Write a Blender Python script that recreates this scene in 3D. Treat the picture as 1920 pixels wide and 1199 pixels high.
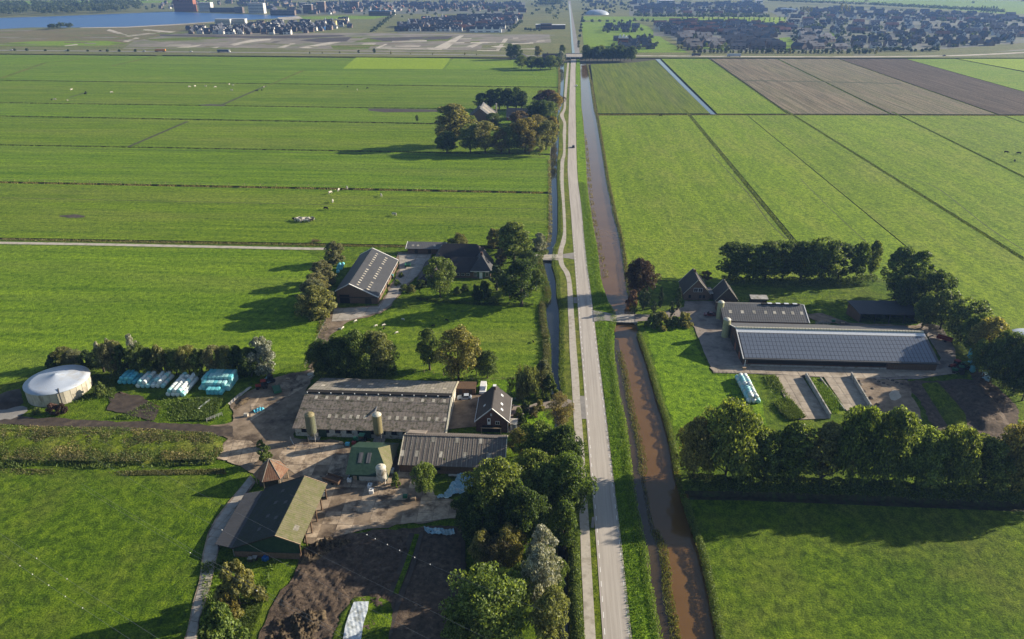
import bpy, bmesh, math, random
import numpy as np
from mathutils import Vector, Matrix
from mathutils.geometry import delaunay_2d_cdt
for _o in list(bpy.data.objects): bpy.data.objects.remove(_o)
S = bpy.context.scene
C = S.collection
R = math.radians
# ------------------------------------------------------------------ camera
CAM_H, FOC = 115.0, 1350.0            # metres; focal length in pixels of the 1920 px wide frame
PITCH = math.atan(655/1350.); YAW = math.atan(80/math.hypot(1350, 655))
cam = bpy.data.cameras.new('camera'); cam_o = bpy.data.objects.new('camera', cam); C.objects.link(cam_o)
cam.sensor_fit = 'HORIZONTAL'; cam.angle_x = 2*math.atan(960/FOC)
cam.clip_start = 1.0; cam.clip_end = 30000
cam_o.location = (0, 0, CAM_H); cam_o.rotation_euler = (math.pi/2 - PITCH, 0, YAW)
S.camera = cam_o
# ------------------------------------------------------------------ sky, sun, exposure
SUN_AZ, SUN_EL = 20.0, 20.0           # azimuth measured from +X towards +Y
W = bpy.data.worlds.new('World'); S.world = W; W.use_nodes = True
nt = W.node_tree; nt.nodes.clear()
sky = nt.nodes.new('ShaderNodeTexSky'); sky.sky_type = 'NISHITA'; sky.sun_disc = False
sky.sun_elevation = R(SUN_EL); sky.sun_rotation = R(90 - SUN_AZ)
sky.air_density = 1.0; sky.dust_density = 0.8; sky.ozone_density = 1.3
bg = nt.nodes.new('ShaderNodeBackground'); bg.inputs[1].default_value = 0.070
ow = nt.nodes.new('ShaderNodeOutputWorld')
nt.links.new(sky.outputs[0], bg.inputs[0]); nt.links.new(bg.outputs[0], ow.inputs[0])
sun = bpy.data.lights.new('sun', 'SUN'); sun.energy = 5.0; sun.angle = R(0.53); sun.color = (1.0, 0.88, 0.70)
sun_o = bpy.data.objects.new('sun', sun); C.objects.link(sun_o)
_d = Vector((math.cos(R(SUN_AZ))*math.cos(R(SUN_EL)), math.sin(R(SUN_AZ))*math.cos(R(SUN_EL)), math.sin(R(SUN_EL))))
sun_o.rotation_euler = _d.to_track_quat('Z', 'Y').to_euler(); sun_o.location = (200, 100, 300)
S.view_settings.view_transform = 'Standard'; S.view_settings.look = 'None'
S.view_settings.exposure = 1.05; S.view_settings.gamma = 1.0; S.view_settings.use_curve_mapping = False
S.render.engine = 'CYCLES'
try:
    S.cycles.use_denoising = True; S.cycles.denoiser = 'OPENIMAGEDENOISE'
    S.cycles.max_bounces = 6; S.cycles.diffuse_bounces = 2; S.cycles.glossy_bounces = 2; S.cycles.transmission_bounces = 2
    S.cycles.volume_bounces = 0; S.cycles.transparent_max_bounces = 8
except Exception: pass
# ------------------------------------------------------------------ survey: a photo pixel on level z -> a point of the place (metres)
sp, cp, sy, cy = math.sin(PITCH), math.cos(PITCH), math.sin(YAW), math.cos(YAW)
def G(px, py, z=0.0):
    u = (px-960)/FOC; v = (py-599.5)/FOC; f = cp-v*sp; t = (CAM_H-z)/(sp+v*cp)
    return (t*(u*cy-f*sy), t*(u*sy+f*cy))
def GP(pts, z=0.0): return [G(p[0], p[1], z) for p in pts]
def PJ(x, y, z=0.0):
    u = x*cy+y*sy; f = -x*sy+y*cy; d = CAM_H-z; zc = f*cp+d*sp
    return (960+FOC*u/zc, 599.5+FOC*(-f*sp+d*cp)/zc, zc)
def HT(px, py, top):
    x, y = G(px, py); lo, hi = 0, 90
    for _ in range(40):
        m = (lo+hi)/2
        if PJ(x, y, m)[1] > top: lo = m
        else: hi = m
    return lo
def PXM(px, py): return PJ(*G(px, py))[2]/FOC      # metres per photo pixel there
# ------------------------------------------------------------------ materials
MATS = {}
class NT:
    def __init__(s, name):
        s.m = bpy.data.materials.new(name); s.m.use_nodes = True; s.t = s.m.node_tree; s.t.nodes.clear()
        s.out = s.n('ShaderNodeOutputMaterial')
    def n(s, k, **kw):
        x = s.t.nodes.new(k)
        for a, b in kw.items(): setattr(x, a, b)
        return x
    def l(s, a, b): s.t.links.new(a, b)
    def pos(s, scale=(1, 1, 1), obj=False):
        if obj: g = s.n('ShaderNodeTexCoord').outputs['Object']
        else: g = s.n('ShaderNodeNewGeometry').outputs['Position']
        if tuple(scale) == (1, 1, 1): return g
        m = s.n('ShaderNodeMapping'); m.inputs['Scale'].default_value = scale; s.l(g, m.inputs[0]); return m.outputs[0]
    def noise(s, sc, det=4, rough=.6, scale=(1, 1, 1), obj=False, dist=0):
        x = s.n('ShaderNodeTexNoise'); x.inputs['Scale'].default_value = sc; x.inputs['Detail'].default_value = det
        x.inputs['Roughness'].default_value = rough; x.inputs['Distortion'].default_value = dist
        s.l(s.pos(scale, obj), x.inputs['Vector']); return x.outputs['Fac']
    def ramp(s, f, stops):
        r = s.n('ShaderNodeValToRGB'); e = r.color_ramp.elements
        while len(e) < len(stops): e.new(.5)
        for i, (p, c) in enumerate(stops):
            e[i].position = p; e[i].color = (*c, 1) if len(c) == 3 else c
        s.l(f, r.inputs[0]); return r.outputs[0]
    def mix(s, f, a, b, mode='MIX'):
        x = s.n('ShaderNodeMix', data_type='RGBA', blend_type=mode)
        for sock, v in ((x.inputs[0], f), (x.inputs[6], a), (x.inputs[7], b)):
            if isinstance(v, (int, float)): sock.default_value = v
            elif isinstance(v, tuple): sock.default_value = (*v, 1)
            else: s.l(v, sock)
        return x.outputs[2]
    def math(s, op, a, b=None):
        x = s.n('ShaderNodeMath', operation=op)
        for i, v in enumerate((a, b)):
            if v is None: continue
            if isinstance(v, (int, float)): x.inputs[i].default_value = v
            else: s.l(v, x.inputs[i])
        return x.outputs[0]
    def bump(s, h, st=.5, d=.1, nrm=None):
        b = s.n('ShaderNodeBump'); b.inputs['Strength'].default_value = st; b.inputs['Distance'].default_value = d
        s.l(h, b.inputs['Height'])
        if nrm is not None: s.l(nrm, b.inputs['Normal'])
        return b.outputs[0]
    def pbr(s, col, rough=.85, spec=.25, nrm=None, metal=0.0):
        p = s.n('ShaderNodeBsdfPrincipled')
        if isinstance(col, tuple): p.inputs['Base Color'].default_value = (*col, 1)
        else: s.l(col, p.inputs['Base Color'])
        if isinstance(rough, (int, float)): p.inputs['Roughness'].default_value = rough
        else: s.l(rough, p.inputs['Roughness'])
        p.inputs['Specular IOR Level'].default_value = spec; p.inputs['Metallic'].default_value = metal
        if nrm is not None: s.l(nrm, p.inputs['Normal'])
        s.l(p.outputs[0], s.out.inputs[0]); return p
def grass(name, lo, hi, yel=None, stretch=(1, 1, 1), big=.012, bump=.7, streak=0.0, streak_sc=(1, 1, 1), yamt=.5):
    k_ = (1.10, 1.14, .42) if name.startswith('grass') else (1, 1, 1); lo = tuple(a*b for a, b in zip(lo, k_)); hi = tuple(a*b for a, b in zip(hi, k_))
    t = NT(name)
    n1 = t.noise(big, 5, .6, stretch); n2 = t.noise(.11, 5, .65, stretch); n3 = t.noise(.6, 6, .7, (1, .8, 1), dist=.4); n4 = t.noise(2.6, 4, .75)
    a = t.mix(.45, n1, n2); a = t.mix(.45, a, n3); a = t.mix(.30, a, n4)
    if streak: a = t.mix(streak, a, t.noise(.5, 3, .5, streak_sc))
    mid = tuple((x+y)/2 for x, y in zip(lo, hi))
    c = t.ramp(a, [(.405, lo), (.5, mid), (.595, hi)])
    if yel:
        c = t.mix(t.math('MULTIPLY', t.ramp(t.noise(.035, 4, .7, stretch), [(.46, (0, 0, 0)), (.66, (1, 1, 1))]), yamt), c, yel)
    c = t.mix(1.0, c, t.ramp(n4, [(.36, (.52, .56, .50)), (.5, (1, 1, 1)), (.64, (1.42, 1.36, 1.3))]), 'MULTIPLY')
    c = t.mix(1.0, c, t.ramp(n3, [(.36, (.60, .64, .60)), (.5, (1, 1, 1)), (.66, (1.34, 1.26, 1.2))]), 'MULTIPLY')
    c = t.mix(1.0, c, t.ramp(t.noise(.33, 3, .6, tuple(v if v < 1 else 1 for v in stretch)), [(.36, (.78, .82, .8)), (.5, (1, 1, 1)), (.66, (1.16, 1.12, 1.1))]), 'MULTIPLY')
    h = t.mix(.5, n3, n4)
    t.pbr(c, .95, .12, t.bump(h, bump, 1.1)); MATS[name] = t.m; return t.m
def surf(name, c1, c2, sc=.6, det=6, rough=.85, bump=.3, bd=.05, stretch=(1, 1, 1), c3=None, sc3=.15, t3=(.5, .62), spec=.25, fine=None, obj=False, rnd=0.0):
    t = NT(name)
    n = t.noise(sc, det, .65, stretch, obj)
    c = t.ramp(n, [(.32, c1), (.66, c2)])
    if c3: c = t.mix(t.ramp(t.noise(sc3, 5, .7, stretch, obj), [(t3[0], (0, 0, 0)), (t3[1], (1, 1, 1))]), c, c3)
    if rnd:
        oi = t.n('ShaderNodeObjectInfo').outputs['Random']
        c = t.mix(1.0, c, t.ramp(oi, [(0, (1-rnd,)*3), (1, (1+rnd,)*3)]), 'MULTIPLY')
    t.pbr(c, rough, spec, t.bump(t.noise(fine or sc*4, 5, .7, (1, 1, 1), obj), bump, bd)); MATS[name] = t.m; return t.m
def plain(name, c, rough=.6, spec=.4, metal=0.0):
    t = NT(name); n = t.noise(1.7, 4, .6); k = .86
    t.pbr(t.ramp(n, [(.3, tuple(x*k for x in c)), (.7, tuple(min(1, x*1.07) for x in c))]), rough, spec, None, metal); MATS[name] = t.m; return t.m
def roofmat(name, c1, c2, axis=0, period=.9, moss=None, bump=.5, tmoss=(.48, .6), rough=.85, spec=.2, course=0):
    t = NT(name)
    n = t.mix(.5, t.noise(.35, 6, .7), t.noise(2.5, 5, .7))
    c = t.ramp(n, [(.33, c1), (.66, c2)])
    if moss: c = t.mix(t.ramp(t.noise(.8, 7, .75), [(tmoss[0], (0, 0, 0)), (tmoss[1], (1, 1, 1))]), c, moss)
    wv = t.n('ShaderNodeTexWave', wave_type='BANDS', bands_direction='XYZ'[axis]); wv.inputs['Scale'].default_value = 6.2832/period/20*1.0
    wv.inputs['Distortion'].default_value = .15; t.l(t.pos(), wv.inputs['Vector'])
    c = t.mix(t.math('MULTIPLY', wv.outputs['Fac'], .22), c, tuple(x*.45 for x in c1))
    h = t.mix(.35, wv.outputs['Fac'], t.noise(4, 4, .7))
    t.pbr(c, rough, spec, t.bump(h, bump, .08)); MATS[name] = t.m; return t.m
def leafmat(name, lo, hi, trans=.50, var=.62, sc=.35):
    g_ = sum(hi)/3; lo = tuple(x*1.45 for x in lo); hi = tuple(min(.62, (x*.90+g_*.10)*2.7) for x in hi)
    t = NT(name)
    g = t.n('ShaderNodeNewGeometry'); oi = t.n('ShaderNodeObjectInfo')
    f = t.mix(var, t.noise(sc, 3, .6), g.outputs['Random Per Island'])
    c = t.ramp(f, [(.25, lo), (.60, tuple(a*.55+b*.45 for a, b in zip(lo, hi))), (.85, hi)])
    c = t.mix(1.0, c, t.ramp(oi.outputs['Random'], [(0, (.80, .84, .80)), (.5, (1, 1, 1)), (1, (1.22, 1.12, .98))]), 'MULTIPLY')
    p = t.n('ShaderNodeBsdfPrincipled'); t.l(c, p.inputs['Base Color']); p.inputs['Roughness'].default_value = .5; p.inputs['Specular IOR Level'].default_value = .26
    tr = t.n('ShaderNodeBsdfTranslucent'); t.l(t.mix(1.0, c, (1.45, 1.35, .55), 'MULTIPLY'), tr.inputs[0])
    mx = t.n('ShaderNodeMixShader'); mx.inputs[0].default_value = trans
    t.l(p.outputs[0], mx.inputs[1]); t.l(tr.outputs[0], mx.inputs[2]); t.l(mx.outputs[0], t.out.inputs[0])
    MATS[name] = t.m; return t.m
def water(name, col, rough=.12, bump=.08, sc=1.2, spec=.5, murk=None):
    t = NT(name)
    c = t.ramp(t.noise(.07, 4, .6), [(.35, col), (.7, murk or tuple(x*1.25 for x in col))])
    t.pbr(c, rough, spec, t.bump(t.noise(sc, 4, .6), bump, .05)); MATS[name] = t.m; return t.m
# ground covers
grass('grass_pasture', (.052, .100, .012), (.128, .188, .025), (.16, .19, .035), stretch=(.16, 1, 1), yamt=.5, streak=.30, streak_sc=(.012, .40, 1))
grass('grass_pasture_b', (.056, .112, .013), (.132, .204, .027), (.15, .19, .035), stretch=(.14, 1, 1), yamt=.4, streak=.32, streak_sc=(.010, .30, 1))
grass('grass_right', (.074, .126, .015), (.160, .225, .030), (.19, .22, .04), stretch=(1, .4, 1), yamt=.5, streak=.22, streak_sc=(.35, .012, 1))
grass('grass_right_b', (.078, .136, .015), (.166, .236, .030), (.20, .23, .04), stretch=(1, .3, 1), yamt=.45, streak=.22, streak_sc=(.30, .012, 1))
grass('grass_near', (.030, .070, .008), (.100, .155, .018), (.13, .15, .03), big=.03, bump=.9)
grass('grass_lush', (.058, .125, .012), (.150, .240, .025), big=.03, bump=.9)
grass('grass_verge', (.050, .080, .012), (.115, .150, .028), (.19, .17, .06), big=.05, bump=.9)
grass('grass_mown', (.090, .160, .018), (.150, .225, .028), (.2, .25, .04), stretch=(.4, 1, 1), bump=.4)
grass('grass_bright', (.150, .220, .020), (.210, .285, .030), bump=.3)
grass('grass_striped', (.062, .095, .018), (.120, .150, .030), (.12, .13, .04), stretch=(1, .06, 1), streak=.55, streak_sc=(1, .02, 1), bump=.3)
grass('stubble', (.105, .086, .055), (.205, .176, .122), (.12, .13, .06), stretch=(.8, .05, 1), streak=.6, streak_sc=(.8, .015, 1), bump=.4)
grass('ploughed', (.052, .040, .030), (.105, .082, .062), stretch=(1, .05, 1), streak=.6, streak_sc=(1.2, .015, 1), bump=.8)
grass('polder_far', (.085, .110, .035), (.170, .175, .065), (.2, .17, .09), big=.006, bump=.3, stretch=(.35, 1, 1))
grass('heath_far', (.110, .095, .050), (.200, .165, .085), (.10, .13, .04), big=.01, bump=.3, stretch=(.3, 1, 1), yamt=.7)
surf('ditch_soil', (.028, .022, .014), (.075, .062, .034), .5, bump=.6, bd=.2, c3=(.05, .07, .02), sc3=.3)
surf('bank_soil', (.026, .026, .012), (.070, .064, .030), 1.1, bump=.8, bd=.2, c3=(.06, .085, .02), sc3=.6)
surf('dirt_yard', (.135, .100, .068), (.275, .212, .148), .35, bump=.5, bd=.06, c3=(.065, .047, .033), sc3=.11, t3=(.5, .66))
surf('mud', (.038, .030, .024), (.085, .066, .050), .4, bump=.7, bd=.12, c3=(.11, .085, .06), sc3=.2, t3=(.56, .7), rough=.7)
surf('soil_dark', (.042, .030, .021), (.125, .090, .064), .8, bump=1.0, bd=.3, c3=(.17, .125, .085), sc3=.5, t3=(.54, .68))
surf('manure', (.060, .043, .026), (.190, .140, .082), 1.6, bump=1.0, bd=.3, c3=(.04, .03, .02), sc3=1.1)
surf('concrete_slab', (.27, .205, .142), (.47, .375, .27), .6, bump=.25, bd=.03, c3=(.085, .062, .044), sc3=.20, t3=(.47, .64), rnd=.16)
surf('concrete_pale', (.25, .225, .19), (.39, .355, .31), .5, bump=.2, bd=.02, c3=(.19, .165, .13), sc3=.2, t3=(.55, .75))
surf('concrete_wall', (.28, .27, .25), (.48, .46, .42), .8, bump=.2, bd=.02, c3=(.2, .19, .14), sc3=.5)
surf('road_concrete', (.36, .325, .285), (.45, .41, .365), .9, bump=.15, bd=.01, stretch=(2.2, .05, 1), c3=(.30, .27, .235), sc3=.35, t3=(.46, .7))
surf('path_concrete', (.35, .315, .265), (.45, .41, .35), .9, bump=.15, bd=.01, c3=(.29, .26, .21), sc3=.3)
surf('asphalt', (.075, .075, .075), (.14, .138, .134), 1.0, bump=.2, bd=.01)
surf('asphalt_old', (.19, .178, .165), (.27, .255, .235), .4, bump=.2, bd=.01)
surf('sand', (.42, .35, .25), (.60, .52, .40), .3, bump=.3, bd=.1)
surf('sand_dull', (.36, .32, .26), (.52, .47, .39), .12, bump=.3, bd=.1, c3=(.24, .21, .15), sc3=.03)
surf('site_soil', (.135, .118, .092), (.245, .215, .168), .03, bump=.4, bd=.2, c3=(.13, .14, .06), sc3=.012)
surf('clinker', (.19, .16, .135), (.31, .265, .225), .8, bump=.3, bd=.02, c3=(.14, .118, .10), sc3=.2)
surf('apron_slab', (.26, .215, .165), (.41, .35, .275), .5, bump=.2, bd=.02, c3=(.17, .14, .105), sc3=.18, t3=(.52, .7), rnd=.1)
surf('town_ground', (.085, .088, .070), (.17, .168, .135), .03, bump=0, c3=(.10, .13, .05), sc3=.02)
water('canal_water', (.118, .062, .018), .07, .10, 1.4, .5, (.145, .078, .024))
water('canal_shallow', (.045, .032, .018), .09, .12, 2.2, .5, (.075, .052, .026))
water('ditch_water', (.018, .022, .026), .06, .06, 1.2, .5)
water('lake_water', (.020, .075, .210), .35, .3, .15, .5)
# timber, metal, paint
surf('brick_dark', (.075, .040, .030), (.145, .080, .058), 3.0, bump=.3, bd=.02)
surf('brick_brown', (.105, .070, .050), (.185, .125, .09), 3.0, bump=.3, bd=.02)
surf('brick_red', (.20, .075, .045), (.32, .13, .075), 3.0, bump=.2, bd=.02)
surf('timber_dark', (.032, .030, .026), (.075, .066, .055), 1.5, stretch=(4, 4, .4), bump=.3, bd=.02)
surf('timber_brown', (.085, .052, .033), (.16, .10, .062), 1.5, stretch=(4, 4, .4), bump=.3, bd=.02)
surf('green_sheet', (.016, .040, .027), (.034, .068, .045), 1.2, bump=.15, bd=.02, rough=.5)
surf('wall_dirty_white', (.34, .32, .27), (.62, .59, .52), .7, bump=.2, bd=.02, c3=(.2, .17, .12), sc3=.7)
surf('tank_panel', (.34, .31, .245), (.55, .51, .42), .5, stretch=(1, 1, .35), bump=.2, bd=.02, c3=(.21, .185, .13), sc3=.5, t3=(.52, .68), rnd=.10)
surf('membrane', (.34, .39, .47), (.41, .46, .54), .15, bump=.05, bd=.02, rough=.45, c3=(.35, .36, .37), sc3=.12)
roofmat('roof_asbestos', (.125, .104, .088), (.255, .222, .192), 0, .9, (.060, .062, .036), .22, (.47, .62))
roofmat('roof_asbestos_pale', (.19, .172, .148), (.325, .30, .26), 0, .9, (.105, .105, .06), .25, (.50, .66))
roofmat('roof_sheet_grey', (.105, .090, .078), (.185, .162, .142), 0, .6, None, .5)
roofmat('roof_anthracite', (.040, .041, .045), (.064, .065, .070), 1, .5, None, .4, rough=.6, spec=.35)
roofmat('roof_tile_dark', (.038, .034, .034), (.068, .061, .058), 1, .35, None, .6, rough=.7)
roofmat('roof_grey_x', (.085, .085, .086), (.142, .142, .144), 0, .8, None, .4, rough=.6, spec=.35)
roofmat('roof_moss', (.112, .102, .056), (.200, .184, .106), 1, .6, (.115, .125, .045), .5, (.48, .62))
roofmat('roof_moss_shaded', (.026, .031, .029), (.052, .058, .053), 1, .6, (.034, .042, .026), .5)  # open barn's slope away from the sun, its shade darkened into the colour
roofmat('roof_rust', (.120, .062, .038), (.225, .120, .075), 0, .4, (.22, .15, .10), .4)
plain('white_paint', (.78, .77, .74), .5); plain('cream_paint', (.62, .57, .42), .5); surf('skylight', (.27, .245, .19), (.50, .46, .38), .9, 4, .4, .1, .02, rnd=.3)
plain('skylight_clear', (.62, .64, .66), .25, .5); plain('glass_dark', (.018, .022, .028), .08, .6); plain('metal_grey', (.34, .34, .34), .45, .5, .6)
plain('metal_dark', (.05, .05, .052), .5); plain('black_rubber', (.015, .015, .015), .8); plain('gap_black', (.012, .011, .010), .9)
plain('silo_olive', (.215, .182, .092), .5); plain('silo_green', (.125, .132, .082), .6); plain('silo_cream', (.52, .49, .40), .45); plain('silo_yellow', (.36, .36, .20), .45)
plain('wrap_white', (.66, .71, .68), .32, .5); plain('wrap_teal', (.15, .50, .55), .3, .5); plain('wrap_pale', (.34, .62, .62), .3, .5); plain('wrap_blue', (.10, .44, .56), .3, .5)
surf('tarp_blue', (.16, .30, .38), (.36, .54, .60), 1.6, 5, .35, .4, .06, c3=(.42, .48, .48), sc3=.9); surf('tarp_white', (.36, .41, .46), (.62, .66, .68), 1.3, 5, .4, .4, .06, c3=(.30, .32, .30), sc3=.7); plain('barrel_blue', (.02, .12, .36), .4, .5)
plain('solar_glass', (.135, .158, .200), .32, .6); plain('solar_frame', (.030, .034, .042), .6, .2)
plain('car_white', (.75, .75, .75), .3, .6); plain('car_silver', (.42, .47, .54), .3, .6); plain('car_red', (.14, .02, .02), .3, .6); plain('car_dark', (.03, .032, .036), .3, .6)
plain('truck_orange', (.52, .20, .035), .4); plain('truck_blue', (.06, .09, .16), .4); plain('machine_green', (.02, .12, .06), .45); plain('machine_red', (.25, .03, .02), .45)
plain('wire', (.22, .22, .22), .5, .5, .5); plain('bare_wood', (.34, .25, .16), .8)
surf('bark', (.045, .036, .026), (.105, .088, .066), 2.0, stretch=(3, 3, .5), bump=.7, bd=.05, obj=True)
surf('cow_hide', (.015, .013, .012), (.62, .58, .52), .55, 1, .8, .1, obj=True)
plain('wool', (.62, .58, .50), .95, .1)
# far town
surf('town_wall', (.115, .085, .07), (.22, .175, .15), .05, bump=0, rnd=.35); plain('town_wall_white', (.58, .56, .53), .7)
surf('town_roof', (.034, .037, .046), (.078, .082, .098), .06, bump=0, rnd=.45, rough=.55); surf('town_roof_red', (.15, .065, .045), (.24, .115, .08), .06, bump=0, rnd=.25)
plain('scaffold_blue', (.06, .18, .42), .6); plain('insulation_yellow', (.62, .50, .20), .7); plain('flat_white', (.55, .55, .53), .6)
# foliage
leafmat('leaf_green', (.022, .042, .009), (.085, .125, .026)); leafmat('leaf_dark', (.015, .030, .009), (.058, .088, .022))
leafmat('leaf_mid', (.028, .048, .012), (.105, .140, .034)); leafmat('leaf_olive', (.050, .058, .018), (.150, .150, .052))
leafmat('leaf_light', (.040, .068, .014), (.125, .165, .038)); leafmat('leaf_silver', (.085, .100, .070), (.230, .245, .190), .25)
leafmat('leaf_willow', (.050, .062, .022), (.135, .152, .060)); leafmat('leaf_grey', (.050, .058, .032), (.125, .134, .076))
leafmat('leaf_purple', (.018, .013, .012), (.050, .032, .026)); leafmat('leaf_autumn', (.058, .052, .014), (.150, .130, .032)); leafmat('leaf_rust', (.050, .036, .016), (.115, .080, .034))
leafmat('leaf_brown', (.048, .044, .024), (.112, .100, .054)); leafmat('leaf_conifer', (.012, .024, .010), (.045, .070, .024), .15)
leafmat('leaf_far', (.016, .028, .012), (.040, .055, .022)); leafmat('reed', (.070, .064, .024), (.150, .135, .056), .3); leafmat('reed_green', (.042, .060, .014), (.095, .110, .028), .3)
leafmat('weed', (.048, .052, .016), (.115, .110, .040), .3); leafmat('weed_green', (.036, .062, .011), (.085, .118, .020), .3); leafmat('weed_lush', (.050, .100, .012), (.110, .165, .022), .3)
leafmat('leaf_dusk', (.045, .028, .028), (.120, .075, .060))
# ------------------------------------------------------------------ object helpers
def tag(o, label=None, cat=None, group=None, kind=None):
    if label: o['label'] = label
    if cat: o['category'] = cat
    if group: o['group'] = group
    if kind: o['kind'] = kind
    return o
def empty(name, loc, label=None, cat=None, group=None, rz=0):
    o = bpy.data.objects.new(name, None); o.location = loc; o.rotation_euler = (0, 0, rz); o.empty_display_size = .5
    C.objects.link(o); return tag(o, label, cat, group)
def link(name, me, mat=None, parent=None, loc=(0, 0, 0), rz=0, sc=None, over=False):
    o = bpy.data.objects.new(name, me); C.objects.link(o); o.location = loc; o.rotation_euler = (0, 0, rz)
    if sc is not None: o.scale = sc
    if parent: o.parent = parent
    if mat:
        m = MATS[mat] if isinstance(mat, str) else mat
        if not me.materials: me.materials.append(m)
        if over: o.material_slots[0].link = 'OBJECT'; o.material_slots[0].material = m
    return o
class MB:
    """collects faces in place coordinates; build() links them as one mesh, placed relative to the parent's base"""
    def __init__(s): s.v = []; s.f = []; s.mi = []
    def add(s, vs, fs, mi=0):
        k = len(s.v); s.v += [tuple(v) for v in vs]
        for f in fs: s.f.append(tuple(i+k for i in f)); s.mi.append(mi)
        return s
    def quad(s, a, b, c, d, mi=0): return s.add([a, b, c, d], [(0, 1, 2, 3)], mi)
    def hexa(s, lo, hi, mi=0):     # 4 lower + 4 upper corners, both counter-clockwise from above
        return s.add(list(lo)+list(hi), [(3, 2, 1, 0), (4, 5, 6, 7), (0, 1, 5, 4), (1, 2, 6, 5), (2, 3, 7, 6), (3, 0, 4, 7)], mi)
    def box(s, x0, x1, y0, y1, z0, z1, mi=0):
        return s.hexa([(x0, y0, z0), (x1, y0, z0), (x1, y1, z0), (x0, y1, z0)], [(x0, y0, z1), (x1, y0, z1), (x1, y1, z1), (x0, y1, z1)], mi)
    def lathe(s, x, y, prof, n=16, mi=0, cap=True):
        vs = [(x+r*math.cos(2*math.pi*i/n), y+r*math.sin(2*math.pi*i/n), z) for (r, z) in prof for i in range(n)]
        fs = []
        for j in range(len(prof)-1):
            for i in range(n): fs.append((j*n+i, j*n+(i+1) % n, (j+1)*n+(i+1) % n, (j+1)*n+i))
        if cap: fs.append(tuple(reversed(range(n)))); fs.append(tuple((len(prof)-1)*n+i for i in range(n)))
        return s.add(vs, fs, mi)
    def tube(s, pts, r, n=5, mi=0):
        pts = [Vector(p) for p in pts]; vs = []
        for i, p in enumerate(pts):
            d = (pts[min(i+1, len(pts)-1)]-pts[max(i-1, 0)]).normalized()
            a = d.cross(Vector((0, 0, 1)) if abs(d.z) < .9 else Vector((1, 0, 0))).normalized(); b = d.cross(a)
            rr = r[i] if isinstance(r, (list, tuple)) else r
            vs += [tuple(p+a*rr*math.cos(2*math.pi*k/n)+b*rr*math.sin(2*math.pi*k/n)) for k in range(n)]
        fs = [(j*n+k, j*n+(k+1) % n, (j+1)*n+(k+1) % n, (j+1)*n+k) for j in range(len(pts)-1) for k in range(n)]
        fs += [tuple(range(n)), tuple((len(pts)-1)*n+k for k in range(n))]
        return s.add(vs, fs, mi)
    def mesh(s, name, mats=(), off=(0, 0, 0), smooth=False):
        me = bpy.data.meshes.new(name); me.from_pydata([(v[0]-off[0], v[1]-off[1], v[2]-off[2]) for v in s.v], [], s.f)
        for m in mats: me.materials.append(MATS[m])
        if len(mats) > 1: me.polygons.foreach_set('material_index', s.mi)
        bm = bmesh.new(); bm.from_mesh(me); bmesh.ops.recalc_face_normals(bm, faces=bm.faces); bm.to_mesh(me); bm.free()
        if smooth: me.polygons.foreach_set('use_smooth', [True]*len(me.polygons))
        me.update(); return me
    def build(s, name, mats, parent=None, smooth=False, loc=None):
        if isinstance(mats, str): mats = (mats,)
        off = loc if loc is not None else (parent_base(parent) if parent else (0, 0, 0))
        o = bpy.data.objects.new(name, s.mesh(name, mats, off, smooth)); C.objects.link(o)
        if parent: o.parent = parent
        elif loc is not None: o.location = loc
        return o
def parent_base(p):
    v = Vector(p.location)
    while p.parent: p = p.parent; v = v+Vector(p.location)
    return tuple(v)
def copy_tree(o, parent=None):
    c = o.copy(); C.objects.link(c)
    if parent: c.parent = parent
    for ch in o.children: copy_tree(ch, c)
    return c
def quads_mesh(name, V, mat=None):          # V: (n,4,3)
    n = len(V); me = bpy.data.meshes.new(name)
    me.vertices.add(n*4); me.vertices.foreach_set('co', np.asarray(V, dtype=np.float32).reshape(-1))
    me.loops.add(n*4); me.loops.foreach_set('vertex_index', np.arange(n*4, dtype=np.int32))
    me.polygons.add(n); me.polygons.foreach_set('loop_start', np.arange(0, n*4, 4, dtype=np.int32))
    me.polygons.foreach_set('loop_total', np.full(n, 4, dtype=np.int32))
    me.update(calc_edges=True)
    if mat: me.materials.append(MATS[mat])
    return me
def smooth_line(pts, n=4):
    out = []; P = [pts[0]]+list(pts)+[pts[-1]]
    for i in range(1, len(P)-2):
        for k in range(n):
            t = k/n; a, b, c, d = [np.array(P[i+j]) for j in (-1, 0, 1, 2)]
            out.append(tuple(.5*((2*b)+(-a+c)*t+(2*a-5*b+4*c-d)*t*t+(-a+3*b-3*c+d)*t**3)))
    out.append(tuple(pts[-1])); return out
def area2(p): return sum(p[i][0]*p[(i+1) % len(p)][1]-p[(i+1) % len(p)][0]*p[i][1] for i in range(len(p)))
def ccw(p): return list(p) if area2(p) > 0 else list(reversed(p))
def offset(p, d):                           # outward for counter-clockwise polygons
    n = len(p); out = []
    for i in range(n):
        a, b, c = Vector(p[i-1]), Vector(p[i]), Vector(p[(i+1) % n])
        e, f = (b-a), (c-b)
        if e.length < 1e-6 or f.length < 1e-6: out.append(p[i]); continue
        e.normalize(); f.normalize(); n1 = Vector((e.y, -e.x)); n2 = Vector((f.y, -f.x)); m = n1+n2
        k = d/max(.35, (1+n1.dot(n2))/2)/2 if m.length > 1e-6 else 0
        q = b+m*k; out.append((q.x, q.y))
    return out
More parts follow.
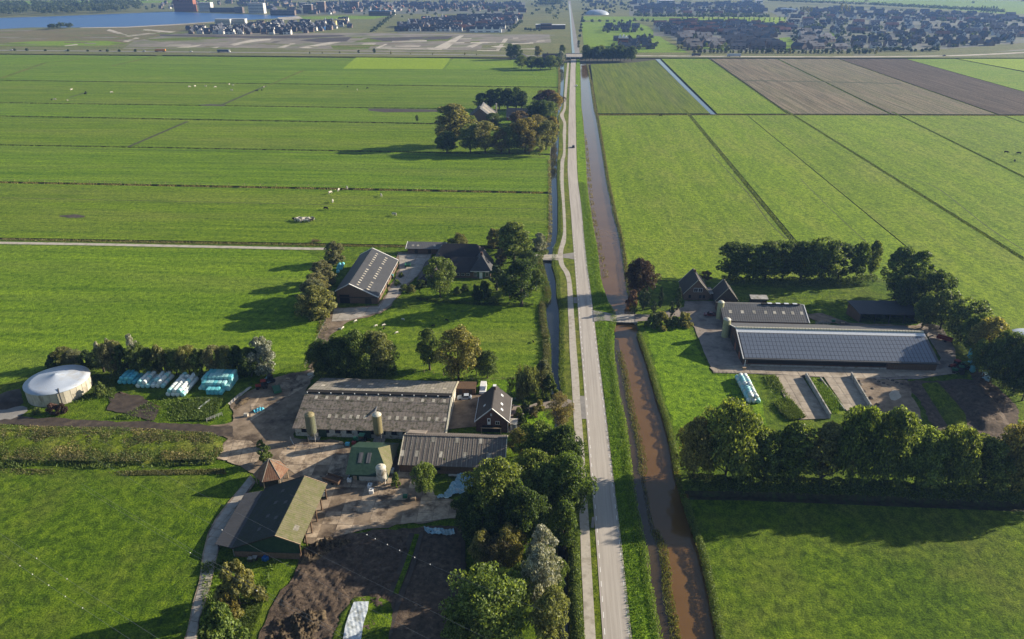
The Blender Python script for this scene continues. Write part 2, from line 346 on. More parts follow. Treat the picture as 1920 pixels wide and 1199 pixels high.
def tri_poly(name, p, z, mats, skirt=0, depth=0, ztop=None):
    """flat polygon, with sloped sides down to -depth when skirt > 0"""
    p = ccw(p); bm = bmesh.new()
    ox, oy = p[0]
    cv, _, cf, *_ = delaunay_2d_cdt([Vector((x-ox, y-oy)) for x, y in p], [], [list(range(len(p)))], 1, 1e-5)
    tv = [bm.verts.new((v.x+ox, v.y+oy, z)) for v in cv]
    for f in cf:
        try: q = bm.faces.new([tv[i] for i in f])
        except ValueError: continue
        q.normal_update()
        if q.normal.z < 0: q.normal_flip()
    if skirt:
        top = [bm.verts.new((x, y, z)) for x, y in p]
        bot = [bm.verts.new((x, y, z-depth)) for x, y in offset(p, skirt)]
        for i in range(len(p)):
            q = bm.faces.new([top[i], bot[i], bot[(i+1) % len(p)], top[(i+1) % len(p)]]); q.material_index = 1
    me = bpy.data.meshes.new(name); bm.to_mesh(me); bm.free()
    for m in mats: me.materials.append(MATS[m])
    o = bpy.data.objects.new(name, me); C.objects.link(o); return o
def land(name, px, mat, z=0.0, skirt=.7, depth=1.4, side='bank_soil', world=False):
    return tag(tri_poly(name, px if world else GP(px), z, (mat, side), skirt, depth), kind='structure')
_lay = [0]
_re = random.Random(31)
SOFT = {'mud', 'dirt_yard', 'soil_dark', 'grass_near', 'grass_lush', 'grass_pasture', 'grass_pasture_b', 'clinker', 'asphalt_old', 'grass_right_b'}
def roughen(p, amp=.45, step=1.6):
    out = []
    for a, b in zip(p, p[1:]+p[:1]):
        a, b = Vector(a), Vector(b); L = (b-a).length; n = max(1, int(L/step)); d = (b-a)/max(L, 1e-6); nn = Vector((d.y, -d.x)); ph = _re.uniform(0, 6.28)
        for k in range(n):
            q = a+(b-a)*(k/n)
            if k: q = q+nn*amp*(math.sin(k*.7+ph)*.6+_re.uniform(-.7, .7))
            out.append((q.x, q.y))
    return out
def patch(name, px, mat, z=.03, world=False, parent=None):
    _lay[0] += 1; w_ = px if world else GP(px)
    if mat in SOFT and max(q[1] for q in w_) < 420 and not name.startswith(('path', 'bridge', 'farm_drive')): w_ = roughen(list(w_), .55 if name != 'farm_apron' else .12)
    o = tri_poly(name, w_, z+_lay[0]*.0009, (mat,))
    return tag(o, kind='structure') if parent is None else o
def ribbon(name, L, Rr, mat, z=.03, kind='structure', n=3):
    L = smooth_line(GP(L), n); Rr = smooth_line(GP(Rr), n)
    m = min(len(L), len(Rr)); b = MB()
    vs = [(*L[i], z) for i in range(m)]+[(*Rr[i], z) for i in range(m)]
    b.add(vs, [(i, m+i, m+i+1, i+1) for i in range(m-1)])
    return tag(b.build(name, mat), kind=kind)
def strip(name, pts, w, mat, z=.03, world=False, n=3):
    c = smooth_line(pts if world else GP(pts), n); b = MB(); vs = []
    for i, p in enumerate(c):
        d = Vector(c[min(i+1, len(c)-1)])-Vector(c[max(i-1, 0)]); d.normalize(); ww = w/2
        vs += [(p[0]-d.y*ww, p[1]+d.x*ww, z), (p[0]+d.y*ww, p[1]-d.x*ww, z)]
    b.add(vs, [(2*i, 2*i+1, 2*i+3, 2*i+2) for i in range(len(c)-1)])
    return tag(b.build(name, mat), kind='structure')
def inpoly(x, y, p):
    r = False; j = len(p)-1
    for i in range(len(p)):
        if (p[i][1] > y) != (p[j][1] > y) and x < (p[j][0]-p[i][0])*(y-p[i][1])/(p[j][1]-p[i][1])+p[i][0]: r = not r
        j = i
    return r
ORD = ['first', 'second', 'third', 'fourth', 'fifth', 'sixth', 'seventh', 'eighth', 'ninth', 'tenth', 'eleventh', 'twelfth', 'thirteenth', 'fourteenth', 'fifteenth', 'sixteenth', 'seventeenth', 'eighteenth', 'nineteenth', 'twentieth']
# ================================================================== THE SETTING
BIG = 14000
tag(tri_poly('ground', [(-BIG, -2000), (BIG, -2000), (BIG, BIG), (-BIG, BIG)], -1.35, ('ditch_soil',)), kind='structure')
# far land beyond the fields, out to the horizon
yf = G(960, 107.5)[1]
far = [G(-60, 100.5), G(640, 106.5), G(1050, 108.5), G(1240, 108.5), G(1980, 109)]
tag(tri_poly('far_land', [(-BIG, far[0][1])]+far+[(BIG, far[-1][1]), (BIG, BIG), (-BIG, BIG)], 0, ('polder_far',)), kind='structure')
# ---- left fields, split by ditches (pixel y of each ditch at x=0 and at its right end)
def ly(a, x): return a[0]+(a[2]-a[0])*x/a[1]
RE = [(1047, 110), (1047.5, 131), (1048, 163), (1043, 205), (1037, 222), (1031, 290), (1030, 361), (1028, 440), (1022, 466)]
def rex(y):
    for a, b in zip(RE, RE[1:]):
        if a[1] <= y <= b[1]: return a[0]+(b[0]-a[0])*(y-a[1])/(b[1]-a[1])
    return RE[-1][0]
LD = [((102.5, 1047, 112.5), 5), ((151, 1048, 164), 5.0), ((193, 1040, 207), 4.6), ((218, 1035, 236), 5.0), ((272, 1032, 290), 3.8), ((342, 1030, 362), 4.4), ((448, 1022, 466), 3.4)]
LM = ['grass_pasture_b', 'grass_pasture', 'grass_pasture_b', 'grass_pasture', 'grass_pasture_b', 'grass_pasture']
for i in range(len(LD)-1):
    (a, w0), (b, w1) = LD[i], LD[i+1]
    def pt(l, x, dw):
        g = G(x, ly(l, x)); return (g[0], g[1]+dw)
    xs = [-700, -300, 0, 350, 700]
    xa, xb = rex(a[2]), rex(b[2])
    poly = [pt(b, x, w1/2) for x in xs]+[pt(b, xb, w1/2)]
    for (x, y) in reversed(RE):
        if a[2]+2 < y < b[2]-2: poly.append(G(x, y))
    poly += [pt(a, xa, -w0/2)]+[pt(a, x, -w0/2) for x in reversed(xs)]
    land('field', poly, LM[i], skirt=.6, depth=1.2, world=True)
# freshly mown strips and worn lines on the far left fields
patch('mown_strip', [(643, 129), (668, 108), (845, 109.5), (830, 130)], 'grass_bright')
patch('mown_strip', [(835, 130), (850, 110), (962, 112), (962, 131)], 'grass_mown')
for a, b, w, m in [((0, 148), (85, 118), 7, 'grass_verge'), ((85, 118), (150, 112), 6, 'grass_verge'), ((210, 124), (305, 103), 6, 'grass_verge'), ((505, 160), (570, 132), 5, 'grass_verge'), ((240, 276), (352, 228), 3.0, 'bank_soil'), ((416, 197), (500, 161), 3.2, 'bank_soil'), ((130, 183), (165, 173), 2.4, 'bank_soil')]:
    strip('worn_track', [a, b], w, m, .04)
for l, w in [((371, 1030, 393), .7), ((275.5, 1030, 296), .9), ((129.5, 1047, 133), .7), ((230, 700, 236), .5)]:
    strip('shallow_drain', [(-100, ly(l, -100)), (300, ly(l, 300)), (700, ly(l, 700)), (l[1]-6, ly(l, l[1]-6))] if l[1] > 900 else [(-60, ly(l, -60)), (350, ly(l, 350)), (700, ly(l, 700))], w, 'bank_soil', .035)
patch('muddy_patch', [(690, 204), (720, 204), (830, 206), (832, 210), (720, 211), (692, 208)], 'mud')
patch('muddy_patch', [(110, 405), (140, 402), (160, 405), (158, 408), (130, 409)], 'mud')
patch('muddy_patch', [(372, 197), (395, 195.5), (425, 197), (420, 199.5), (380, 199)], 'mud')
# ---- the left farms' land, one sheet from the field ditch to below the frame
LB = [(1028, 470), (1016, 486), (1018, 500), (1024, 520), (1032, 556), (1022, 572), (1022, 600), (1028, 632), (1030, 670), (1029, 705), (1030, 740), (1036, 800), (1040, 900), (1043, 1040), (1046, 1114), (1050, 1300)]
gl = [(x, y+1.5) for x, y in [G(-700, ly(LD[-1][0], -700)), G(0, 448.5), G(600, 459), G(1010, 467.5)]]
gl = [(p[0], p[1]-2.6) for p in gl]
land('farm_land', gl+GP(LB)+[(-40, 60), (-260, 60), (-500, 160)], 'grass_near', depth=1.5, world=True)
patch('pasture', [(0, 459), (560, 470), (612, 490), (600, 560), (610, 590), (575, 680), (500, 700), (300, 695), (90, 690), (60, 700), (0, 722), (-300, 730), (-500, 455)], 'grass_pasture_b')
patch('paddock', [(640, 618), (740, 585), (850, 570), (1000, 578), (1008, 640), (1003, 705), (900, 712), (750, 690), (700, 680)], 'grass_pasture')
# ---- the strip that carries cycle path and road
VL = [(1058, 118), (1058, 136), (1057.5, 162), (1055.5, 194), (1051, 208), (1047, 215), (1047, 225), (1049, 240), (1048, 270), (1047, 290), (1045, 300), (1044.5, 340), (1046, 371), (1046, 392), (1046, 434), (1043, 455), (1038, 465), (1036, 480), (1035, 497), (1040, 512), (1043.5, 530), (1044, 554), (1049, 577), (1050, 600), (1050, 631), (1050, 662), (1049, 701), (1054, 737), (1058, 800), (1062, 900), (1064, 1000), (1065, 1043), (1066, 1114), (1069, 1199), (1071, 1300)]
VR = [(1088, 120), (1088.5, 152), (1090, 200), (1092.8, 220), (1097, 272), (1101, 345), (1104, 371), (1108.5, 402), (1112.6, 429), (1119, 462), (1125, 516), (1131, 548), (1137, 564), (1152, 586), (1154, 605), (1148, 625), (1148, 639), (1151.5, 675), (1156, 709), (1161, 748), (1170, 784), (1177, 833), (1183, 886), (1190, 940), (1201, 995), (1210, 1034), (1215, 1078), (1224, 1132), (1235, 1194), (1250, 1300)]
land('road_verge', GP(VL)+list(reversed(GP(VR))), 'grass_verge', world=True, depth=1.2, skirt=.5)
RL = [(1070.7, 112), (1069.7, 131), (1068.4, 162), (1067, 200), (1065.9, 230), (1065.6, 267), (1064.6, 300), (1064.6, 325), (1065.8, 342), (1068, 371), (1070.8, 402), (1072.8, 434), (1075, 463), (1079, 515), (1085, 600), (1092, 690), (1099, 780), (1107, 885), (1115.8, 990), (1130.3, 1199), (1137, 1300)]
RR = [(1080.2, 112), (1079, 131), (1079, 162), (1079, 200), (1079.6, 230), (1080.3, 267), (1081.2, 300), (1082.3, 325), (1083.8, 342), (1087.8, 371), (1091.6, 402), (1094.6, 434), (1097.6, 463), (1104, 515), (1114, 600), (1125, 690), (1136.5, 780), (1149, 885), (1162, 990), (1185, 1199), (1195, 1300)]
# lush strip between road and canal
ribbon('verge_grass', [(x+1.2, y) for x, y in RR], VR_ := [(1087, 112), (1087.5, 131), (1088, 162), (1089.5, 200), (1092.5, 230), (1096, 267), (1098, 300), (1099, 325), (1100, 342), (1103, 371), (1107, 402), (1112, 434), (1118, 463), (1124, 515), (1150, 600), (1152, 690), (1167, 780), (1181, 885), (1198, 990), (1233, 1199), (1247, 1300)], 'grass_lush', .02)
ribbon('road', RL, RR, 'road_concrete', .06)
# pale edge bands of the concrete road, and the worn wheel tracks' joints
PL = [(1064, 118), (1060, 152), (1057.7, 183), (1056.6, 204), (1050, 215), (1053, 224), (1056.5, 232), (1055, 251), (1056, 272), (1055, 291), (1051, 303), (1048.5, 335), (1053, 371), (1055, 402.5), (1056, 434), (1052, 453), (1048, 466), (1046, 479), (1049, 497), (1057, 510), (1062.5, 525), (1064, 548), (1065, 585), (1067, 620), (1068, 655), (1071, 701), (1073.5, 745), (1076, 789), (1079, 840), (1083, 920), (1088, 999), (1090, 1061), (1093, 1114), (1096, 1199), (1099, 1300)]
PR = [(1067, 118), (1064.6, 152), (1062, 183), (1061, 204), (1057, 215), (1059, 224), (1061.5, 232), (1061.5, 251), (1060.6, 272), (1060.4, 291), (1058, 303), (1057, 335), (1058.5, 371), (1060.5, 402.5), (1061.6, 434), (1061, 453), (1057, 466), (1055.5, 479), (1058, 497), (1067, 510), (1071, 525), (1073.6, 548), (1076, 585), (1078.6, 620), (1081, 655), (1085, 701), (1087.6, 745), (1091, 789), (1095, 840), (1100, 920), (1105.5, 999), (1109, 1061), (1112, 1114), (1117, 1199), (1122, 1300)]
ribbon('cycle_path', PL, PR, 'path_concrete', .055)
# grass strip between the two, a shade greener
for nm, pts in [('path_link', [(1055, 477), (1066, 475.5), (1076, 474), (1076.5, 487), (1066, 485), (1056, 484)]), ('path_link', [(1075, 558), (1081.5, 558), (1082.5, 569), (1076, 569)]), ('path_link', [(1087, 743), (1096.5, 743), (1100, 786), (1090.5, 786)]), ('path_link', [(1110, 970), (1115, 970), (1114, 990), (1108, 990)])]:
    patch(nm, pts, 'asphalt_old', .05)
# painted edge dashes
def edge_dash(name, line, off):
    c = smooth_line(GP(line), 6); d = 0; k = 0; last = c[0]
    for i in range(1, len(c)):
        a, b = Vector(c[i-1]), Vector(c[i])
        seg = (b-a).length; t = 0
        while True:
            nx = k*4.0
            if nx > d+seg: break
            p = a+(b-a)*((nx-d)/seg); k += 1
            if p.y > 330 or p.y < 88: continue
            u = (b-a).normalized(); w = Vector((u.y, -u.x))*(-1 if u.y < 0 else 1)
            q = p+w*off; m = MB(); m.quad((q.x-w.x*.07, q.y-w.y*.07, .068), (q.x+w.x*.07, q.y+w.y*.07, .068), (q.x+w.x*.07+u.x*1.5, q.y+w.y*.07+u.y*1.5, .068), (q.x-w.x*.07+u.x*1.5, q.y-w.y*.07+u.y*1.5, .068))
            o = m.build('edge_dash', 'white_paint'); o.parent = ROAD
        d += seg
ROAD = bpy.data.objects['road']
edge_dash('edge_dash', RL, .45); edge_dash('edge_dash', RR, -.45)
# ---- water
strip_w = lambda L, Rr, nm, mat, z, pad: None
def water_between(name, L, Rr, mat, z, pad=2.0):
    L = smooth_line(GP(L), 2); Rr = smooth_line(GP(Rr), 2); m = min(len(L), len(Rr)); b = MB()
    b.add([(L[i][0]-pad, L[i][1], z) for i in range(m)]+[(Rr[i][0]+pad, Rr[i][1], z) for i in range(m)], [(i, m+i, m+i+1, i+1) for i in range(m-1)])
    return tag(b.build(name, mat), kind='structure')
CR = [(1099, 120), (1105, 152), (1112, 200), (1117, 220), (1126, 272), (1138, 345), (1144, 371), (1150, 402), (1158, 429), (1165, 462), (1172, 516), (1177, 548), (1180, 564), (1184, 586), (1187, 605), (1192, 625), (1197, 639), (1210, 675), (1220, 709), (1231, 748), (1243, 784), (1255.5, 833), (1264.5, 886), (1279, 940), (1297, 995), (1311, 1034), (1322, 1078), (1333, 1132), (1345, 1194), (1364, 1300)]
water_between('canal_water', VR, CR, 'canal_water', -.75, 2.2)
water_between('canal_shallows', [(1148, 630), (1151.5, 675), (1156, 709), (1161, 748), (1170, 784), (1177, 833), (1183, 886), (1201, 995), (1215, 1078), (1235, 1194), (1250, 1300)], [(1160, 634), (1166, 675), (1175, 709), (1181, 748), (1190, 784), (1202, 833), (1206, 886), (1228, 995), (1250, 1078), (1268, 1194), (1284, 1300)], 'canal_shallow', -.742, .0)  # darker, duller strip of water along the left bank
water_between('ditch_water', [(x-22, y) for x, y in VL[:-1]]+[(1000, 1300)], VL, 'ditch_water', -.8, 1.5)
# ---- right of the canal
CB = [(x+5 if y < 500 else x+7, y) for x, y in CR]
def cbx(y):
    for a, b in zip(CB, CB[1:]):
        if a[1] <= y <= b[1]: return a[0]+(b[0]-a[0])*(y-a[1])/(b[1]-a[1])
def cb_between(y0, y1): return [(cbx(y0), y0)]+[p for p in CB if y0 < p[1] < y1]+[(cbx(y1), y1)]
def gap(line, w):            # shift a ditch's centre line sideways in metres
    a, b = [Vector(G(*p)) for p in line]; d = (b-a).normalized(); n = Vector((d.y, -d.x))
    if n.x < 0: n = -n
    return [tuple(a+n*w), tuple(b+n*w)]
FB = 535          # the farm land begins here
FBL = [(1178, 524), (1350, 531), (1516, 527), (1640, 520), (1735, 545), (1800, 590), (1870, 640), (1990, 700)]
def on_fbl(x):
    for a, b in zip(FBL, FBL[1:]):
        if a[0] <= x <= b[0]: return a[1]+(b[1]-a[1])*(x-a[0])/(b[0]-a[0])
D1 = [(1293, 216.5), (1548, 525)]; D2 = [(1401, 216.5), (1775, 525)]; D3 = [(1488, 216.5), (1990, 530)]; D4 = [(1687, 217), (1990, 367)]; D5 = [(1883, 217.5), (2200, 330)]
TOP = lambda x: G(x, 217.3+(x-1120)*.0012)
def fieldR(Lp, Rp, mat):   # polygon from world points
    return land('field', Lp+Rp, mat, world=True, skirt=.45, depth=.8)
def seg(d, w, endpx=None):
    a, b = gap(d, w); return a, b
a1, b1 = seg(D1, -1.6); fieldR(GP(cb_between(217, 522)), [G(1350, 531), G(1500, 527), b1, a1], 'grass_right')
a1, b1 = seg(D1, 1.6); a2, b2 = seg(D2, -.35); fieldR([a1, b1, G(1640, 520), G(1735, 545)], [b2, a2], 'grass_right_b')
a2, b2 = seg(D2, .35); a3, b3 = seg(D3, -1.4); fieldR([a2, b2, G(1735, 545), G(1800, 590), G(1870, 640), G(1990, 700), G(2600, 760)], [b3, a3], 'grass_right')
a3, b3 = seg(D3, 1.4); a4, b4 = seg(D4, -1.3); fieldR([a3, b3, G(2600, 700)], [G(2600, 500), b4, a4], 'grass_right_b')
a4, b4 = seg(D4, 1.3); a5, b5 = seg(D5, -.8); fieldR([a4, b4], [b5, a5], 'grass_right')
a5, b5 = seg(D5, .8); fieldR([a5, b5], [G(2600, 330), G(2600, 219)], 'grass_right_b')
for pts, w in [([(1335, 290), (1400, 360), (1440, 415), (1475, 448)], .5), ([(1630, 320), (1740, 345), (1800, 385), (1850, 425), (1920, 470)], .5), ([(1500, 335), (1560, 395), (1625, 455)], .4)]:
    strip('cattle_track', pts, w, 'bank_soil', .03)
# upper right parcels
TY = 110.5
land('field', [(1107, 121), (1190, 117.5), (1228, 112.5), (1331, 213), (1121, 213), (1114, 170)], 'grass_striped', skirt=.5, depth=.8)
land('field', [(1240, TY), (1327, TY), (1474, 213.6), (1345, 213.4)], 'grass_right_b', skirt=.5, depth=.8)
land('field', [(1333, TY), (1456, TY+.5), (1667, 214), (1481, 213.6)], 'stubble', skirt=.5, depth=.8)
land('field', [(1460, TY+.5), (1572, TY+.5), (1868, 215), (1673, 214)], 'stubble', skirt=.4, depth=.8)
land('field', [(1575, TY+.5), (1698, TY+.5), (1920, 173), (2200, 248), (2200, 216), (1874, 215)][:3]+[(2080, 214.5), (1874, 215)], 'ploughed', skirt=.3, depth=.6)
land('field', [(1700, TY+.5), (1790, TY), (1920, 135.5), (2200, 190), (2200, 214), (2086, 214), (1923, 173)], 'grass_mown', skirt=.3, depth=.6)
land('field', [(1795, TY), (2300, 111), (2400, 190), (2200, 186), (1921, 134)], 'grass_bright', skirt=.3, depth=.6)
water_between('drain_water', [(1229, 111), (1280, 162), (1333, 214)], [(1237, 111), (1288, 162), (1342, 214)], 'drain_water' if 'drain_water' in MATS else 'ditch_water', -.35, 0)
patch('weedy_line', [(1390, 150.5), (1520, 152.5), (1690, 156.5), (1690, 158), (1520, 154), (1390, 152)], 'bank_soil', .03)
# the right farm's land down to the tree-lined ditch
FL = GP(cb_between(523.5, 920))+[G(1420, 922), G(1600, 928), G(1800, 936), G(1990, 944), G(2200, 950), G(2300, 760)]+[G(x, y) for x, y in reversed(FBL)]
land('farm_land', FL, 'grass_near', world=True)
land('field', GP(cb_between(937, 1300))+[G(2300, 1300), G(2300, 972), G(1920, 960), G(1600, 947), G(1400, 939)], 'grass_near', world=True)
MATS['lawn'] = MATS['grass_right_b']
patch('meadow', [(1210, 612), (1290, 612), (1312, 660), (1335, 702), (1395, 702), (1430, 760), (1440, 800), (1330, 810), (1262, 800), (1238, 720)], 'grass_lush', .02)
# shore and far country
patch('heath', [(-700, 60), (0, 57), (140, 55), (330, 46), (390, 44), (330, 62), (250, 75), (230, 84), (0, 86), (-700, 84)], 'heath_far', .05)
patch('meadow', [(-300, 83), (0, 82), (60, 78), (200, 77), (240, 82), (200, 86), (-300, 86)], 'grass_mown', .08)
patch('lake_water', [(-900, 38), (0, 34), (90, 31.5), (200, 27), (320, 22.5), (420, 26), (500, 28), (560, 30), (540, 34), (460, 38), (400, 41), (330, 45.5), (240, 50.5), (150, 52), (60, 52), (0, 55), (-900, 62)], 'lake_water', .10)
patch('beach', [(150, 52.2), (240, 50.7), (330, 45.7), (400, 41.2), (402, 42.2), (330, 47.2), (240, 52), (150, 53.2)], 'sand_dull', .12)
patch('beach', [(520, 33), (560, 31), (568, 35), (545, 37.5), (524, 37)], 'sand_dull', .12)
patch('meadow', [(-900, 3), (100, 2), (400, 1), (390, 5), (250, 6), (0, 9), (-900, 12)], 'grass_mown', .05)
patch('meadow', [(560, 32), (640, 30), (730, 31), (700, 36), (640, 36), (570, 36)], 'grass_mown', .07)
# building land in the middle distance
patch('building_land', [(230, 92), (250, 78), (330, 63), (480, 63), (660, 62), (760, 63), (905, 64), (1030, 65), (1038, 98), (700, 98), (500, 93)], 'site_soil', .05)
for q in [[(660, 80), (690, 72), (850, 71), (840, 77), (700, 79)], [(270, 74), (420, 68), (440, 71), (300, 79)], [(620, 86), (700, 84), (690, 92), (625, 92)]]:
    patch('rough_grass', q, 'grass_verge', .07)
patch('rough_grass', [(905, 85), (1040, 80), (1042, 98), (900, 97)], 'polder_far', .08)
for q in [[(703, 91), (722, 83), (727, 83), (712, 90), (830, 92), (828, 94)], [(742, 86), (790, 86), (785, 88), (740, 88)], [(812, 91), (862, 67), (870, 67), (838, 92)], [(735, 77), (800, 76), (800, 78), (735, 79)], [(838, 80), (930, 79), (930, 81), (836, 82)], [(875, 87), (905, 79), (910, 79), (886, 90)], [(930, 94), (945, 73), (953, 73), (936, 95)], [(895, 94.5), (936, 94.5), (936, 96), (894, 96)], [(920, 88), (936, 86), (950, 88), (936, 90)], [(560, 90), (620, 79), (628, 80), (580, 91)], [(515, 91), (545, 82), (555, 82), (530, 91)], [(430, 84), (470, 75), (510, 73), (505, 76), (470, 80), (440, 86)], [(330, 89), (380, 84), (368, 88), (345, 91)], [(390, 91), (412, 88), (405, 91)], [(610, 86), (640, 79), (625, 79), (596, 86)], [(958, 82), (1000, 80), (1000, 82), (958, 84)], [(1008, 77), (1020, 75), (1022, 78), (1005, 79)], [(965, 92), (1010, 91), (1010, 93), (965, 93)], [(120, 86), (145, 83), (146, 85), (122, 87)], [(205, 55), (240, 66), (300, 61), (300, 63), (240, 69), (200, 58)], [(230, 78), (255, 71), (262, 72), (240, 79)], [(270, 55), (330, 60), (320, 62), (268, 57)]]:
    patch('sand_track', q, 'sand_dull', .10)
patch('mud_strip', [(300, 65), (470, 68), (640, 66), (650, 68), (560, 73), (470, 72), (300, 68)], 'mud', .11)
patch('mud_strip', [(560, 76), (600, 72), (660, 70), (650, 78), (600, 80)], 'mud', .11)
patch('mud_strip', [(690, 72), (850, 68), (840, 74), (720, 78)], 'mud', .09)
# ring road along the far edge of the fields
strip('ring_road', [(-300, 92.5), (0, 94.8), (300, 97.4), (640, 100.6), (900, 103.8), (1078, 106)], 11, 'asphalt_old', .14)
strip('ring_road', [(1078, 105.6), (1220, 105.2), (1400, 106.6), (1600, 107.2), (1760, 105.5), (1850, 102.5), (1960, 97)], 12, 'sand_dull', .14)
strip('ring_road', [(1600, 104), (1760, 101.5), (1850, 98), (1960, 92)], 8, 'asphalt_old', .16)
strip('noise_bank', [(-200, 85.5), (0, 87), (300, 90), (640, 93.5), (800, 95), (905, 97)], 10, 'grass_verge', .18)
strip('town_road', [(700, 65), (905, 66), (1040, 66.5)], 9, 'asphalt_old', .16)
strip('town_road', [(1082, 106), (1080, 86), (1077, 70), (1074, 50), (1071, 30), (1068.5, 12), (1067.5, 2)], 9, 'asphalt_old', .20)
water_between('town_canal', [(1072.5, 101), (1071, 80), (1070, 60), (1069, 44), (1067.5, 18), (1066, 8)], [(1078, 101), (1075, 80), (1073, 60), (1071.6, 44), (1070, 18), (1068.2, 8)], 'town_canal' if 'town_canal' in MATS else 'ditch_water', .22, 0)
patch('meadow', [(1096, 98), (1090, 42), (1180, 38), (1215, 50), (1245, 75), (1290, 99), (1180, 99)], 'grass_mown', .09)
patch('meadow', [(1090, 39), (1090, 31), (1330, 33), (1430, 36), (1430, 39), (1260, 38)], 'grass_mown', .10)
patch('meadow', [(1270, 44), (1290, 33), (1475, 33), (1470, 46)], 'grass_bright', .12)
patch('meadow', [(1430, 0.5), (1560, 4), (1640, 9), (1800, 20), (1880, 26), (2100, 30), (2100, 6), (1850, 1)], 'grass_mown', .10)
patch('stubble_far', [(1560, 3), (1640, 6), (1620, 8), (1540, 6)], 'sand_dull', .13)
patch('meadow', [(1330, 70), (1350, 88), (1375, 97), (1310, 92), (1280, 84)], 'grass_mown', .12)
patch('meadow', [(1460, 72), (1480, 70), (1502, 94), (1475, 96)], 'grass_mown', .12)
patch('meadow', [(1555, 60), (1570, 60), (1572, 74), (1556, 74)], 'grass_mown', .12)
patch('road_bank', [(1640, 97), (1760, 95), (1860, 90), (1960, 80), (1960, 90), (1850, 99), (1760, 102), (1640, 104)], 'polder_far', .12)

_rp = random.Random(77)
_bl = [(300, 90), (330, 70), (480, 70), (660, 69), (905, 68), (1030, 68), (1036, 96), (700, 96), (500, 92)]
for _k in range(70):
    _x = _rp.uniform(300, 1030); _y = _rp.uniform(69, 95); _w = _rp.uniform(8, 46); _h = _rp.uniform(.6, 2.2); _s = (1040-_x)/(_y+55)*_h
    if inpoly(_x, _y, _bl) and inpoly(_x+_w, _y, _bl):
        patch('building_plot', [(_x-_s, _y+_h), (_x-_s+_w, _y+_h), (_x+_w, _y), (_x, _y)], _rp.choice(['grass_verge', 'site_soil', 'mud', 'sand_dull', 'polder_far', 'heath_far']), .06)
for _k in range(26):
    _x = _rp.uniform(-60, 300); _y = _rp.uniform(57, 84); _w = _rp.uniform(20, 80); _h = _rp.uniform(.5, 1.6)
    patch('heath_patch', [(_x-_w*.1, _y+_h), (_x+_w*.8, _y+_h*1.1), (_x+_w, _y), (_x, _y-.2)], _rp.choice(['heath_far', 'polder_far', 'grass_verge', 'site_soil']), .07)
# ================================================================== VEGETATION
def unit(v): return v/np.maximum(1e-9, np.linalg.norm(v, axis=-1, keepdims=True))
def leaf_quads(c, nrm, size, rng, aspect=1.5, up=None):
    n = len(c); t = rng.normal(size=(n, 3)) if up is None else np.tile(np.array(up, float), (n, 1))+rng.normal(size=(n, 3))*.25
    t = unit(t-nrm*np.sum(t*nrm, 1, keepdims=True)); b = np.cross(nrm, t)
    s = (size*(.65+.7*rng.random(n)))[:, None] if np.ndim(size) == 0 else size[:, None]
    t = t*s*aspect*.5; b = b*s*.5
    return np.stack([c-t-b*.55, c-t*.1+b*1.0-b*.0, c+t+b*.3, c+t*.1-b*1.0], 1)
def crown_points(rng, kind, nc):
    """clump centres (unit crown: radius 1, z from 0 to 1) and clump radii"""
    pts = []; rad = []
    k = 0
    while len(pts) < nc and k < nc*60:
        k += 1
        z = rng.random(); a = rng.random()*6.2832
        if kind == 'round': prof = math.sqrt(max(0, 1-((z-.46)/.56)**2))
        elif kind == 'tall': prof = max(.0, math.sin(math.pi*min(1, (z*.86+.10)))**.7)*(1-.18*z)
        elif kind == 'broad': prof = math.sqrt(max(0, 1-((z-.40)/.62)**2))
        elif kind == 'column': prof = .95*(1-z**3)**.6*min(1, .45+z*3)
        elif kind == 'cone': prof = (1-z)**.8
        elif kind == 'shrub': prof = math.sqrt(max(0, 1-(z*.95)**2))
        elif kind == 'pollard': prof = math.sqrt(max(0, 1-((z-.42)/.6)**2))
        else: prof = math.sqrt(max(0, 1-((z-.5)/.52)**2))
        r = prof*(rng.random()**.33)*(.74+.34*rng.random())
        lob = 1+.16*math.sin(a*3+z*5)+.10*math.sin(a*5-z*9)
        p = np.array([r*lob*math.cos(a), r*lob*math.sin(a), z])
        pts.append(p); rad.append(.12+.13*rng.random())
    return np.array(pts), np.array(rad)
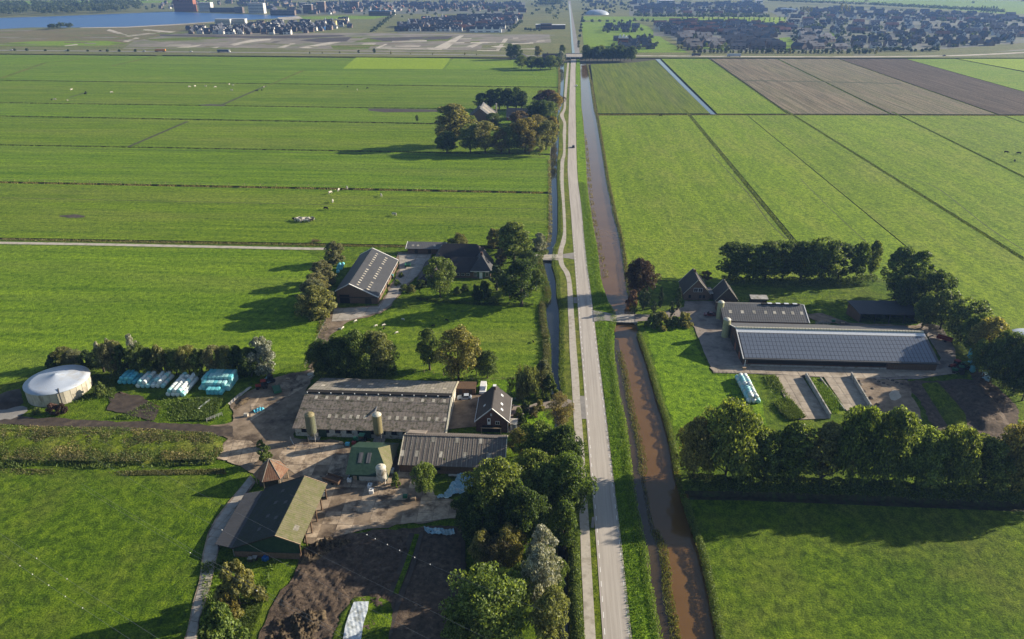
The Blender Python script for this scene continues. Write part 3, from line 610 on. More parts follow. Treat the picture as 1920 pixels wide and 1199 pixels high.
def make_tree(kind, seed, h, w, nleaf, leaf, zb=.22, nclump=60, limbs=9, aspect=1.5):
    """returns (crown mesh, trunk mesh) of a tree h metres high with a crown w metres wide"""
    rng = np.random.default_rng(seed); cz0 = h*zb; ch = h-cz0
    pts, rad = crown_points(rng, kind, nclump)
    wt = rad**2; wt /= wt.sum(); idx = rng.choice(len(pts), nleaf, p=wt)
    d = unit(rng.normal(size=(nleaf, 3))); d[:, 2] = np.where(rng.random(nleaf) < .62, np.abs(d[:, 2]), d[:, 2])
    rr = rad[idx]*(.70+.42*rng.random(nleaf)**.5)
    sc = np.array([w*.5, w*.5, ch])
    asp = np.array([1, 1, (w*.5)/ch*.92])
    c = (pts[idx]*.90+d*rr[:, None]*asp)*sc; c[:, 2] += cz0+ch*.02
    if kind == 'weeping':
        k = rng.random(nleaf)**1.2; rad_h = np.hypot(c[:, 0], c[:, 1])/(w*.5)
        drop = k*np.clip(rad_h, .25, 1)*ch*.55; c[:, 2] = np.maximum(.35+rng.random(nleaf)*.5, c[:, 2]-drop)
    nrm = unit(d*asp+rng.normal(size=(nleaf, 3))*.75+np.array([0, 0, .15]))
    if kind in ('weeping',): V = leaf_quads(c, unit(nrm*np.array([1, 1, .15])), leaf, rng, 3.2, (0, 0, 1))
    elif kind == 'pollard':
        c2 = c-np.array([0, 0, cz0+ch*.25]); V = leaf_quads(c, nrm, leaf, rng, 2.2, None)
    else: V = leaf_quads(c, nrm, leaf, rng, aspect)
    crown = quads_mesh('crown', V)
    b = MB(); tr = max(.10, h*.022); lean = rng.normal(size=2)*.03*h
    top = (lean[0], lean[1], cz0+ch*.62)
    b.tube([(0, 0, -.15), (lean[0]*.1, lean[1]*.1, h*.06), (lean[0]*.5, lean[1]*.5, cz0+ch*.22), top], [tr*1.5, tr, tr*.75, tr*.22], 7)
    order = np.argsort(-np.hypot(pts[:, 0], pts[:, 1]))[:limbs*2:2] if limbs else []
    for i in order:
        q = pts[i]*sc*.82; q[2] += cz0; t0 = min(.9, max(.12, q[2]/h-.22))
        s0 = Vector((lean[0]*t0, lean[1]*t0, max(h*.08, t0*h*.75)))
        e = Vector(q); m = s0.lerp(e, .5)+Vector((0, 0, -.03*h)); b.tube([s0, m, e], [tr*.5, tr*.3, tr*.09], 5)
    return crown, b.mesh('trunk', ('bark',))
PROTO = {}
def proto(key, *a, **k):
    kind, seeds, h, w = a[0], a[1], a[2], a[3]
    PROTO[key] = (h, w, [make_tree(kind, s, *a[2:], **k) for s in seeds])
proto('round', 'round', (3, 14, 25, 31), 11.0, 9.5, 9800, .27, zb=.18, nclump=95)
proto('tall', 'tall', (5, 17, 28), 14.0, 8.0, 9500, .28, zb=.17, nclump=95)
proto('broad', 'broad', (41, 52, 63), 12.0, 13.0, 14500, .30, zb=.16, nclump=140)
proto('weeping', 'weeping', (8, 9), 8.5, 8.5, 9000, .20, zb=.22, nclump=70)
proto('pollard', 'pollard', (11, 12), 6.0, 5.6, 12000, .16, zb=.04, nclump=80, limbs=6)
proto('shrub', 'shrub', (21, 22, 23), 3.4, 4.2, 4200, .20, zb=.02, nclump=40, limbs=4)
proto('column', 'column', (33, 34), 6.0, 1.9, 4200, .17, zb=.04, nclump=50, limbs=0)
proto('sparse', 'round', (71, 72), 9.0, 8.0, 7000, .17, zb=.16, nclump=85, limbs=22)
proto('small', 'round', (81, 82), 5.5, 4.6, 4600, .20, zb=.22, nclump=46, limbs=7)
proto('far', 'round', (91, 92, 93, 94), 10.0, 9.0, 520, 1.25, zb=.08, nclump=34, limbs=3)
proto('far_poplar', 'column', (95, 96), 14.0, 4.0, 300, 1.1, zb=.05, nclump=26, limbs=0)
_tc = [0]
def tree(x, y, h, w, kind, leaf, label, cat='tree', group=None, name=None, z=0):
    h0, w0, ms = PROTO[kind]; _tc[0] += 1; k = _tc[0]
    cm, tm = ms[k % len(ms)]
    rz = (k*2.399) % 6.283
    o = empty(name or ('shrub' if cat == 'shrub' else 'tree'), (x, y, z), label, cat, group, rz)
    s = (w/w0, w/w0, h/h0)
    link('crown', cm, leaf, o, sc=s, over=True)
    link('trunk', tm, 'bark', o, sc=(w/w0*.85+.15, w/w0*.85+.15, h/h0))
    return o
def tpx(bx, by, top, wpx, kind, leaf, label, cat='tree', group=None, name=None, hmul=1.0):
    """tree whose foot stands at that spot of the photo, reaching up to image row top"""
    x, y = G(bx, by); h = HT(bx, by, top)*hmul*1.0; w = wpx*PXM(bx, by)*1.08
    return tree(x, y, h, w, kind, leaf, label, cat, group, name)
# ---- leafy strips: hedges, reeds, weeds
def scatter_strip(path, width, n, rng):
    p = np.array(path, float); sg = np.linalg.norm(np.diff(p, axis=0), axis=1); cum = np.concatenate([[0], np.cumsum(sg)])
    t = rng.random(n)*cum[-1]; i = np.clip(np.searchsorted(cum, t)-1, 0, len(sg)-1); f = (t-cum[i])/np.maximum(sg[i], 1e-6)
    q = p[i]+(p[i+1]-p[i])*f[:, None]; d = unit(p[i+1]-p[i]); nn = np.stack([d[:, 1], -d[:, 0]], 1)
    s = (rng.random(n)-.5)*2
    return q+nn*(s*width*.5)[:, None], s, t
def blades(name, path, width, h, n, mat, seed=1, clump=1.0, bw=.10, z=0.0, lean=.35, world=False, gaps=0.0):
    rng = np.random.default_rng(seed); path = path if world else smooth_line(GP(path), 3)
    q, s, t = scatter_strip(path, width, n, rng)
    if gaps:
        k = (np.sin(t*.9+seed)+np.sin(t*.37+seed*2)+rng.normal(size=n)*.5) > gaps-.8; q, s = q[k], s[k]; n = len(q)
    hh = h*(.45+.75*rng.random(n)); a = rng.random(n)*6.283; l = rng.normal(size=(n, 2))*lean*hh[:, None]
    bx = np.stack([np.cos(a), np.sin(a)], 1)*(bw*(.6+.8*rng.random(n)))[:, None]
    zz = np.full(n, z-.05) if np.ndim(z) == 0 else z
    b0 = np.concatenate([q-bx, zz[:, None]], 1); b1 = np.concatenate([q+bx, zz[:, None]], 1)
    m1 = np.concatenate([q+bx*.9+l*.5, (zz+hh*.6)[:, None]], 1); t1 = np.concatenate([q-bx*.3+l, (zz+hh)[:, None]], 1)
    return tag(link(name, quads_mesh(name, np.stack([b0, b1, m1, t1], 1)), mat), kind='stuff')
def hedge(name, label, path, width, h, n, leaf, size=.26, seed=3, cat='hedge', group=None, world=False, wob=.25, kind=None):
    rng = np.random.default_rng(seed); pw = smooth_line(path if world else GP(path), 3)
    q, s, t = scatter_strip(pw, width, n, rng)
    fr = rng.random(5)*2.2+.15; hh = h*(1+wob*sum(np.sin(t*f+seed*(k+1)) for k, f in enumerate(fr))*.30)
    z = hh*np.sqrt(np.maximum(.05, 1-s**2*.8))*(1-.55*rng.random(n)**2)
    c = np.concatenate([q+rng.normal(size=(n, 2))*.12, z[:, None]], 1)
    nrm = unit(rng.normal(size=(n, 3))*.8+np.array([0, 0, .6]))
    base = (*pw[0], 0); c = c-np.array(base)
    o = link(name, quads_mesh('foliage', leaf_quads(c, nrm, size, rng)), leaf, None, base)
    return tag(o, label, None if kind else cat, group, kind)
# ---- north-left farm
NF = 'north farm on the left'
tpx(965, 492, 416, 82, 'tall', 'leaf_mid', 'tall broad green tree behind the farmhouse beside the cycle path')
tpx(978, 574, 486, 74, 'tall', 'leaf_dark', 'tall dark green tree between the farmhouse and the roadside ditch')
tpx(826, 558, 484, 60, 'round', 'leaf_mid', 'round leafy tree in front of the farmhouse long wing')
tpx(864, 474, 438, 34, 'round', 'leaf_olive', 'small olive tree behind the low shed roof')
tpx(846, 470, 447, 26, 'small', 'leaf_dark', 'dark small tree at the end of the low shed')
tpx(1012, 470, 436, 26, 'pollard', 'leaf_silver', 'pale grey willow between tall tree and ditch')
tpx(924, 462, 430, 24, 'pollard', 'leaf_grey', 'grey-green willow left of the tall tree')
tpx(932, 545, 494, 30, 'column', 'leaf_conifer', 'dark conifer at the right corner of the farmhouse', cat='conifer')
tpx(938, 505, 466, 26, 'tall', 'leaf_brown', 'brownish tree behind the right end of the farmhouse')
tpx(908, 560, 528, 28, 'shrub', 'leaf_dark', 'dark shrub on the lawn in front of the farmhouse', 'shrub')
tpx(893, 562, 535, 20, 'shrub', 'leaf_conifer', 'low dark shrub beside the lawn shrub before the farmhouse', 'shrub')
tpx(628, 494, 452, 36, 'pollard', 'leaf_grey', 'round grey willow at the back corner of the dark barn')
for i, (bx, by, tp, w) in enumerate([(608, 528, 487, 34), (598, 552, 508, 36), (590, 572, 524, 42), (596, 588, 535, 50)]):
    tpx(bx, by+6, tp+4, w*1.45, 'pollard', 'leaf_grey' if i < 3 else 'leaf_willow', f'grey pollard willow along the dark barn, {ORD[i]} from the back of the row', group='willows beside the dark barn')
for i, (bx, by, tp, w, lf) in enumerate([(605, 700, 640, 52, 'leaf_dark'), (640, 705, 632, 60, 'leaf_dark'), (675, 706, 624, 64, 'leaf_mid')]):
    tpx(bx, by, tp, w, 'broad', lf, f'dark bushy tree behind the long mossy barn roof, {ORD[i]} from the left', group='trees behind the long barn')
tpx(715, 702, 621, 66, 'round', 'leaf_willow', 'yellowish willow at the right end of the trees behind the long barn')
tpx(806, 694, 614, 50, 'tall', 'leaf_mid', 'slim open tree left of the big dome tree in the paddock corner')
tpx(860, 714, 617, 80, 'round', 'leaf_olive', 'big dome shaped tree in the paddock corner behind the sheds')
tpx(893, 705, 640, 24, 'small', 'leaf_willow', 'small willow peeping out right of the dome shaped tree')
tpx(914, 709, 660, 44, 'round', 'leaf_mid', 'small round tree on the lawn behind the white van')
tpx(984, 746, 685, 50, 'weeping', 'leaf_willow', 'weeping willow on the lawn behind the brick house')
tpx(1018, 736, 674, 34, 'tall', 'leaf_grey', 'tall grey-green willow between weeping willow and ditch')
tpx(1030, 745, 704, 30, 'shrub', 'leaf_dark', 'dark shrub at the ditch end by the weeping willow', 'shrub')
tpx(1046, 806, 738, 50, 'sparse', 'leaf_brown', 'half bare brownish tree beside the cycle path')
for i, (bx, by, w, lf) in enumerate([(985, 762, 18, 'leaf_dark'), (1000, 772, 20, 'leaf_brown'), (972, 775, 18, 'leaf_mid'), (1012, 760, 18, 'leaf_olive'), (978, 792, 20, 'leaf_dark')]):
    tpx(bx, by+8, by-10, w, 'shrub', lf, f'garden shrub right of the brick house, {ORD[i]} counting from the lawn', 'shrub', group='garden shrubs by the brick house')
tpx(955, 560, 512, 40, 'round', 'leaf_dark', 'dark tree left of the tall tree by the roadside ditch')
tpx(1005, 545, 505, 30, 'round', 'leaf_mid', 'green tree right of the tall dark tree by the ditch')
tpx(942, 468, 428, 34, 'round', 'leaf_olive', 'olive tree beside the tall tree behind the farmhouse')
tpx(990, 505, 470, 40, 'round', 'leaf_dark', 'dark low tree under the tall tree behind the farmhouse')
for i, (bx, by, w, lf) in enumerate([(758, 545, 16, 'leaf_mid'), (772, 548, 18, 'leaf_olive'), (790, 540, 20, 'leaf_dark'), (752, 520, 12, 'leaf_mid'), (745, 535, 14, 'leaf_light'), (858, 552, 18, 'leaf_mid'), (872, 545, 16, 'leaf_dark'), (925, 570, 20, 'leaf_mid')]):
    tpx(bx, by, by-w*.7, w, 'shrub', lf, f'garden shrub around the old farmhouse, {ORD[i]} listed from the dark barn', 'shrub', group='garden shrubs by the old farmhouse')
hedge('hedge', 'low dark hedge along the garden of the old farmhouse', [(780, 562), (830, 566), (900, 572), (1000, 574)], 1.6, 1.1, 5000, 'leaf_dark', .2, 51)
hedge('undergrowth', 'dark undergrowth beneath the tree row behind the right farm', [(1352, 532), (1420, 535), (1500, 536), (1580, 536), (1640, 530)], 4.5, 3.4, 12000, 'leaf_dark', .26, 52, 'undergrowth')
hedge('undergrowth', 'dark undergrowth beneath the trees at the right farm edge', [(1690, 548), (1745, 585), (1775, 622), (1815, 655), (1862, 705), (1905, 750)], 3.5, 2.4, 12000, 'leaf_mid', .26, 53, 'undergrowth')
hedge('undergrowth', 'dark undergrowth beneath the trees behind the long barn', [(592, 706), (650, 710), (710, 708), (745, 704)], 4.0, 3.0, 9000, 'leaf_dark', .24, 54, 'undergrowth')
# ---- wood along the road, lower middle
for (bx, by, tp, w, k, lf, lb) in [
    (975, 865, 808, 46, 'round', 'leaf_olive', 'yellowish bush tree at the right end of the ribbed shed roof'),
    (1010, 890, 795, 70, 'round', 'leaf_green', 'green tree at the top of the roadside wood'),
    (1052, 905, 805, 78, 'broad', 'leaf_dark', 'dark tree of the roadside wood touching the cycle path, farther one'),
    (1062, 985, 858, 92, 'broad', 'leaf_green', 'large tree overhanging the cycle path in the roadside wood'),
    (1020, 985, 875, 84, 'round', 'leaf_mid', 'tree in the middle of the roadside wood'),
    (935, 1000, 872, 112, 'broad', 'leaf_mid', 'broad green tree of the roadside wood right of the blue tarp'),
    (985, 1040, 925, 92, 'broad', 'leaf_dark', 'dark tree deep in the roadside wood above the silver willow'),
    (905, 1042, 948, 78, 'round', 'leaf_dark', 'dark tree at the left edge of the roadside wood by the concrete yard'),
    (1058, 1040, 940, 56, 'tall', 'leaf_green', 'narrow tree between roadside wood and cycle path'),
    (935, 1090, 1012, 74, 'sparse', 'leaf_brown', 'brownish thin leaved tree above the big round tree at the bottom'),
    (905, 1075, 1000, 50, 'round', 'leaf_olive', 'olive tree beside the brownish thin leaved tree'),
    (1015, 1090, 985, 56, 'tall', 'leaf_silver', 'silver white willow in the roadside wood, farther one'),
    (1012, 1160, 1030, 70, 'broad', 'leaf_silver', 'silver white willow in the roadside wood, nearer one'),
    (920, 1225, 1085, 150, 'broad', 'leaf_light', 'large bright green tree at the bottom edge of the picture'),
    (1030, 1225, 1105, 74, 'round', 'leaf_willow', 'yellowish willow beside the bottom bright green tree'),
    (870, 1250, 1150, 70, 'round', 'leaf_mid', 'green tree left of the bottom bright green tree'),
    (980, 1130, 1060, 50, 'round', 'leaf_mid', 'green tree behind the nearer silver willow'),
    (878, 1010, 930, 56, 'round', 'leaf_dark', 'dark tree at the edge of the wood beside the narrow blue tarpaulin'),
    (955, 1075, 992, 66, 'round', 'leaf_olive', 'olive tree between the brownish tree and the farther silver willow'),
    (1042, 1120, 1046, 44, 'round', 'leaf_mid', 'green tree between the silver willow and the dark ditch'),
    (1002, 950, 850, 80, 'broad', 'leaf_mid', 'broad green tree in the upper middle of the roadside wood'),
    (968, 1010, 905, 70, 'round', 'leaf_green', 'green tree in the heart of the roadside wood')]:
    tpx(bx, by-.22*w, tp, w, k, lf, lb)
# ---- lower left
tpx(452, 1138, 1062, 78, 'shrub', 'leaf_olive', 'olive bush beside the concrete path below the open barn', 'shrub')
tpx(432, 1165, 1118, 40, 'small', 'leaf_autumn', 'yellow autumn shrub near the concrete path at the bottom', 'shrub')
tpx(425, 1215, 1140, 74, 'shrub', 'leaf_light', 'bright green bush at the bottom by the concrete path', 'shrub')
tpx(400, 1240, 1180, 50, 'shrub', 'leaf_mid', 'dark green bush at the bottom edge beside the path', 'shrub')
tpx(501, 872, 838, 28, 'small', 'leaf_mid', 'small tree in the yard behind the rusty pyramid roof')
tpx(798, 928, 868, 44, 'round', 'leaf_light', 'small bushy tree in front of the ribbed shed')
tpx(832, 880, 858, 14, 'small', 'leaf_mid', 'little tree against the wall of the ribbed shed')
tpx(742, 912, 888, 18, 'shrub', 'leaf_light', 'green bush beside the white feed silo', 'shrub')
tpx(540, 920, 905, 14, 'shrub', 'leaf_mid', 'small bush at the corner of the rusty pyramid roof', 'shrub')
tpx(490, 840, 826, 16, 'shrub', 'weed_green', 'low green bush in the yard left of the first feed silo', 'shrub')
# hedgerow behind the bales
HR = [(104, 690, 666, 36, 'leaf_dark'), (124, 688, 652, 36, 'leaf_olive'), (142, 688, 656, 36, 'leaf_grey'), (168, 692, 660, 36, 'leaf_dark'), (196, 698, 652, 36, 'leaf_willow'), (216, 703, 640, 40, 'leaf_grey'), (238, 703, 652, 42, 'leaf_dark'), (262, 702, 645, 40, 'leaf_mid'), (285, 703, 656, 42, 'leaf_dark'), (308, 702, 650, 42, 'leaf_olive'), (332, 703, 654, 44, 'leaf_mid'), (356, 702, 648, 42, 'leaf_olive'), (380, 703, 655, 42, 'leaf_mid'), (404, 703, 650, 40, 'leaf_grey'), (428, 702, 650, 40, 'leaf_willow'), (448, 702, 650, 42, 'leaf_dark'), (472, 706, 655, 42, 'leaf_dark')]
for i, (bx, by, tp, w, lf) in enumerate(HR):
    tpx(bx, by, tp, w, 'round' if i % 3 else 'shrub', lf, f'hedgerow tree behind the wrapped bales, {ORD[i]} from the tank', group='hedgerow behind the bales')
tpx(258, 700, 626, 22, 'tall', 'leaf_silver', 'white poplar sticking out of the hedgerow above the bales')
tpx(216, 698, 634, 16, 'tall', 'leaf_silver', 'thin white poplar left in the hedgerow above the bales')
tpx(194, 698, 640, 16, 'tall', 'leaf_silver', 'lowest white poplar in the hedgerow nearest the tank')
tpx(497, 700, 630, 50, 'pollard', 'leaf_silver', 'white willow at the right end of the hedgerow')
tpx(190, 742, 718, 22, 'shrub', 'leaf_mid', 'green bush against the right side of the slurry tank', 'shrub')
tpx(100, 776, 758, 24, 'shrub', 'leaf_dusk', 'purplish bush in front of the slurry tank', 'shrub')
tpx(118, 776, 758, 20, 'shrub', 'leaf_purple', 'dark purple bush in front of the slurry tank', 'shrub')
tpx(70, 776, 766, 18, 'shrub', 'leaf_mid', 'low green bush at the foot of the slurry tank', 'shrub')
# ---- right farm
tpx(1198, 552, 488, 56, 'broad', 'leaf_purple', 'purple leaved beech on the canal bank')
tpx(1186, 572, 546, 26, 'shrub', 'leaf_dusk', 'reddish bush on the canal bank below the beech', 'shrub')
tpx(1208, 578, 548, 26, 'small', 'leaf_conifer', 'dark small tree by the bridge below the beech')
for i, (bx, by, tp, w) in enumerate([(1205, 582, 537, 13), (1238, 577, 537, 12), (1225, 592, 562, 12), (1270, 582, 538, 13), (1258, 597, 563, 12)]):
    tpx(bx, by, tp, w, 'column', 'leaf_conifer', f'narrow clipped conifer in front of the right farmhouse, {ORD[i]} counting from the canal', cat='conifer', group='clipped conifers')
for i, (bx, by, tp, w) in enumerate([(1238, 614, 585, 36), (1222, 612, 590, 26), (1282, 610, 587, 32), (1262, 612, 594, 24)]):
    tpx(bx, by, tp, w, 'shrub', 'leaf_olive' if i % 2 == 0 else 'leaf_mid', f'garden bush between bridge and farm apron, {ORD[i]} listed from the canal side', 'shrub', group='bushes by the bridge')
tpx(1322, 528, 508, 24, 'small', 'leaf_rust', 'red brown small tree behind the right farmhouse')
TR = [(1370, 528, 462, 50), (1402, 530, 458, 46), (1432, 530, 456, 46), (1465, 530, 450, 50), (1500, 530, 452, 48), (1536, 532, 452, 50), (1572, 532, 454, 50), (1608, 528, 456, 30), (1628, 524, 456, 30)]
for i, (bx, by, tp, w) in enumerate(TR):
    tpx(bx+(i*13 % 7)-3, by-4+(i % 3), tp-2+(i*29 % 11)-5, w*(1.35 if i < 7 else 1.1), 'round' if i % 2 else 'tall', ['leaf_dark', 'leaf_green', 'leaf_mid'][i % 3], f'tree in the row behind the right farm, {ORD[i]} from the farmhouse', group='tree row behind the right farm')
for i, (bx, by, tp, w, k, lf) in enumerate([(1676, 560, 462, 62, 'tall', 'leaf_green'), (1706, 572, 468, 60, 'tall', 'leaf_green'), (1738, 596, 508, 62, 'round', 'leaf_dark'), (1728, 616, 548, 44, 'round', 'leaf_mid'), (1800, 640, 562, 78, 'round', 'leaf_mid'), (1842, 682, 600, 70, 'round', 'leaf_olive'), (1880, 728, 630, 74, 'broad', 'leaf_dark'), (1832, 700, 640, 50, 'round', 'leaf_light'), (1916, 752, 650, 60, 'broad', 'leaf_dark')]):
    tpx(bx, by, tp, w, k, lf, f'tree on the right edge of the right farm, {ORD[i]} going towards the viewer', group='trees at the right edge of the farm')
for i, (bx, by, tp, w, lf) in enumerate([(1762, 618, 545, 56, 'leaf_mid'), (1822, 664, 590, 58, 'leaf_green'), (1864, 708, 622, 60, 'leaf_mid'), (1898, 742, 640, 60, 'leaf_dark'), (1690, 590, 520, 44, 'leaf_dark')]):
    tpx(bx, by, tp, w, 'round', lf, f'bushy tree filling the row at the right farm edge, {ORD[i]} of the fillers', group='trees at the right edge of the farm')
BR = [(1300, 905, 790, 78, 'broad', 'leaf_olive'), (1358, 915, 764, 110, 'broad', 'leaf_mid'), (1432, 915, 792, 80, 'round', 'leaf_mid'), (1480, 918, 788, 84, 'tall', 'leaf_green'), (1538, 918, 776, 76, 'tall', 'leaf_olive'), (1592, 922, 768, 92, 'broad', 'leaf_green'), (1655, 924, 770, 90, 'broad', 'leaf_mid'), (1715, 926, 790, 90, 'broad', 'leaf_light'), (1775, 930, 800, 90, 'broad', 'leaf_mid'), (1838, 932, 812, 86, 'round', 'leaf_mid'), (1895, 936, 806, 96, 'broad', 'leaf_olive'), (1960, 940, 806, 96, 'broad', 'leaf_mid')]
for i, (bx, by, tp, w, k, lf) in enumerate(BR):
    tpx(bx, by-.14*w, tp+[0, -6, 14, 6, 18, -4, 2, 20, 6, 12, -4, 4][i], w*1.02, k, lf, f'tall tree in the row in front of the right farm, {ORD[i]} from the canal', group='tree row in front of the right farm')
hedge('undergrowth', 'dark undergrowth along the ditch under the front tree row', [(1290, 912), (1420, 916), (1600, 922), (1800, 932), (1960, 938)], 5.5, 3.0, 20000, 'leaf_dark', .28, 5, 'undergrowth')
# ---- homestead in the middle distance
MH = [(850, 272, 196, 62, 'tall', 'leaf_olive', 'large olive tree at the left end of the middle homestead'), (838, 286, 250, 40, 'round', 'leaf_dark', 'dark round tree in front of the large olive tree'), (882, 285, 236, 40, 'round', 'leaf_mid', 'green tree before the homestead barn, left'), (910, 286, 232, 44, 'round', 'leaf_olive', 'yellow topped tree before the homestead barn'), (940, 287, 248, 36, 'sparse', 'leaf_brown', 'half bare tree in the front of the homestead'), (955, 286, 240, 36, 'round', 'leaf_mid', 'dark green tree in the front middle of the homestead'), (985, 284, 224, 48, 'round', 'leaf_autumn', 'golden tree in the front of the homestead'), (992, 286, 246, 36, 'sparse', 'leaf_brown', 'brown thin tree below the golden tree'), (1024, 280, 230, 44, 'round', 'leaf_olive', 'olive tree of the homestead beside the cycle path'), (1034, 262, 222, 22, 'round', 'leaf_autumn', 'narrow golden tree at the roadside of the homestead'), (1005, 246, 219, 34, 'round', 'leaf_autumn', 'orange tree behind the front row of the homestead'), (975, 240, 212, 30, 'round', 'leaf_rust', 'rust coloured tree beside the homestead roof'), (925, 240, 215, 26, 'round', 'leaf_dark', 'dark tree right of the grey homestead roof'), (1012, 232, 192, 40, 'broad', 'leaf_dark', 'dark tree at the right back of the homestead'), (1026, 208, 172, 42, 'broad', 'leaf_purple', 'dark purple tree at the right back of the homestead'), (1040, 212, 178, 22, 'round', 'leaf_autumn', 'golden tree beside the dark purple tree'), (1030, 235, 194, 32, 'round', 'leaf_mid', 'tree between the dark purple tree and the path'), (880, 240, 220, 24, 'round', 'leaf_light', 'light green tree left of the grey homestead roof'), (1012, 292, 262, 16, 'small', 'leaf_willow', 'little pale willow at the homestead entrance')]
for (bx, by, tp, w, k, lf, lb) in MH: tpx(bx, by+1, tp-3, w*1.25, k, lf, lb)
for i, (bx, tp) in enumerate([(903, 176), (920, 169), (936, 166), (952, 167), (968, 165), (978, 172)]):
    tpx(bx, 206, tp-2, 30, 'tall', 'leaf_dark' if i % 2 else 'leaf_green', f'tall tree in the row behind the middle homestead, {ORD[i]} from the left', group='row behind the middle homestead')
tpx(782, 230, 214, 6, 'small', 'leaf_dark', 'lone small bush in the pasture left of the homestead', 'shrub')
# ---- far farm by the crossing
for i, (bx, by, tp, w, lf) in enumerate([(958, 112, 82, 22, 'leaf_dark'), (970, 112, 84, 20, 'leaf_dark'), (1008, 108, 86, 16, 'leaf_olive'), (1054, 104, 84, 12, 'leaf_dark'), (978, 128, 104, 26, 'leaf_mid'), (996, 131, 106, 26, 'leaf_dark'), (1014, 131, 108, 26, 'leaf_dark'), (1032, 131, 104, 26, 'leaf_mid'), (1044, 130, 106, 18, 'leaf_dark'), (1052, 124, 96, 14, 'leaf_silver')]):
    tpx(bx, by, tp, w, 'round', lf, f'tree around the far farm left of the crossing, {ORD[i]} listed from the left back', group='trees around the far farm')
for i in range(13):
    bx = 1098+i*7.2; tpx(bx, 115-(i % 3), 84+(i*7 % 9), 19, 'round', ['leaf_dark', 'leaf_mid', 'leaf_dark'][i % 3], f'tree of the dark clump right of the crossing, {ORD[i]} from the road', group='dark clump right of the crossing')
# ---- banks, reeds, verges
def px_line(L, dx): return [(x+dx, y) for x, y in L]
cbank = [(x+4.5, y) for x, y in CR if y > 560]
blades('reed_bed', [p for p in cbank if p[1] > 606], 1.5, .55, 9000, 'weed_green', 1, z=-.25, bw=.07)
blades('reed_bed', [p for p in cbank if p[1] > 606], 1.5, .75, 4200, 'reed', 2, z=-.3, gaps=.7, bw=.06)
blades('reed_bed', [(x+3, y) for x, y in CR if y < 590], 1.2, .6, 6000, 'reed', 3, z=-.4, bw=.10, gaps=.4)
blades('reed_bed', [(x+2, y) for x, y in CR if y < 590], 1.6, .5, 6000, 'weed_green', 4, z=-.3, bw=.10)
blades('reed_bed', [(1163, 668), (1172, 700), (1178, 740), (1188, 785), (1200, 840), (1204, 880), (1222, 980), (1238, 1010), (1248, 1060), (1250, 1110), (1262, 1150), (1270, 1199)], 1.1, .5, 2600, 'reed', 6, z=-.75, bw=.06)
blades('reed_bed', [(1160, 655), (1170, 690), (1180, 742), (1190, 790), (1203, 845), (1206, 885)], 2.4, .6, 1500, 'reed_green', 61, z=-.75, bw=.06)
blades('reed_bed', [(1226, 990), (1242, 1020), (1250, 1066), (1252, 1110), (1262, 1155), (1268, 1199)], 2.2, .7, 1500, 'reed_green', 62, z=-.75, bw=.06)
blades('reed_bed', [(1096, 250), (1102, 300), (1108, 370), (1118, 430), (1128, 480), (1137, 520)], 2.6, .7, 2600, 'reed', 7, z=-.75, gaps=.5, bw=.10)
blades('verge_tufts', [(x+(12 if y > 560 else 6), y) for x, y in RR if y > 340], 3.4, .5, 24000, 'weed_lush', 8, bw=.07)
blades('verge_tufts', [(x-4, y) for x, y in VR if y > 340], 2.2, .7, 16000, 'weed_lush', 9, z=-.1, bw=.08)
blades('verge_tufts', [(x+3.5, y) for x, y in VL if 290 < y < 760], 1.8, .6, 9000, 'weed_green', 10, bw=.07)
blades('reed_bed', [(x-4, y) for x, y in LB if y < 760], 2.2, .9, 7000, 'reed', 11, z=-.2, bw=.08, gaps=.55)
blades('reed_bed', [(x-5, y) for x, y in LB if y < 760], 3.0, .8, 9000, 'weed_green', 14, z=-.1, bw=.08)
blades('reed_bed', [(1030, 300), (1031, 360), (1031, 440), (1020, 470)], 2.0, .8, 3500, 'reed', 12, bw=.09, gaps=.4)
blades('reed_bed', [(1048, 115), (1049, 160), (1044, 205), (1038, 222)], 2.2, 1.2, 3000, 'reed', 13, bw=.25)
hedge('hedge', 'clipped green hedge between the dark ditch and the cycle path at the bottom', [(1074, 1010), (1077, 1060), (1079, 1120), (1084, 1199), (1088, 1260)], 2.2, 1.7, 13000, 'leaf_mid', .22, 17, wob=.1)
hedge('hedge', 'low green hedge beside the cycle path next to the half bare tree', [(1054, 770), (1056, 800), (1060, 840), (1066, 900)], 1.8, 1.0, 4000, 'leaf_light', .22, 18)
for i, ((a, w_), mt) in enumerate(zip(LD[:-1], ['reed_green', 'weed_green', 'weed_green', 'weed_green', 'weed_green', 'weed'])):
    blades('ditch_reeds', [(-60, ly(a, -60)), (300, ly(a, 300)), (650, ly(a, 650)), (a[1]-12, ly(a, a[1]-12))], w_*.9, .75, 4200, mt, 20+i, z=-.35, bw=.22, gaps=.15)
blades('ditch_reeds', [(0, 449.5), (300, 455), (640, 461), (900, 466)], 2.4, .8, 6000, 'weed', 27, z=-.2, bw=.15)
for i, d in enumerate((D1, D3, D4)):
    a, b = d; blades('ditch_reeds', [a, ((a[0]+b[0])/2, (a[1]+b[1])/2) if False else a, b], 2.2, .6, 6500, 'weed_green', 30+i, z=-.3, bw=.2)
blades('ditch_reeds', [(1120, 215.5), (1340, 216), (1600, 216.5), (1920, 217.5)], 1.8, .8, 5000, 'weed', 35, z=-.3, bw=.3)
for i, L in enumerate(([(1329, 111), (1478, 214.5)], [(1457.5, 111), (1670, 215)], [(1574, 112), (1870, 215.5)])):
    blades('ditch_reeds', L, 2.0, .6, 1800, 'weed_green', 38+i, z=-.3, bw=.3)
hedge('bank_herbs', None, [(x+6, y) for x, y in CR if 606 < y < 930], 1.5, 1.0, 9000, 'weed_green', .15, 71, kind='stuff', wob=.35)
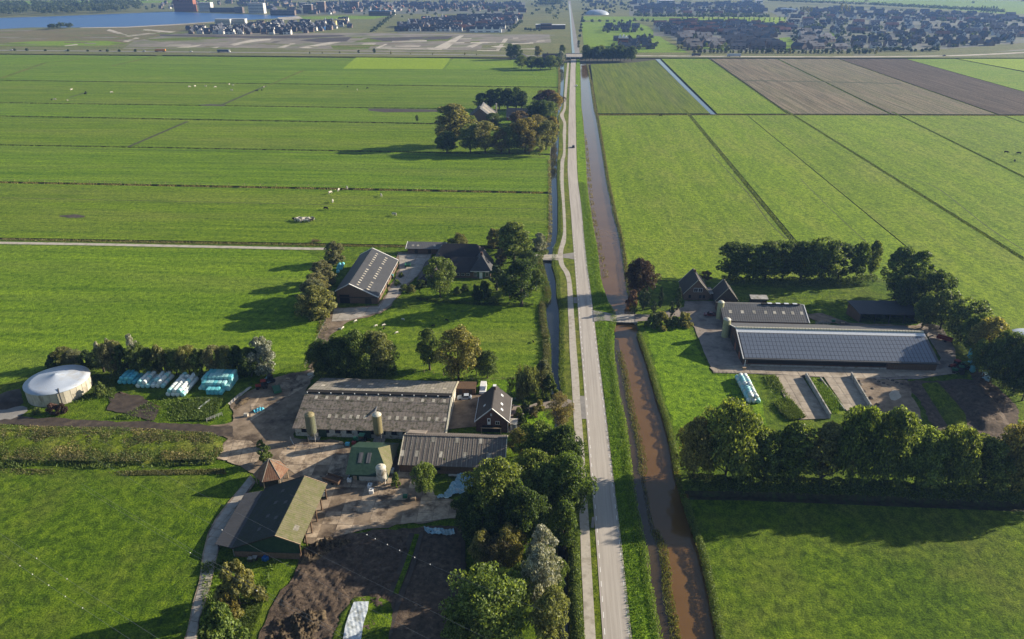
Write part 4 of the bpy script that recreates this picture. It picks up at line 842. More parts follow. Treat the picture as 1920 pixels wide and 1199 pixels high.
hedge('bank_herbs', None, [(x+6, y) for x, y in CR if y > 934], 1.6, 1.1, 9000, 'weed_green', .15, 72, kind='stuff', wob=.35)
hedge('bank_herbs', None, [(x+4.5, y) for x, y in CR if 125 < y < 590], 1.3, .9, 12000, 'weed', .22, 73, kind='stuff', wob=.35)
hedge('bank_herbs', None, [(x-3, y) for x, y in VR if 625 < y], 1.2, .55, 6000, 'weed_lush', .13, 74, kind='stuff', wob=.5)
hedge('bank_herbs', None, [(x-5, y) for x, y in LB if 570 < y < 740], 2.2, 1.1, 6000, 'weed', .16, 75, kind='stuff', wob=.6)
# rough bank of tall weeds left of the yard
def mound(name, px, h, mat, kind='structure', label=None, cat=None, seed=1, n=26, rough=.35, parent=None, edge=3.0, z0=.02):
    p = ccw(GP(px)); rng = np.random.default_rng(seed)
    xs = [q[0] for q in p]; ys = [q[1] for q in p]; x0, x1, y0, y1 = min(xs), max(xs), min(ys), max(ys)
    nx = max(6, int(n*(x1-x0)/max(x1-x0, y1-y0))); ny = max(6, int(n*(y1-y0)/max(x1-x0, y1-y0)))
    ph = rng.random(8)*6.28
    def hgt(x, y):
        if not inpoly(x, y, p): return -.12
        d = 1e9
        for i in range(len(p)):
            a, b = Vector(p[i-1]), Vector(p[i]); e = b-a; t = max(0, min(1, (Vector((x, y))-a).dot(e)/max(1e-6, e.length_squared)))
            d = min(d, (Vector((x, y))-(a+e*t)).length)
        k = min(1, d/edge); k = k*k*(3-2*k)
        w = .5+.25*(math.sin(x*.7+ph[0])+math.sin(y*.9+ph[1]))+.2*math.sin(x*1.9+y*1.3+ph[2])
        return z0+h*k*((1-rough)+rough*w+rng.normal()*rough*.25)
    vs = []; fs = []
    for j in range(ny+1):
        for i in range(nx+1):
            x = x0+(x1-x0)*i/nx; y = y0+(y1-y0)*j/ny; vs.append((x, y, hgt(x, y)))
    for j in range(ny):
        for i in range(nx):
            q = (j*(nx+1)+i, j*(nx+1)+i+1, (j+1)*(nx+1)+i+1, (j+1)*(nx+1)+i)
            if max(vs[k][2] for k in q) > -.1: fs.append(q)
    b = MB(); b.add(vs, fs); o = b.build(name, mat, smooth=True)
    if kind: tag(o, kind=kind)
    if label: tag(o, label, cat)
    return o
WB = [(-40, 800), (100, 806), (250, 808), (400, 818), (424, 832), (420, 852), (395, 868), (200, 872), (0, 868), (-40, 868)]
mound('weedy_bank', WB, 1.35, 'grass_verge', seed=4, n=60, edge=4)
def weeds_area(name, px, n, h, mat, seed, bw=.10, zf=.0):
    p = GP(px); rng = np.random.default_rng(seed); xs = [q[0] for q in p]; ys = [q[1] for q in p]; out = []
    while len(out) < n:
        x = min(xs)+(max(xs)-min(xs))*rng.random(); y = min(ys)+(max(ys)-min(ys))*rng.random()
        if inpoly(x, y, p) and (math.sin(x*.23+seed)+math.sin(y*.31+seed*2)+math.sin(x*.09-y*.2)+rng.normal()*.8) > .25: out.append((x, y))
    q = np.array(out); hh = h*(.4+.8*rng.random(n)); a = rng.random(n)*6.283; l = rng.normal(size=(n, 2))*.4*hh[:, None]
    bx = np.stack([np.cos(a), np.sin(a)], 1)*(bw*(.6+.8*rng.random(n)))[:, None]; z = np.full(n, zf)
    V = np.stack([np.c_[q-bx, z], np.c_[q+bx, z], np.c_[q+bx+l*.5, z+hh*.6], np.c_[q-bx*.3+l, z+hh]], 1)
    return tag(link(name, quads_mesh(name, V), mat), kind='stuff')
def tufts_area(name, px, n, size, mat, seed, z0, dz, thr=.25):
    p = GP(px); rng = np.random.default_rng(seed); xs = [q[0] for q in p]; ys = [q[1] for q in p]; out = []
    while len(out) < n:
        x = min(xs)+(max(xs)-min(xs))*rng.random(); y = min(ys)+(max(ys)-min(ys))*rng.random()
        f = math.sin(x*.43+seed)+math.sin(y*.61+seed*2)+math.sin(x*.19-y*.37+seed)+math.sin(x*1.3+y)*.5
        if inpoly(x, y, p) and f+rng.normal()*.5 > thr: out.append((x, y, z0+dz*rng.random()*(.4+.3*max(0, f))))
    c = np.array(out); nr = unit(rng.normal(size=(n, 3))*.8+np.array([0, 0, .7]))
    return tag(link(name, quads_mesh(name, leaf_quads(c, nr, size, rng, 1.8)), mat), kind='stuff')
for k_, (m_, n_, th) in enumerate((('weed_green', 15000, -.2), ('weed', 12000, .1), ('leaf_brown', 5000, .8), ('leaf_mid', 6000, .8), ('reed', 5000, .9))): tufts_area('weeds', WB, n_, .18, m_, 40+k_*7, .95, .40, th)
weeds_area('weeds', [(-40, 845), (200, 850), (420, 845), (400, 872), (200, 880), (-40, 878)], 5000, .8, 'leaf_mid', 3, bw=.14)
weeds_area('weeds', [(180, 700), (215, 715), (215, 760), (150, 780), (120, 775)], 7000, .8, 'weed_green', 4)
weeds_area('weeds', [(300, 745), (420, 748), (400, 790), (300, 790), (205, 786), (240, 775)], 7000, .7, 'weed_green', 5)
weeds_area('weeds', [(-20, 878), (200, 884), (420, 880), (425, 890), (200, 893), (-20, 890)], 4000, .35, 'weed', 6)
weeds_area('weeds', [(380, 1060), (420, 1050), (520, 1055), (500, 1110), (470, 1199), (380, 1230)], 9000, .9, 'weed_green', 7)
weeds_area('weeds', [(1432, 706), (1455, 706), (1475, 740), (1508, 785), (1480, 790), (1450, 760)], 6500, 1.0, 'weed_green', 8)
weeds_area('weeds', [(1505, 706), (1535, 706), (1585, 770), (1562, 778)], 5000, .8, 'weed_lush', 9)
weeds_area('weeds', [(600, 600), (625, 595), (590, 680), (575, 690)], 2500, .5, 'weed', 10)
# ================================================================== FARM BUILDINGS
class Bld:
    """gabled building; ridge along x or y; children: wall, roof_slope x2 and whatever is put on the slopes"""
    def __init__(s, name, label, x0, x1, y0, y1, e0, e1, rz, rpos, axis, wall, roof0, roof1, over=.35, cat='building', t=.14, open_sides=()):
        s.x0, s.x1, s.y0, s.y1, s.e, s.rz, s.rp, s.ax, s.o = x0, x1, y0, y1, (e0, e1), rz, rpos, axis, over
        s.root = empty(name, ((x0+x1)/2, (y0+y1)/2, 0), label, cat)
        b = MB()
        c0 = lambda u, v, z: (u, v, z) if axis == 'x' else (v, u, z)       # u along ridge, v across
        u0, u1, v0, v1 = (x0, x1, y0, y1) if axis == 'x' else (y0, y1, x0, x1)
        s.u0, s.u1, s.v0, s.v1, s.c0 = u0, u1, v0, v1, c0
        for u, key in ((u0, 'u0'), (u1, 'u1')):
            if key in open_sides: continue
            b.add([c0(u, v0, -.1), c0(u, v1, -.1), c0(u, v1, e1), c0(u, rpos, rz-.02), c0(u, v0, e0)], [(0, 1, 2, 3, 4)])
        if 'v0' not in open_sides: b.quad(c0(u0, v0, -.1), c0(u1, v0, -.1), c0(u1, v0, e0), c0(u0, v0, e0))
        if 'v1' not in open_sides: b.quad(c0(u0, v1, -.1), c0(u1, v1, -.1), c0(u1, v1, e1), c0(u0, v1, e1))
        s.wall = b.build('wall', wall, s.root)
        s.slopes = [s.slab(k, 0, 1, 0, 1, .02, t).build('roof_slope', (roof0, roof1)[k], s.root) for k in (0, 1)]
    def S(s, k, u, v, h=0.0):
        ve, ze = (s.v0, s.e[0]) if k == 0 else (s.v1, s.e[1])
        run = s.rp-ve; sl = (s.rz-ze)/abs(run)
        ve2 = ve-math.copysign(s.o, run); ze2 = ze-sl*s.o
        n = 1/math.sqrt(1+sl*sl)
        uu = (s.u0-s.o)+(s.u1-s.u0+2*s.o)*u
        vv = ve2+(s.rp-ve2)*v-math.copysign(h*sl*n, run); zz = ze2+(s.rz-ze2)*v+h*n
        return s.c0(uu, vv, zz)
    def slab(s, k, u0, u1, v0, v1, h0, h1, b=None):
        b = b or MB()
        q = [(u0, v0), (u1, v0), (u1, v1), (u0, v1)]
        return b.hexa([s.S(k, u, v, h0) for u, v in q], [s.S(k, u, v, h1) for u, v in q])
    def on(s, name, mat, k, u0, u1, v0, v1, h0=.13, h1=.20, parent=None):
        return s.slab(k, u0, u1, v0, v1, h0, h1).build(name, mat, parent or s.slopes[k])
    def bits(s, name, mat, *boxes):
        b = MB()
        for q in boxes: b.box(*q)
        return b.build(name, mat, s.root)
    def verge(s, mat, w=.012, h=.19, ends=(0, 1)):
        for k in (0, 1):
            for e in ends: s.on('barge_board', mat, k, 1-w if e else 0, 1 if e else w, 0, 1, -.05, h)
def wbox(root, name, mat, *q): b = MB(); b.box(*q); return b.build(name, mat, root)
def window(root, x0, x1, y, z0, z1, frame='white_paint', glass='glass_dark', name='window'):
    w = wbox(root, name, frame, x0, x1, y-.06, y+.02, z0, z1)
    b = MB(); m = (x0+x1)/2; f = .09
    for a, c in ((x0+f, m-f*.4), (m+f*.4, x1-f)): b.box(a, c, y-.075, y-.055, z0+f, z1-f)
    o = b.build('pane', glass, root); mw = o.matrix_world.copy(); o.parent = w; return w
# --- long mossy barn
B = Bld('long_barn', 'long low barn with mossy corrugated roof and open ridge vent', -68, -26.6, 160.6, 186.6, 2.75, 2.75, 6.1, 173.6, 'x', 'wall_dirty_white', 'roof_asbestos', 'roof_asbestos_pale', .5)
LBARN = B
n = 13
for i in range(n):
    u = .075+i*.072
    B.on('skylight', 'skylight', 0, u, u+.019, .80, .885, .12, .165)
for i in range(n+1):
    u = .205+i*.047 if i < 6 else .60+(i-6)*.052
    if u < .97: B.on('skylight', 'skylight', 0, u, u+.019, .30, .395, .12, .165)
for i in range(11): B.on('skylight', 'skylight', 1, .06+i*.085, .085+i*.085, .50, .60, .12, .165)
for v in (.27, .52, .76): B.on('sheet_lap', 'roof_asbestos', 0, .004, .996, v, v+.012, .12, .19)
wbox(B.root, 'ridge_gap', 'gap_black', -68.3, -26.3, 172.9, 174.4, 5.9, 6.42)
for i in range(13): wbox(B.root, 'ridge_post', 'white_paint', -68.0+i*3.42, -67.72+i*3.42, 172.75, 173.0, 6.1, 6.45)
for k in range(2): B.on('barge_board', 'cream_paint', k, .990, 1.0, 0, 1, -.05, .24)
for i in range(13): wbox(B.root, 'window', 'glass_dark', -66.2+i*3.1, -64.7+i*3.1, 160.5, 160.62, 1.25, 2.35)
for i, x in enumerate((-61.5, -49.2, -38.0)): wbox(B.root, 'door', 'green_sheet', x, x+2.2, 160.48, 160.62, 0, 2.25)
wbox(B.root, 'feed_pipe', 'metal_grey', -47.0, -46.75, 165.5, 168.8, 4.75, 5.0)
# --- ribbed grey shed made of separate roof sheets
B = Bld('ribbed_shed', 'grey shed with ribbed sheet roof and brown front in front of the brick house', -36.3, -9.8, 146.2, 159.2, 2.6, 3.2, 5.5, 154.6, 'x', 'brick_brown', 'roof_sheet_grey', 'roof_sheet_grey', .35)
nc = 22
for c in range(nc):
    for r in range(4):
        sk = (r, c) in {(3, 6), (3, 11), (3, 16), (1, 0), (1, 3), (1, 8), (1, 13), (1, 18)}
        u0 = c/nc+.0012; u1 = (c+1)/nc-.0012; v0 = r/4; v1 = (r+1)/4+.01
        if sk: B.on('skylight', 'skylight', 0, u0+.006, u1-.008, v0+.03, v1-.03, .17, .215)
        B.on('roof_sheet', 'roof_sheet_grey', 0, u0, u1, v0, min(1, v1), .13+.012*(3-r)/3, .165+.012*r/3)
for c in range(1, nc): B.on('roof_rib', 'roof_asbestos_pale', 0, c/nc-.0035, c/nc+.0035, 0, 1, .15, .225)
wbox(B.root, 'ridge_cap', 'roof_sheet_grey', -36.6, -9.5, 154.3, 154.9, 5.55, 5.80)
wbox(B.root, 'plank_band', 'timber_brown', -36.4, -9.7, 146.08, 146.18, .9, 2.35)
for i, x in enumerate((-33, -27.5, -17)): wbox(B.root, 'window', 'glass_dark', x, x+1.6, 146.02, 146.14, 1.2, 2.0)
wbox(B.root, 'bench', 'wall_dirty_white', -23.8, -21.2, 144.9, 145.6, .35, .5)
B.verge('cream_paint', .008, .24)
# lean-to between shed and barn
r = empty('lean_to', (-33.7, 159.8, 0), 'flat patched lean-to between the ribbed shed and the long barn', 'shed')
MB().hexa([(-36, 159.3, 0), (-31.5, 159.3, 0), (-31.5, 160.5, 0), (-36, 160.5, 0)], [(-36, 159.3, 3.0), (-31.5, 159.3, 3.0), (-31.5, 160.5, 3.2), (-36, 160.5, 3.2)]).build('wall', 'timber_brown', r)
MB().hexa([(-36.2, 156.2, 4.95), (-31.3, 156.2, 4.95), (-31.3, 160.2, 3.25), (-36.2, 160.2, 3.25)], [(-36.2, 156.2, 5.1), (-31.3, 156.2, 5.1), (-31.3, 160.2, 3.4), (-36.2, 160.2, 3.4)]).build('roof', 'clinker', r)
# --- brick house
B = Bld('brick_house', 'dark brick house with steep dark tiled roof and white barge boards', -18.7, -9.9, 165.2, 177.5, 3.5, 3.5, 7.6, -14.3, 'y', 'brick_dark', 'roof_tile_dark', 'roof_tile_dark', .3, 'house')
HOUSE = B
for k in (0, 1): B.on('barge_board', 'white_paint', k, 0, .022, 0, 1.0, -.10, .20)
B.bits('gutter', 'white_paint', (-9.62, -9.42, 164.9, 177.8, 3.2, 3.36)); B.bits('gutter', 'white_paint', (-19.18, -18.98, 164.9, 177.8, 3.2, 3.36)); B.bits('downpipe', 'white_paint', (-10.0, -9.86, 165.0, 165.16, 0, 3.3))
for u, v in ((.22, .42), (.42, .46), (.75, .5)): B.on('roof_window', 'skylight_clear', 1, u, u+.07, v, v+.13, .12, .22)
B.on('roof_window', 'skylight_clear', 0, .36, .42, .45, .56, .12, .22)
d = B.bits('door', 'white_paint', (-15.6, -14.7, 165.05, 165.22, 2.5, 4.5)); wbox(B.root, 'pane', 'glass_dark', -15.4, -14.9, 165.0, 165.06, 3.5, 4.25)
window(B.root, -14.75, -14.3, 165.18, 5.3, 6.0)
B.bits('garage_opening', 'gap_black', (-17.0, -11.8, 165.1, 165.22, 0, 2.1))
B.bits('timber_post', 'bare_wood', (-17.2, -17.0, 163.4, 163.6, 0, 2.3)); B.bits('timber_post', 'bare_wood', (-11.9, -11.7, 163.4, 163.6, 0, 2.3)); B.bits('timber_beam', 'bare_wood', (-17.3, -11.6, 163.4, 163.6, 2.3, 2.5))
ch = B.bits('chimney', 'brick_dark', (-14.65, -13.95, 175.0, 175.9, 7.0, 8.7)); wbox(B.root, 'chimney_cap', 'white_paint', -14.75, -13.85, 174.9, 176.0, 8.7, 8.85)
window(B.root, -13.4, -12.2, 165.18, 2.5, 3.6)
r = empty('garden_shed', (-8.3, 167.5, 0), 'small white garden shed against the right side of the brick house', 'shed')
wbox(r, 'wall', 'white_paint', -9.3, -7.6, 166.2, 168.8, 0, 2.0); wbox(r, 'roof', 'wall_dirty_white', -9.4, -7.4, 166.0, 169.0, 2.0, 2.15); wbox(r, 'door', 'metal_grey', -8.8, -8.0, 166.12, 166.2, 0, 1.8)
r = empty('timber_shed', (*G(868, 737), 0), 'pair of small brown timber sheds at the end of the long barn', 'shed')
x, y = G(855, 740)
for k, (a, c) in enumerate(((0.1, 2.9), (3.1, 5.9))):
    wbox(r, 'wall', 'timber_brown', x+a, x+c, y, y+3.2, 0, 2.1)
    MB().hexa([(x+a-.1, y-.2, 2.1), (x+c+.1, y-.2, 2.1), (x+c+.1, y+3.4, 2.5), (x+a-.1, y+3.4, 2.5)], [(x+a-.1, y-.2, 2.22), (x+c+.1, y-.2, 2.22), (x+c+.1, y+3.4, 2.62), (x+a-.1, y+3.4, 2.62)]).build('roof', 'timber_brown', r)
    wbox(r, 'door', 'timber_dark', x+a+.8, x+a+1.8, y-.06, y, 0, 1.8)
# --- green hipped shed
r = empty('green_shed', (-43.5, 146, 0), 'dark green sheet metal shed with hipped roof and two clear roof strips', 'shed')
MB().box(-48.2, -38.8, 142.2, 154.6, -.1, 2.6).build('wall', 'green_sheet', r)
wbox(r, 'door', 'wall_dirty_white', -45.8, -40.6, 142.08, 142.2, 0, 1.5); wbox(r, 'door', 'bare_wood', -47.3, -46.4, 142.08, 142.2, 0, 1.6)
e0, e1 = 2.55, 5.9
Ra, Rb = (-48.9, 148.2, e1), (-42.0, 148.2, e1)
MB().add([(-48.9, 141.4, e0), (-38.1, 141.4, e0), Rb, Ra], [(0, 1, 2, 3)]).build('roof_slope', 'green_sheet', r)
MB().add([(-38.1, 141.4, e0), (-38.1, 155.2, e0), Rb], [(0, 1, 2)]).build('roof_hip', 'roof_moss', r)
MB().add([(-48.9, 155.2, e0), (-38.1, 155.2, e0), Rb, Ra], [(0, 1, 2, 3)]).build('roof_slope', 'green_sheet', r)
MB().add([(-48.6, 141.9, e0), (-48.6, 154.8, e0), (-48.6, 148.2, e1-.1)], [(0, 1, 2)]).build('gable', 'green_sheet', r)
for u in (-46.4, -44.3):
    def sl(x, v): return (x, 141.4+6.8*v, e0+(e1-e0)*v+.05)
    def s2(x, v): return (x, 141.4+6.8*v, e0+(e1-e0)*v+.11)
    MB().hexa([sl(u, .42), sl(u+1.0, .42), sl(u+1.0, .80), sl(u, .80)], [s2(u, .42), s2(u+1.0, .42), s2(u+1.0, .80), s2(u, .80)]).build('roof_strip', 'roof_grey_x', r)
# --- rusty pyramid roofed hay barn
hx, hy = -67.4, 141.0
r = empty('hay_barn', (hx, hy, 0), 'hay barn with rusty six-sided pyramid roof in the yard', 'barn')
ring = [(hx+4.3*math.cos(k*math.pi/3+.35), hy+4.3*math.sin(k*math.pi/3+.35)) for k in range(6)]
for k in range(6):
    a, b = ring[k], ring[(k+1) % 6]
    MB().add([(*a, 3.0), (*b, 3.0), (hx, hy, 6.9), (a[0], a[1], 2.88), (b[0], b[1], 2.88)], [(0, 1, 2), (0, 1, 4, 3)]).build('roof_panel', 'roof_rust', r)
    MB().tube([(a[0]*.985+hx*.015, a[1]*.985+hy*.015, 3.03), (hx, hy, 6.96)], .09, 4).build('hip_cap', 'roof_asbestos_pale', r)
    q = Vector((hx, hy)).lerp(Vector(a), .86); MB().tube([(q.x, q.y, 0), (q.x, q.y, 3.3)], .14, 6).build('post', 'bare_wood', r)
wbox(r, 'hay', 'timber_dark', hx-2.4, hx+2.4, hy-2.2, hy+2.2, 0, 2.7)
# --- open barn, lower left
B = Bld('open_barn', 'large barn with mossy sunlit roof slope and dark slope open on one side', -66.6, -51.9, 115.4, 135.0, 2.4, 4.4, 6.4, -56.8, 'y', 'green_sheet', 'roof_moss_shaded', 'roof_moss', .35, 'barn', open_sides=('v1',))
B.bits('plinth', 'brick_brown', (-66.5, -52.0, 115.22, 115.38, 0, 1.5)); B.bits('inner_wall', 'timber_dark', (-59.1, -59.0, 116, 134.8, 0, 4.5))
MB().hexa([(-71.3, 116.6, 1.95), (-66.5, 115.3, 2.20), (-66.5, 134.8, 2.20), (-71.3, 133.6, 1.95)], [(-71.3, 116.6, 2.08), (-66.5, 115.3, 2.33), (-66.5, 134.8, 2.33), (-71.3, 133.6, 2.08)]).build('lean_to_roof', 'roof_anthracite', B.root)
for yy in (117.0, 122.4, 127.8, 133.2): wbox(B.root, 'lean_to_post', 'timber_dark', -71.0, -70.8, yy, yy+.2, 0, 1.95)
for i in range(6): B.bits('post', 'timber_brown', (-52.1, -51.85, 115.4+i*3.85, 115.65+i*3.85, 0, 4.35))
for k in (0, 1):
    for e in (0, 1): B.on('barge_board', 'bare_wood' if k else 'timber_dark', k, 1-.008 if e else 0, 1 if e else .008, 0, 1, -.05, .22)
for u, v in ((.18, .45), (.38, .5), (.6, .52), (.8, .55), (.3, .75), (.55, .8)): B.on('roof_sheet', 'roof_anthracite', 0, u, u+.05, v, v+.08, .12, .16)
B.on('roof_sheet', 'roof_asbestos_pale', 1, .16, .24, .30, .50, .125, .16)
wbox(B.root, 'drainpipe', 'metal_grey', -66.75, -66.6, 115.1, 115.25, 0, 2.4)
# --- dark barn of the north farm
B = Bld('dark_barn', 'dark grey barn with two rows of roof lights beside grey willows', -80.3, -64.6, 247.6, 286.5, 5.1, 2.9, 8.0, -75.0, 'y', 'brick_brown', 'roof_anthracite', 'roof_anthracite', .3, 'barn')
for k in (0, 1): B.on('barge_board', 'white_paint', k, 0, .010, 0, 1, -.1, .22); B.on('barge_board', 'white_paint', k, .990, 1, 0, 1, -.1, .22)
for i in range(16):
    u = .06+i*.056
    if i not in (8,): B.on('skylight', 'skylight', 1, u, u+.017, .72, .80, .12, .17)
    if i not in (4, 11): B.on('skylight', 'skylight', 1, u, u+.017, .36, .45, .12, .17)
B.bits('gable_cladding', 'timber_dark', (-80.2, -64.7, 247.44, 247.58, 2.4, 2.75))
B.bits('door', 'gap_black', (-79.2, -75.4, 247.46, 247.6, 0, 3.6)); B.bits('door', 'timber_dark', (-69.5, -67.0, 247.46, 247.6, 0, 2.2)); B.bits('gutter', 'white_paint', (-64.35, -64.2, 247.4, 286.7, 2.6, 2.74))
for i in range(8): B.bits('window', 'glass_dark', (-64.62, -64.5, 250+i*4.5, 252+i*4.5, 1.2, 2.1))
# --- north farmhouse: hipped front house, long wing, rear barn
r = empty('farmhouse', (-30, 280, 0), 'old farmhouse with dark roofs, hipped front house and white sash windows', 'house')
MB().box(-31.4, -23.6, 275.0, 287.5, -.1, 3.5).build('wall', 'brick_brown', r)
def hip(x0, x1, y0, y1, e, rz, ra, rb, axis, mat):
    o = MB(); xm, ym = (x0+x1)/2, (y0+y1)/2
    A, Bq = ((xm, ra, rz), (xm, rb, rz)) if axis == 'y' else ((ra, ym, rz), (rb, ym, rz))
    c = [(x0, y0, e), (x1, y0, e), (x1, y1, e), (x0, y1, e)]
    if axis == 'y': fs = [[c[0], c[1], A], [c[1], c[2], Bq, A], [c[2], c[3], Bq], [c[3], c[0], A, Bq]]
    else: fs = [[c[0], c[1], Bq, A], [c[1], c[2], Bq], [c[2], c[3], A, Bq], [c[3], c[0], A]]
    return [MB().add(q, [tuple(range(len(q)))]).build('roof_slope', mat, r) for q in fs]
hip(-31.9, -23.1, 274.5, 288.0, 3.3, 8.7, 279.0, 287.0, 'y', 'roof_anthracite')
MB().box(-40.6, -31.4, 275.2, 287, -.1, 2.6).build('wall', 'brick_brown', r)
hip(-40.9, -31.0, 274.7, 287.6, 2.45, 7.0, -40.6, -27.5, 'x', 'roof_tile_dark')
MB().box(-52.0, -40.6, 266.5, 286, -.1, 2.4).build('wall', 'timber_dark', r); hip(-52.6, -40.4, 265.8, 286.6, 2.3, 6.6, 268.5, 286.0, 'y', 'roof_tile_dark')
MB().box(-48.5, -28.0, 288, 300, -.1, 3.0).build('wall', 'brick_brown', r); hip(-49.0, -27.6, 287.6, 300.4, 2.9, 8.2, -45.5, -31.0, 'x', 'roof_tile_dark')
for i in range(4): window(r, -40.0+i*2.1, -38.5+i*2.1, 275.16, 1.0, 2.1)
for x in (-30.4, -25.6): window(r, x, x+1.2, 274.96, 1.0, 2.8)
wbox(r, 'door', 'white_paint', -28.2, -26.9, 274.9, 275.0, 0, 2.7)
for x in (-29.0, -26.4): wbox(r, 'shutter', 'machine_green', x, x+.5, 274.9, 275.0, .6, 2.8)
wbox(r, 'chimney', 'brick_dark', -28.0, -27.1, 279.4, 280.3, 7.9, 9.8); wbox(r, 'chimney', 'brick_dark', -28.0, -27.1, 285.6, 286.5, 8.0, 9.8); wbox(r, 'gutter', 'white_paint', -31.9, -23.1, 274.4, 274.5, 3.2, 3.35)
wbox(r, 'barge_board', 'white_paint', -41.0, -40.85, 274.7, 281.0, 2.5, 2.7)
# --- low shed behind
r = empty('low_shed', (-55, 304, 0), 'long low shed with flat grey roof and white ends behind the farmhouse', 'shed')
MB().box(-63.2, -46.6, 302.3, 306.4, -.1, 2.5).build('wall', 'brick_brown', r)
MB().hexa([(-63.8, 301.5, 2.5), (-46.0, 301.5, 2.5), (-46.0, 307, 3.9), (-63.8, 307, 3.9)], [(-63.8, 301.5, 2.65), (-46.0, 301.5, 2.65), (-46.0, 307, 4.05), (-63.8, 307, 4.05)]).build('roof', 'roof_grey_x', r)
for x in (-61.5, -59.2, -51.6, -48.3): MB().hexa([(x, 303.4, 3.14), (x+1, 303.4, 3.14), (x+1, 304.6, 3.44), (x, 304.6, 3.44)], [(x, 303.4, 3.2), (x+1, 303.4, 3.2), (x+1, 304.6, 3.5), (x, 304.6, 3.5)]).build('skylight', 'skylight', r)
for x in (-64.0, -46.0): MB().hexa([(x, 301.4, 2.4), (x+.2, 301.4, 2.4), (x+.2, 307.1, 3.8), (x, 307.1, 3.8)], [(x, 301.4, 2.75), (x+.2, 301.4, 2.75), (x+.2, 307.1, 4.15), (x, 307.1, 4.15)]).build('barge_board', 'white_paint', r)
for x in (-60, -54, -50): wbox(r, 'door', 'timber_dark', x, x+1.4, 302.2, 302.3, 0, 2.0)
# --- right farm: two steep gabled houses
for nm, lb, x0, x1, y0, y1, e, rz, cat in [('farmhouse', 'brick farmhouse with very steep dark roof and white gable window by the canal', 52.9, 62.4, 257.6, 269.2, 2.9, 8.4, 'house'), ('annex_house', 'steep roofed annex with timber gable right of the canal farmhouse', 64.2, 72.2, 253.0, 261.5, 2.4, 7.2, 'house')]:
    B = Bld(nm, lb, x0, x1, y0, y1, e, e, rz, (x0+x1)/2, 'y', 'brick_brown' if cat == 'house' and x0 < 60 else 'timber_dark', 'roof_tile_dark', 'roof_tile_dark', .35, cat)
    for k in (0, 1): B.on('barge_board', 'cream_paint', k, 0, .02, 0, 1, -.1, .2); B.on('barge_board', 'cream_paint', k, .975, 1, 0, 1, -.1, .25)
    if x0 < 60:
        for a in (0, 1.75): window(B.root, 56.3+a, 57.9+a, 257.56, 3.5, 5.1)
        for a in (54.6, 58.6, 60.0): B.bits('window', 'glass_dark', (a, a+.9, 257.48, 257.6, .9, 2.2))
        B.bits('chimney', 'brick_dark', (57.3, 58.1, 265.5, 266.3, 8.0, 9.4))
    else: B.bits('door', 'timber_brown', (66.5, 69.5, 252.88, 253.0, 0, 2.2))
r = empty('link_porch', (63.3, 261, 0), 'flat roofed porch between the canal farmhouse and its annex', 'porch')
wbox(r, 'wall', 'brick_brown', 62.5, 64.1, 259, 264, 0, 2.6); wbox(r, 'roof', 'roof_grey_x', 62.45, 64.15, 258.7, 264.2, 2.6, 2.8); wbox(r, 'gutter', 'white_paint', 62.45, 64.15, 258.55, 258.7, 2.5, 2.8)
# --- barn with roof lights
B = Bld('skylight_barn', 'grey barn with one row of square roof lights behind the solar barn', 63.4, 92.8, 234.6, 250.4, 2.6, 2.6, 5.6, 242.6, 'x', 'brick_brown', 'roof_grey_x', 'roof_grey_x', .4, 'barn')
for i, u in enumerate((.085, .225, .365, .50, .605, .71, .815, .92)): B.on('skylight', 'skylight', 0, u, u+.035, .45, .62, .12, .18)
for i in range(5): B.on('skylight', 'skylight', 1, .06+i*.13, .09+i*.13, .72, .86, .12, .18)
B.on('barge_board', 'white_paint', 0, .99, 1, 0, 1, -.1, .24); B.on('barge_board', 'white_paint', 1, .99, 1, 0, 1, -.1, .24)
for k in range(8): B.on('roof_lap', 'roof_grey_x', 0, .003, .988, k/8+.01, k/8+.025, .12, .16)
wbox(B.root, 'ridge_cap', 'gap_black', 77.8, 91.5, 242.2, 243.0, 5.7, 6.1)
for i in range(4): wbox(B.root, 'ridge_window', 'skylight_clear', 80+i*3, 81.6+i*3, 242.1, 243.1, 6.1, 6.2)
# --- solar barn
B = Bld('solar_barn', 'very long barn covered with rows of solar panels', 63.7, 124.2, 206.4, 231.8, 3.0, 3.0, 7.3, 219.1, 'x', 'brick_dark', 'roof_grey_x', 'roof_grey_x', .5, 'barn')
cols, rows = 48, 6
for c in range(cols):
    for q in range(rows):
        u0 = .012+c*(.976/cols); u1 = u0+.976/cols-.0022; v0 = .035+q*(.80/rows); v1 = v0+.80/rows-.007
        B.on('solar_panel', 'solar_glass', 0, u0, u1, v0, v1, .16, .21)
b = MB()
for c in range(cols+1): B.slab(0, .012+c*(.976/cols)-.0022, .012+c*(.976/cols), .03, .84, .14, .205, b)
b.build('panel_rail', 'solar_frame', B.slopes[0])
B.on('roof_strip', 'skylight_clear', 0, .004, .996, .855, .965, .13, .18)
for c in range(62):
    x = 63.4+c*.985; MB().lathe(0, 0, [(.0, 0)], 3)
    m = MB(); m.tube([(x, 219.1, 7.45), (x+.85, 219.1, 7.45)], .48, 8); m.build('ridge_vent', 'cream_paint', B.root)
for k in (0, 1): B.on('barge_board', 'white_paint', k, 0, .004, 0, 1, -.1, .24)
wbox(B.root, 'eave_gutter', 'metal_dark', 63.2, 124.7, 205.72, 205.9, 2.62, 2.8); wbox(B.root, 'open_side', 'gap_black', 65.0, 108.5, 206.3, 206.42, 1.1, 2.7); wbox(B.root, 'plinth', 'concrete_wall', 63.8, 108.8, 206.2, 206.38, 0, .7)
wbox(B.root, 'downpipe', 'white_paint', 64.0, 64.2, 205.9, 206.1, 0, 2.7); wbox(B.root, 'timber_front', 'timber_brown', 108.9, 124.1, 206.2, 206.38, 0, 2.6)
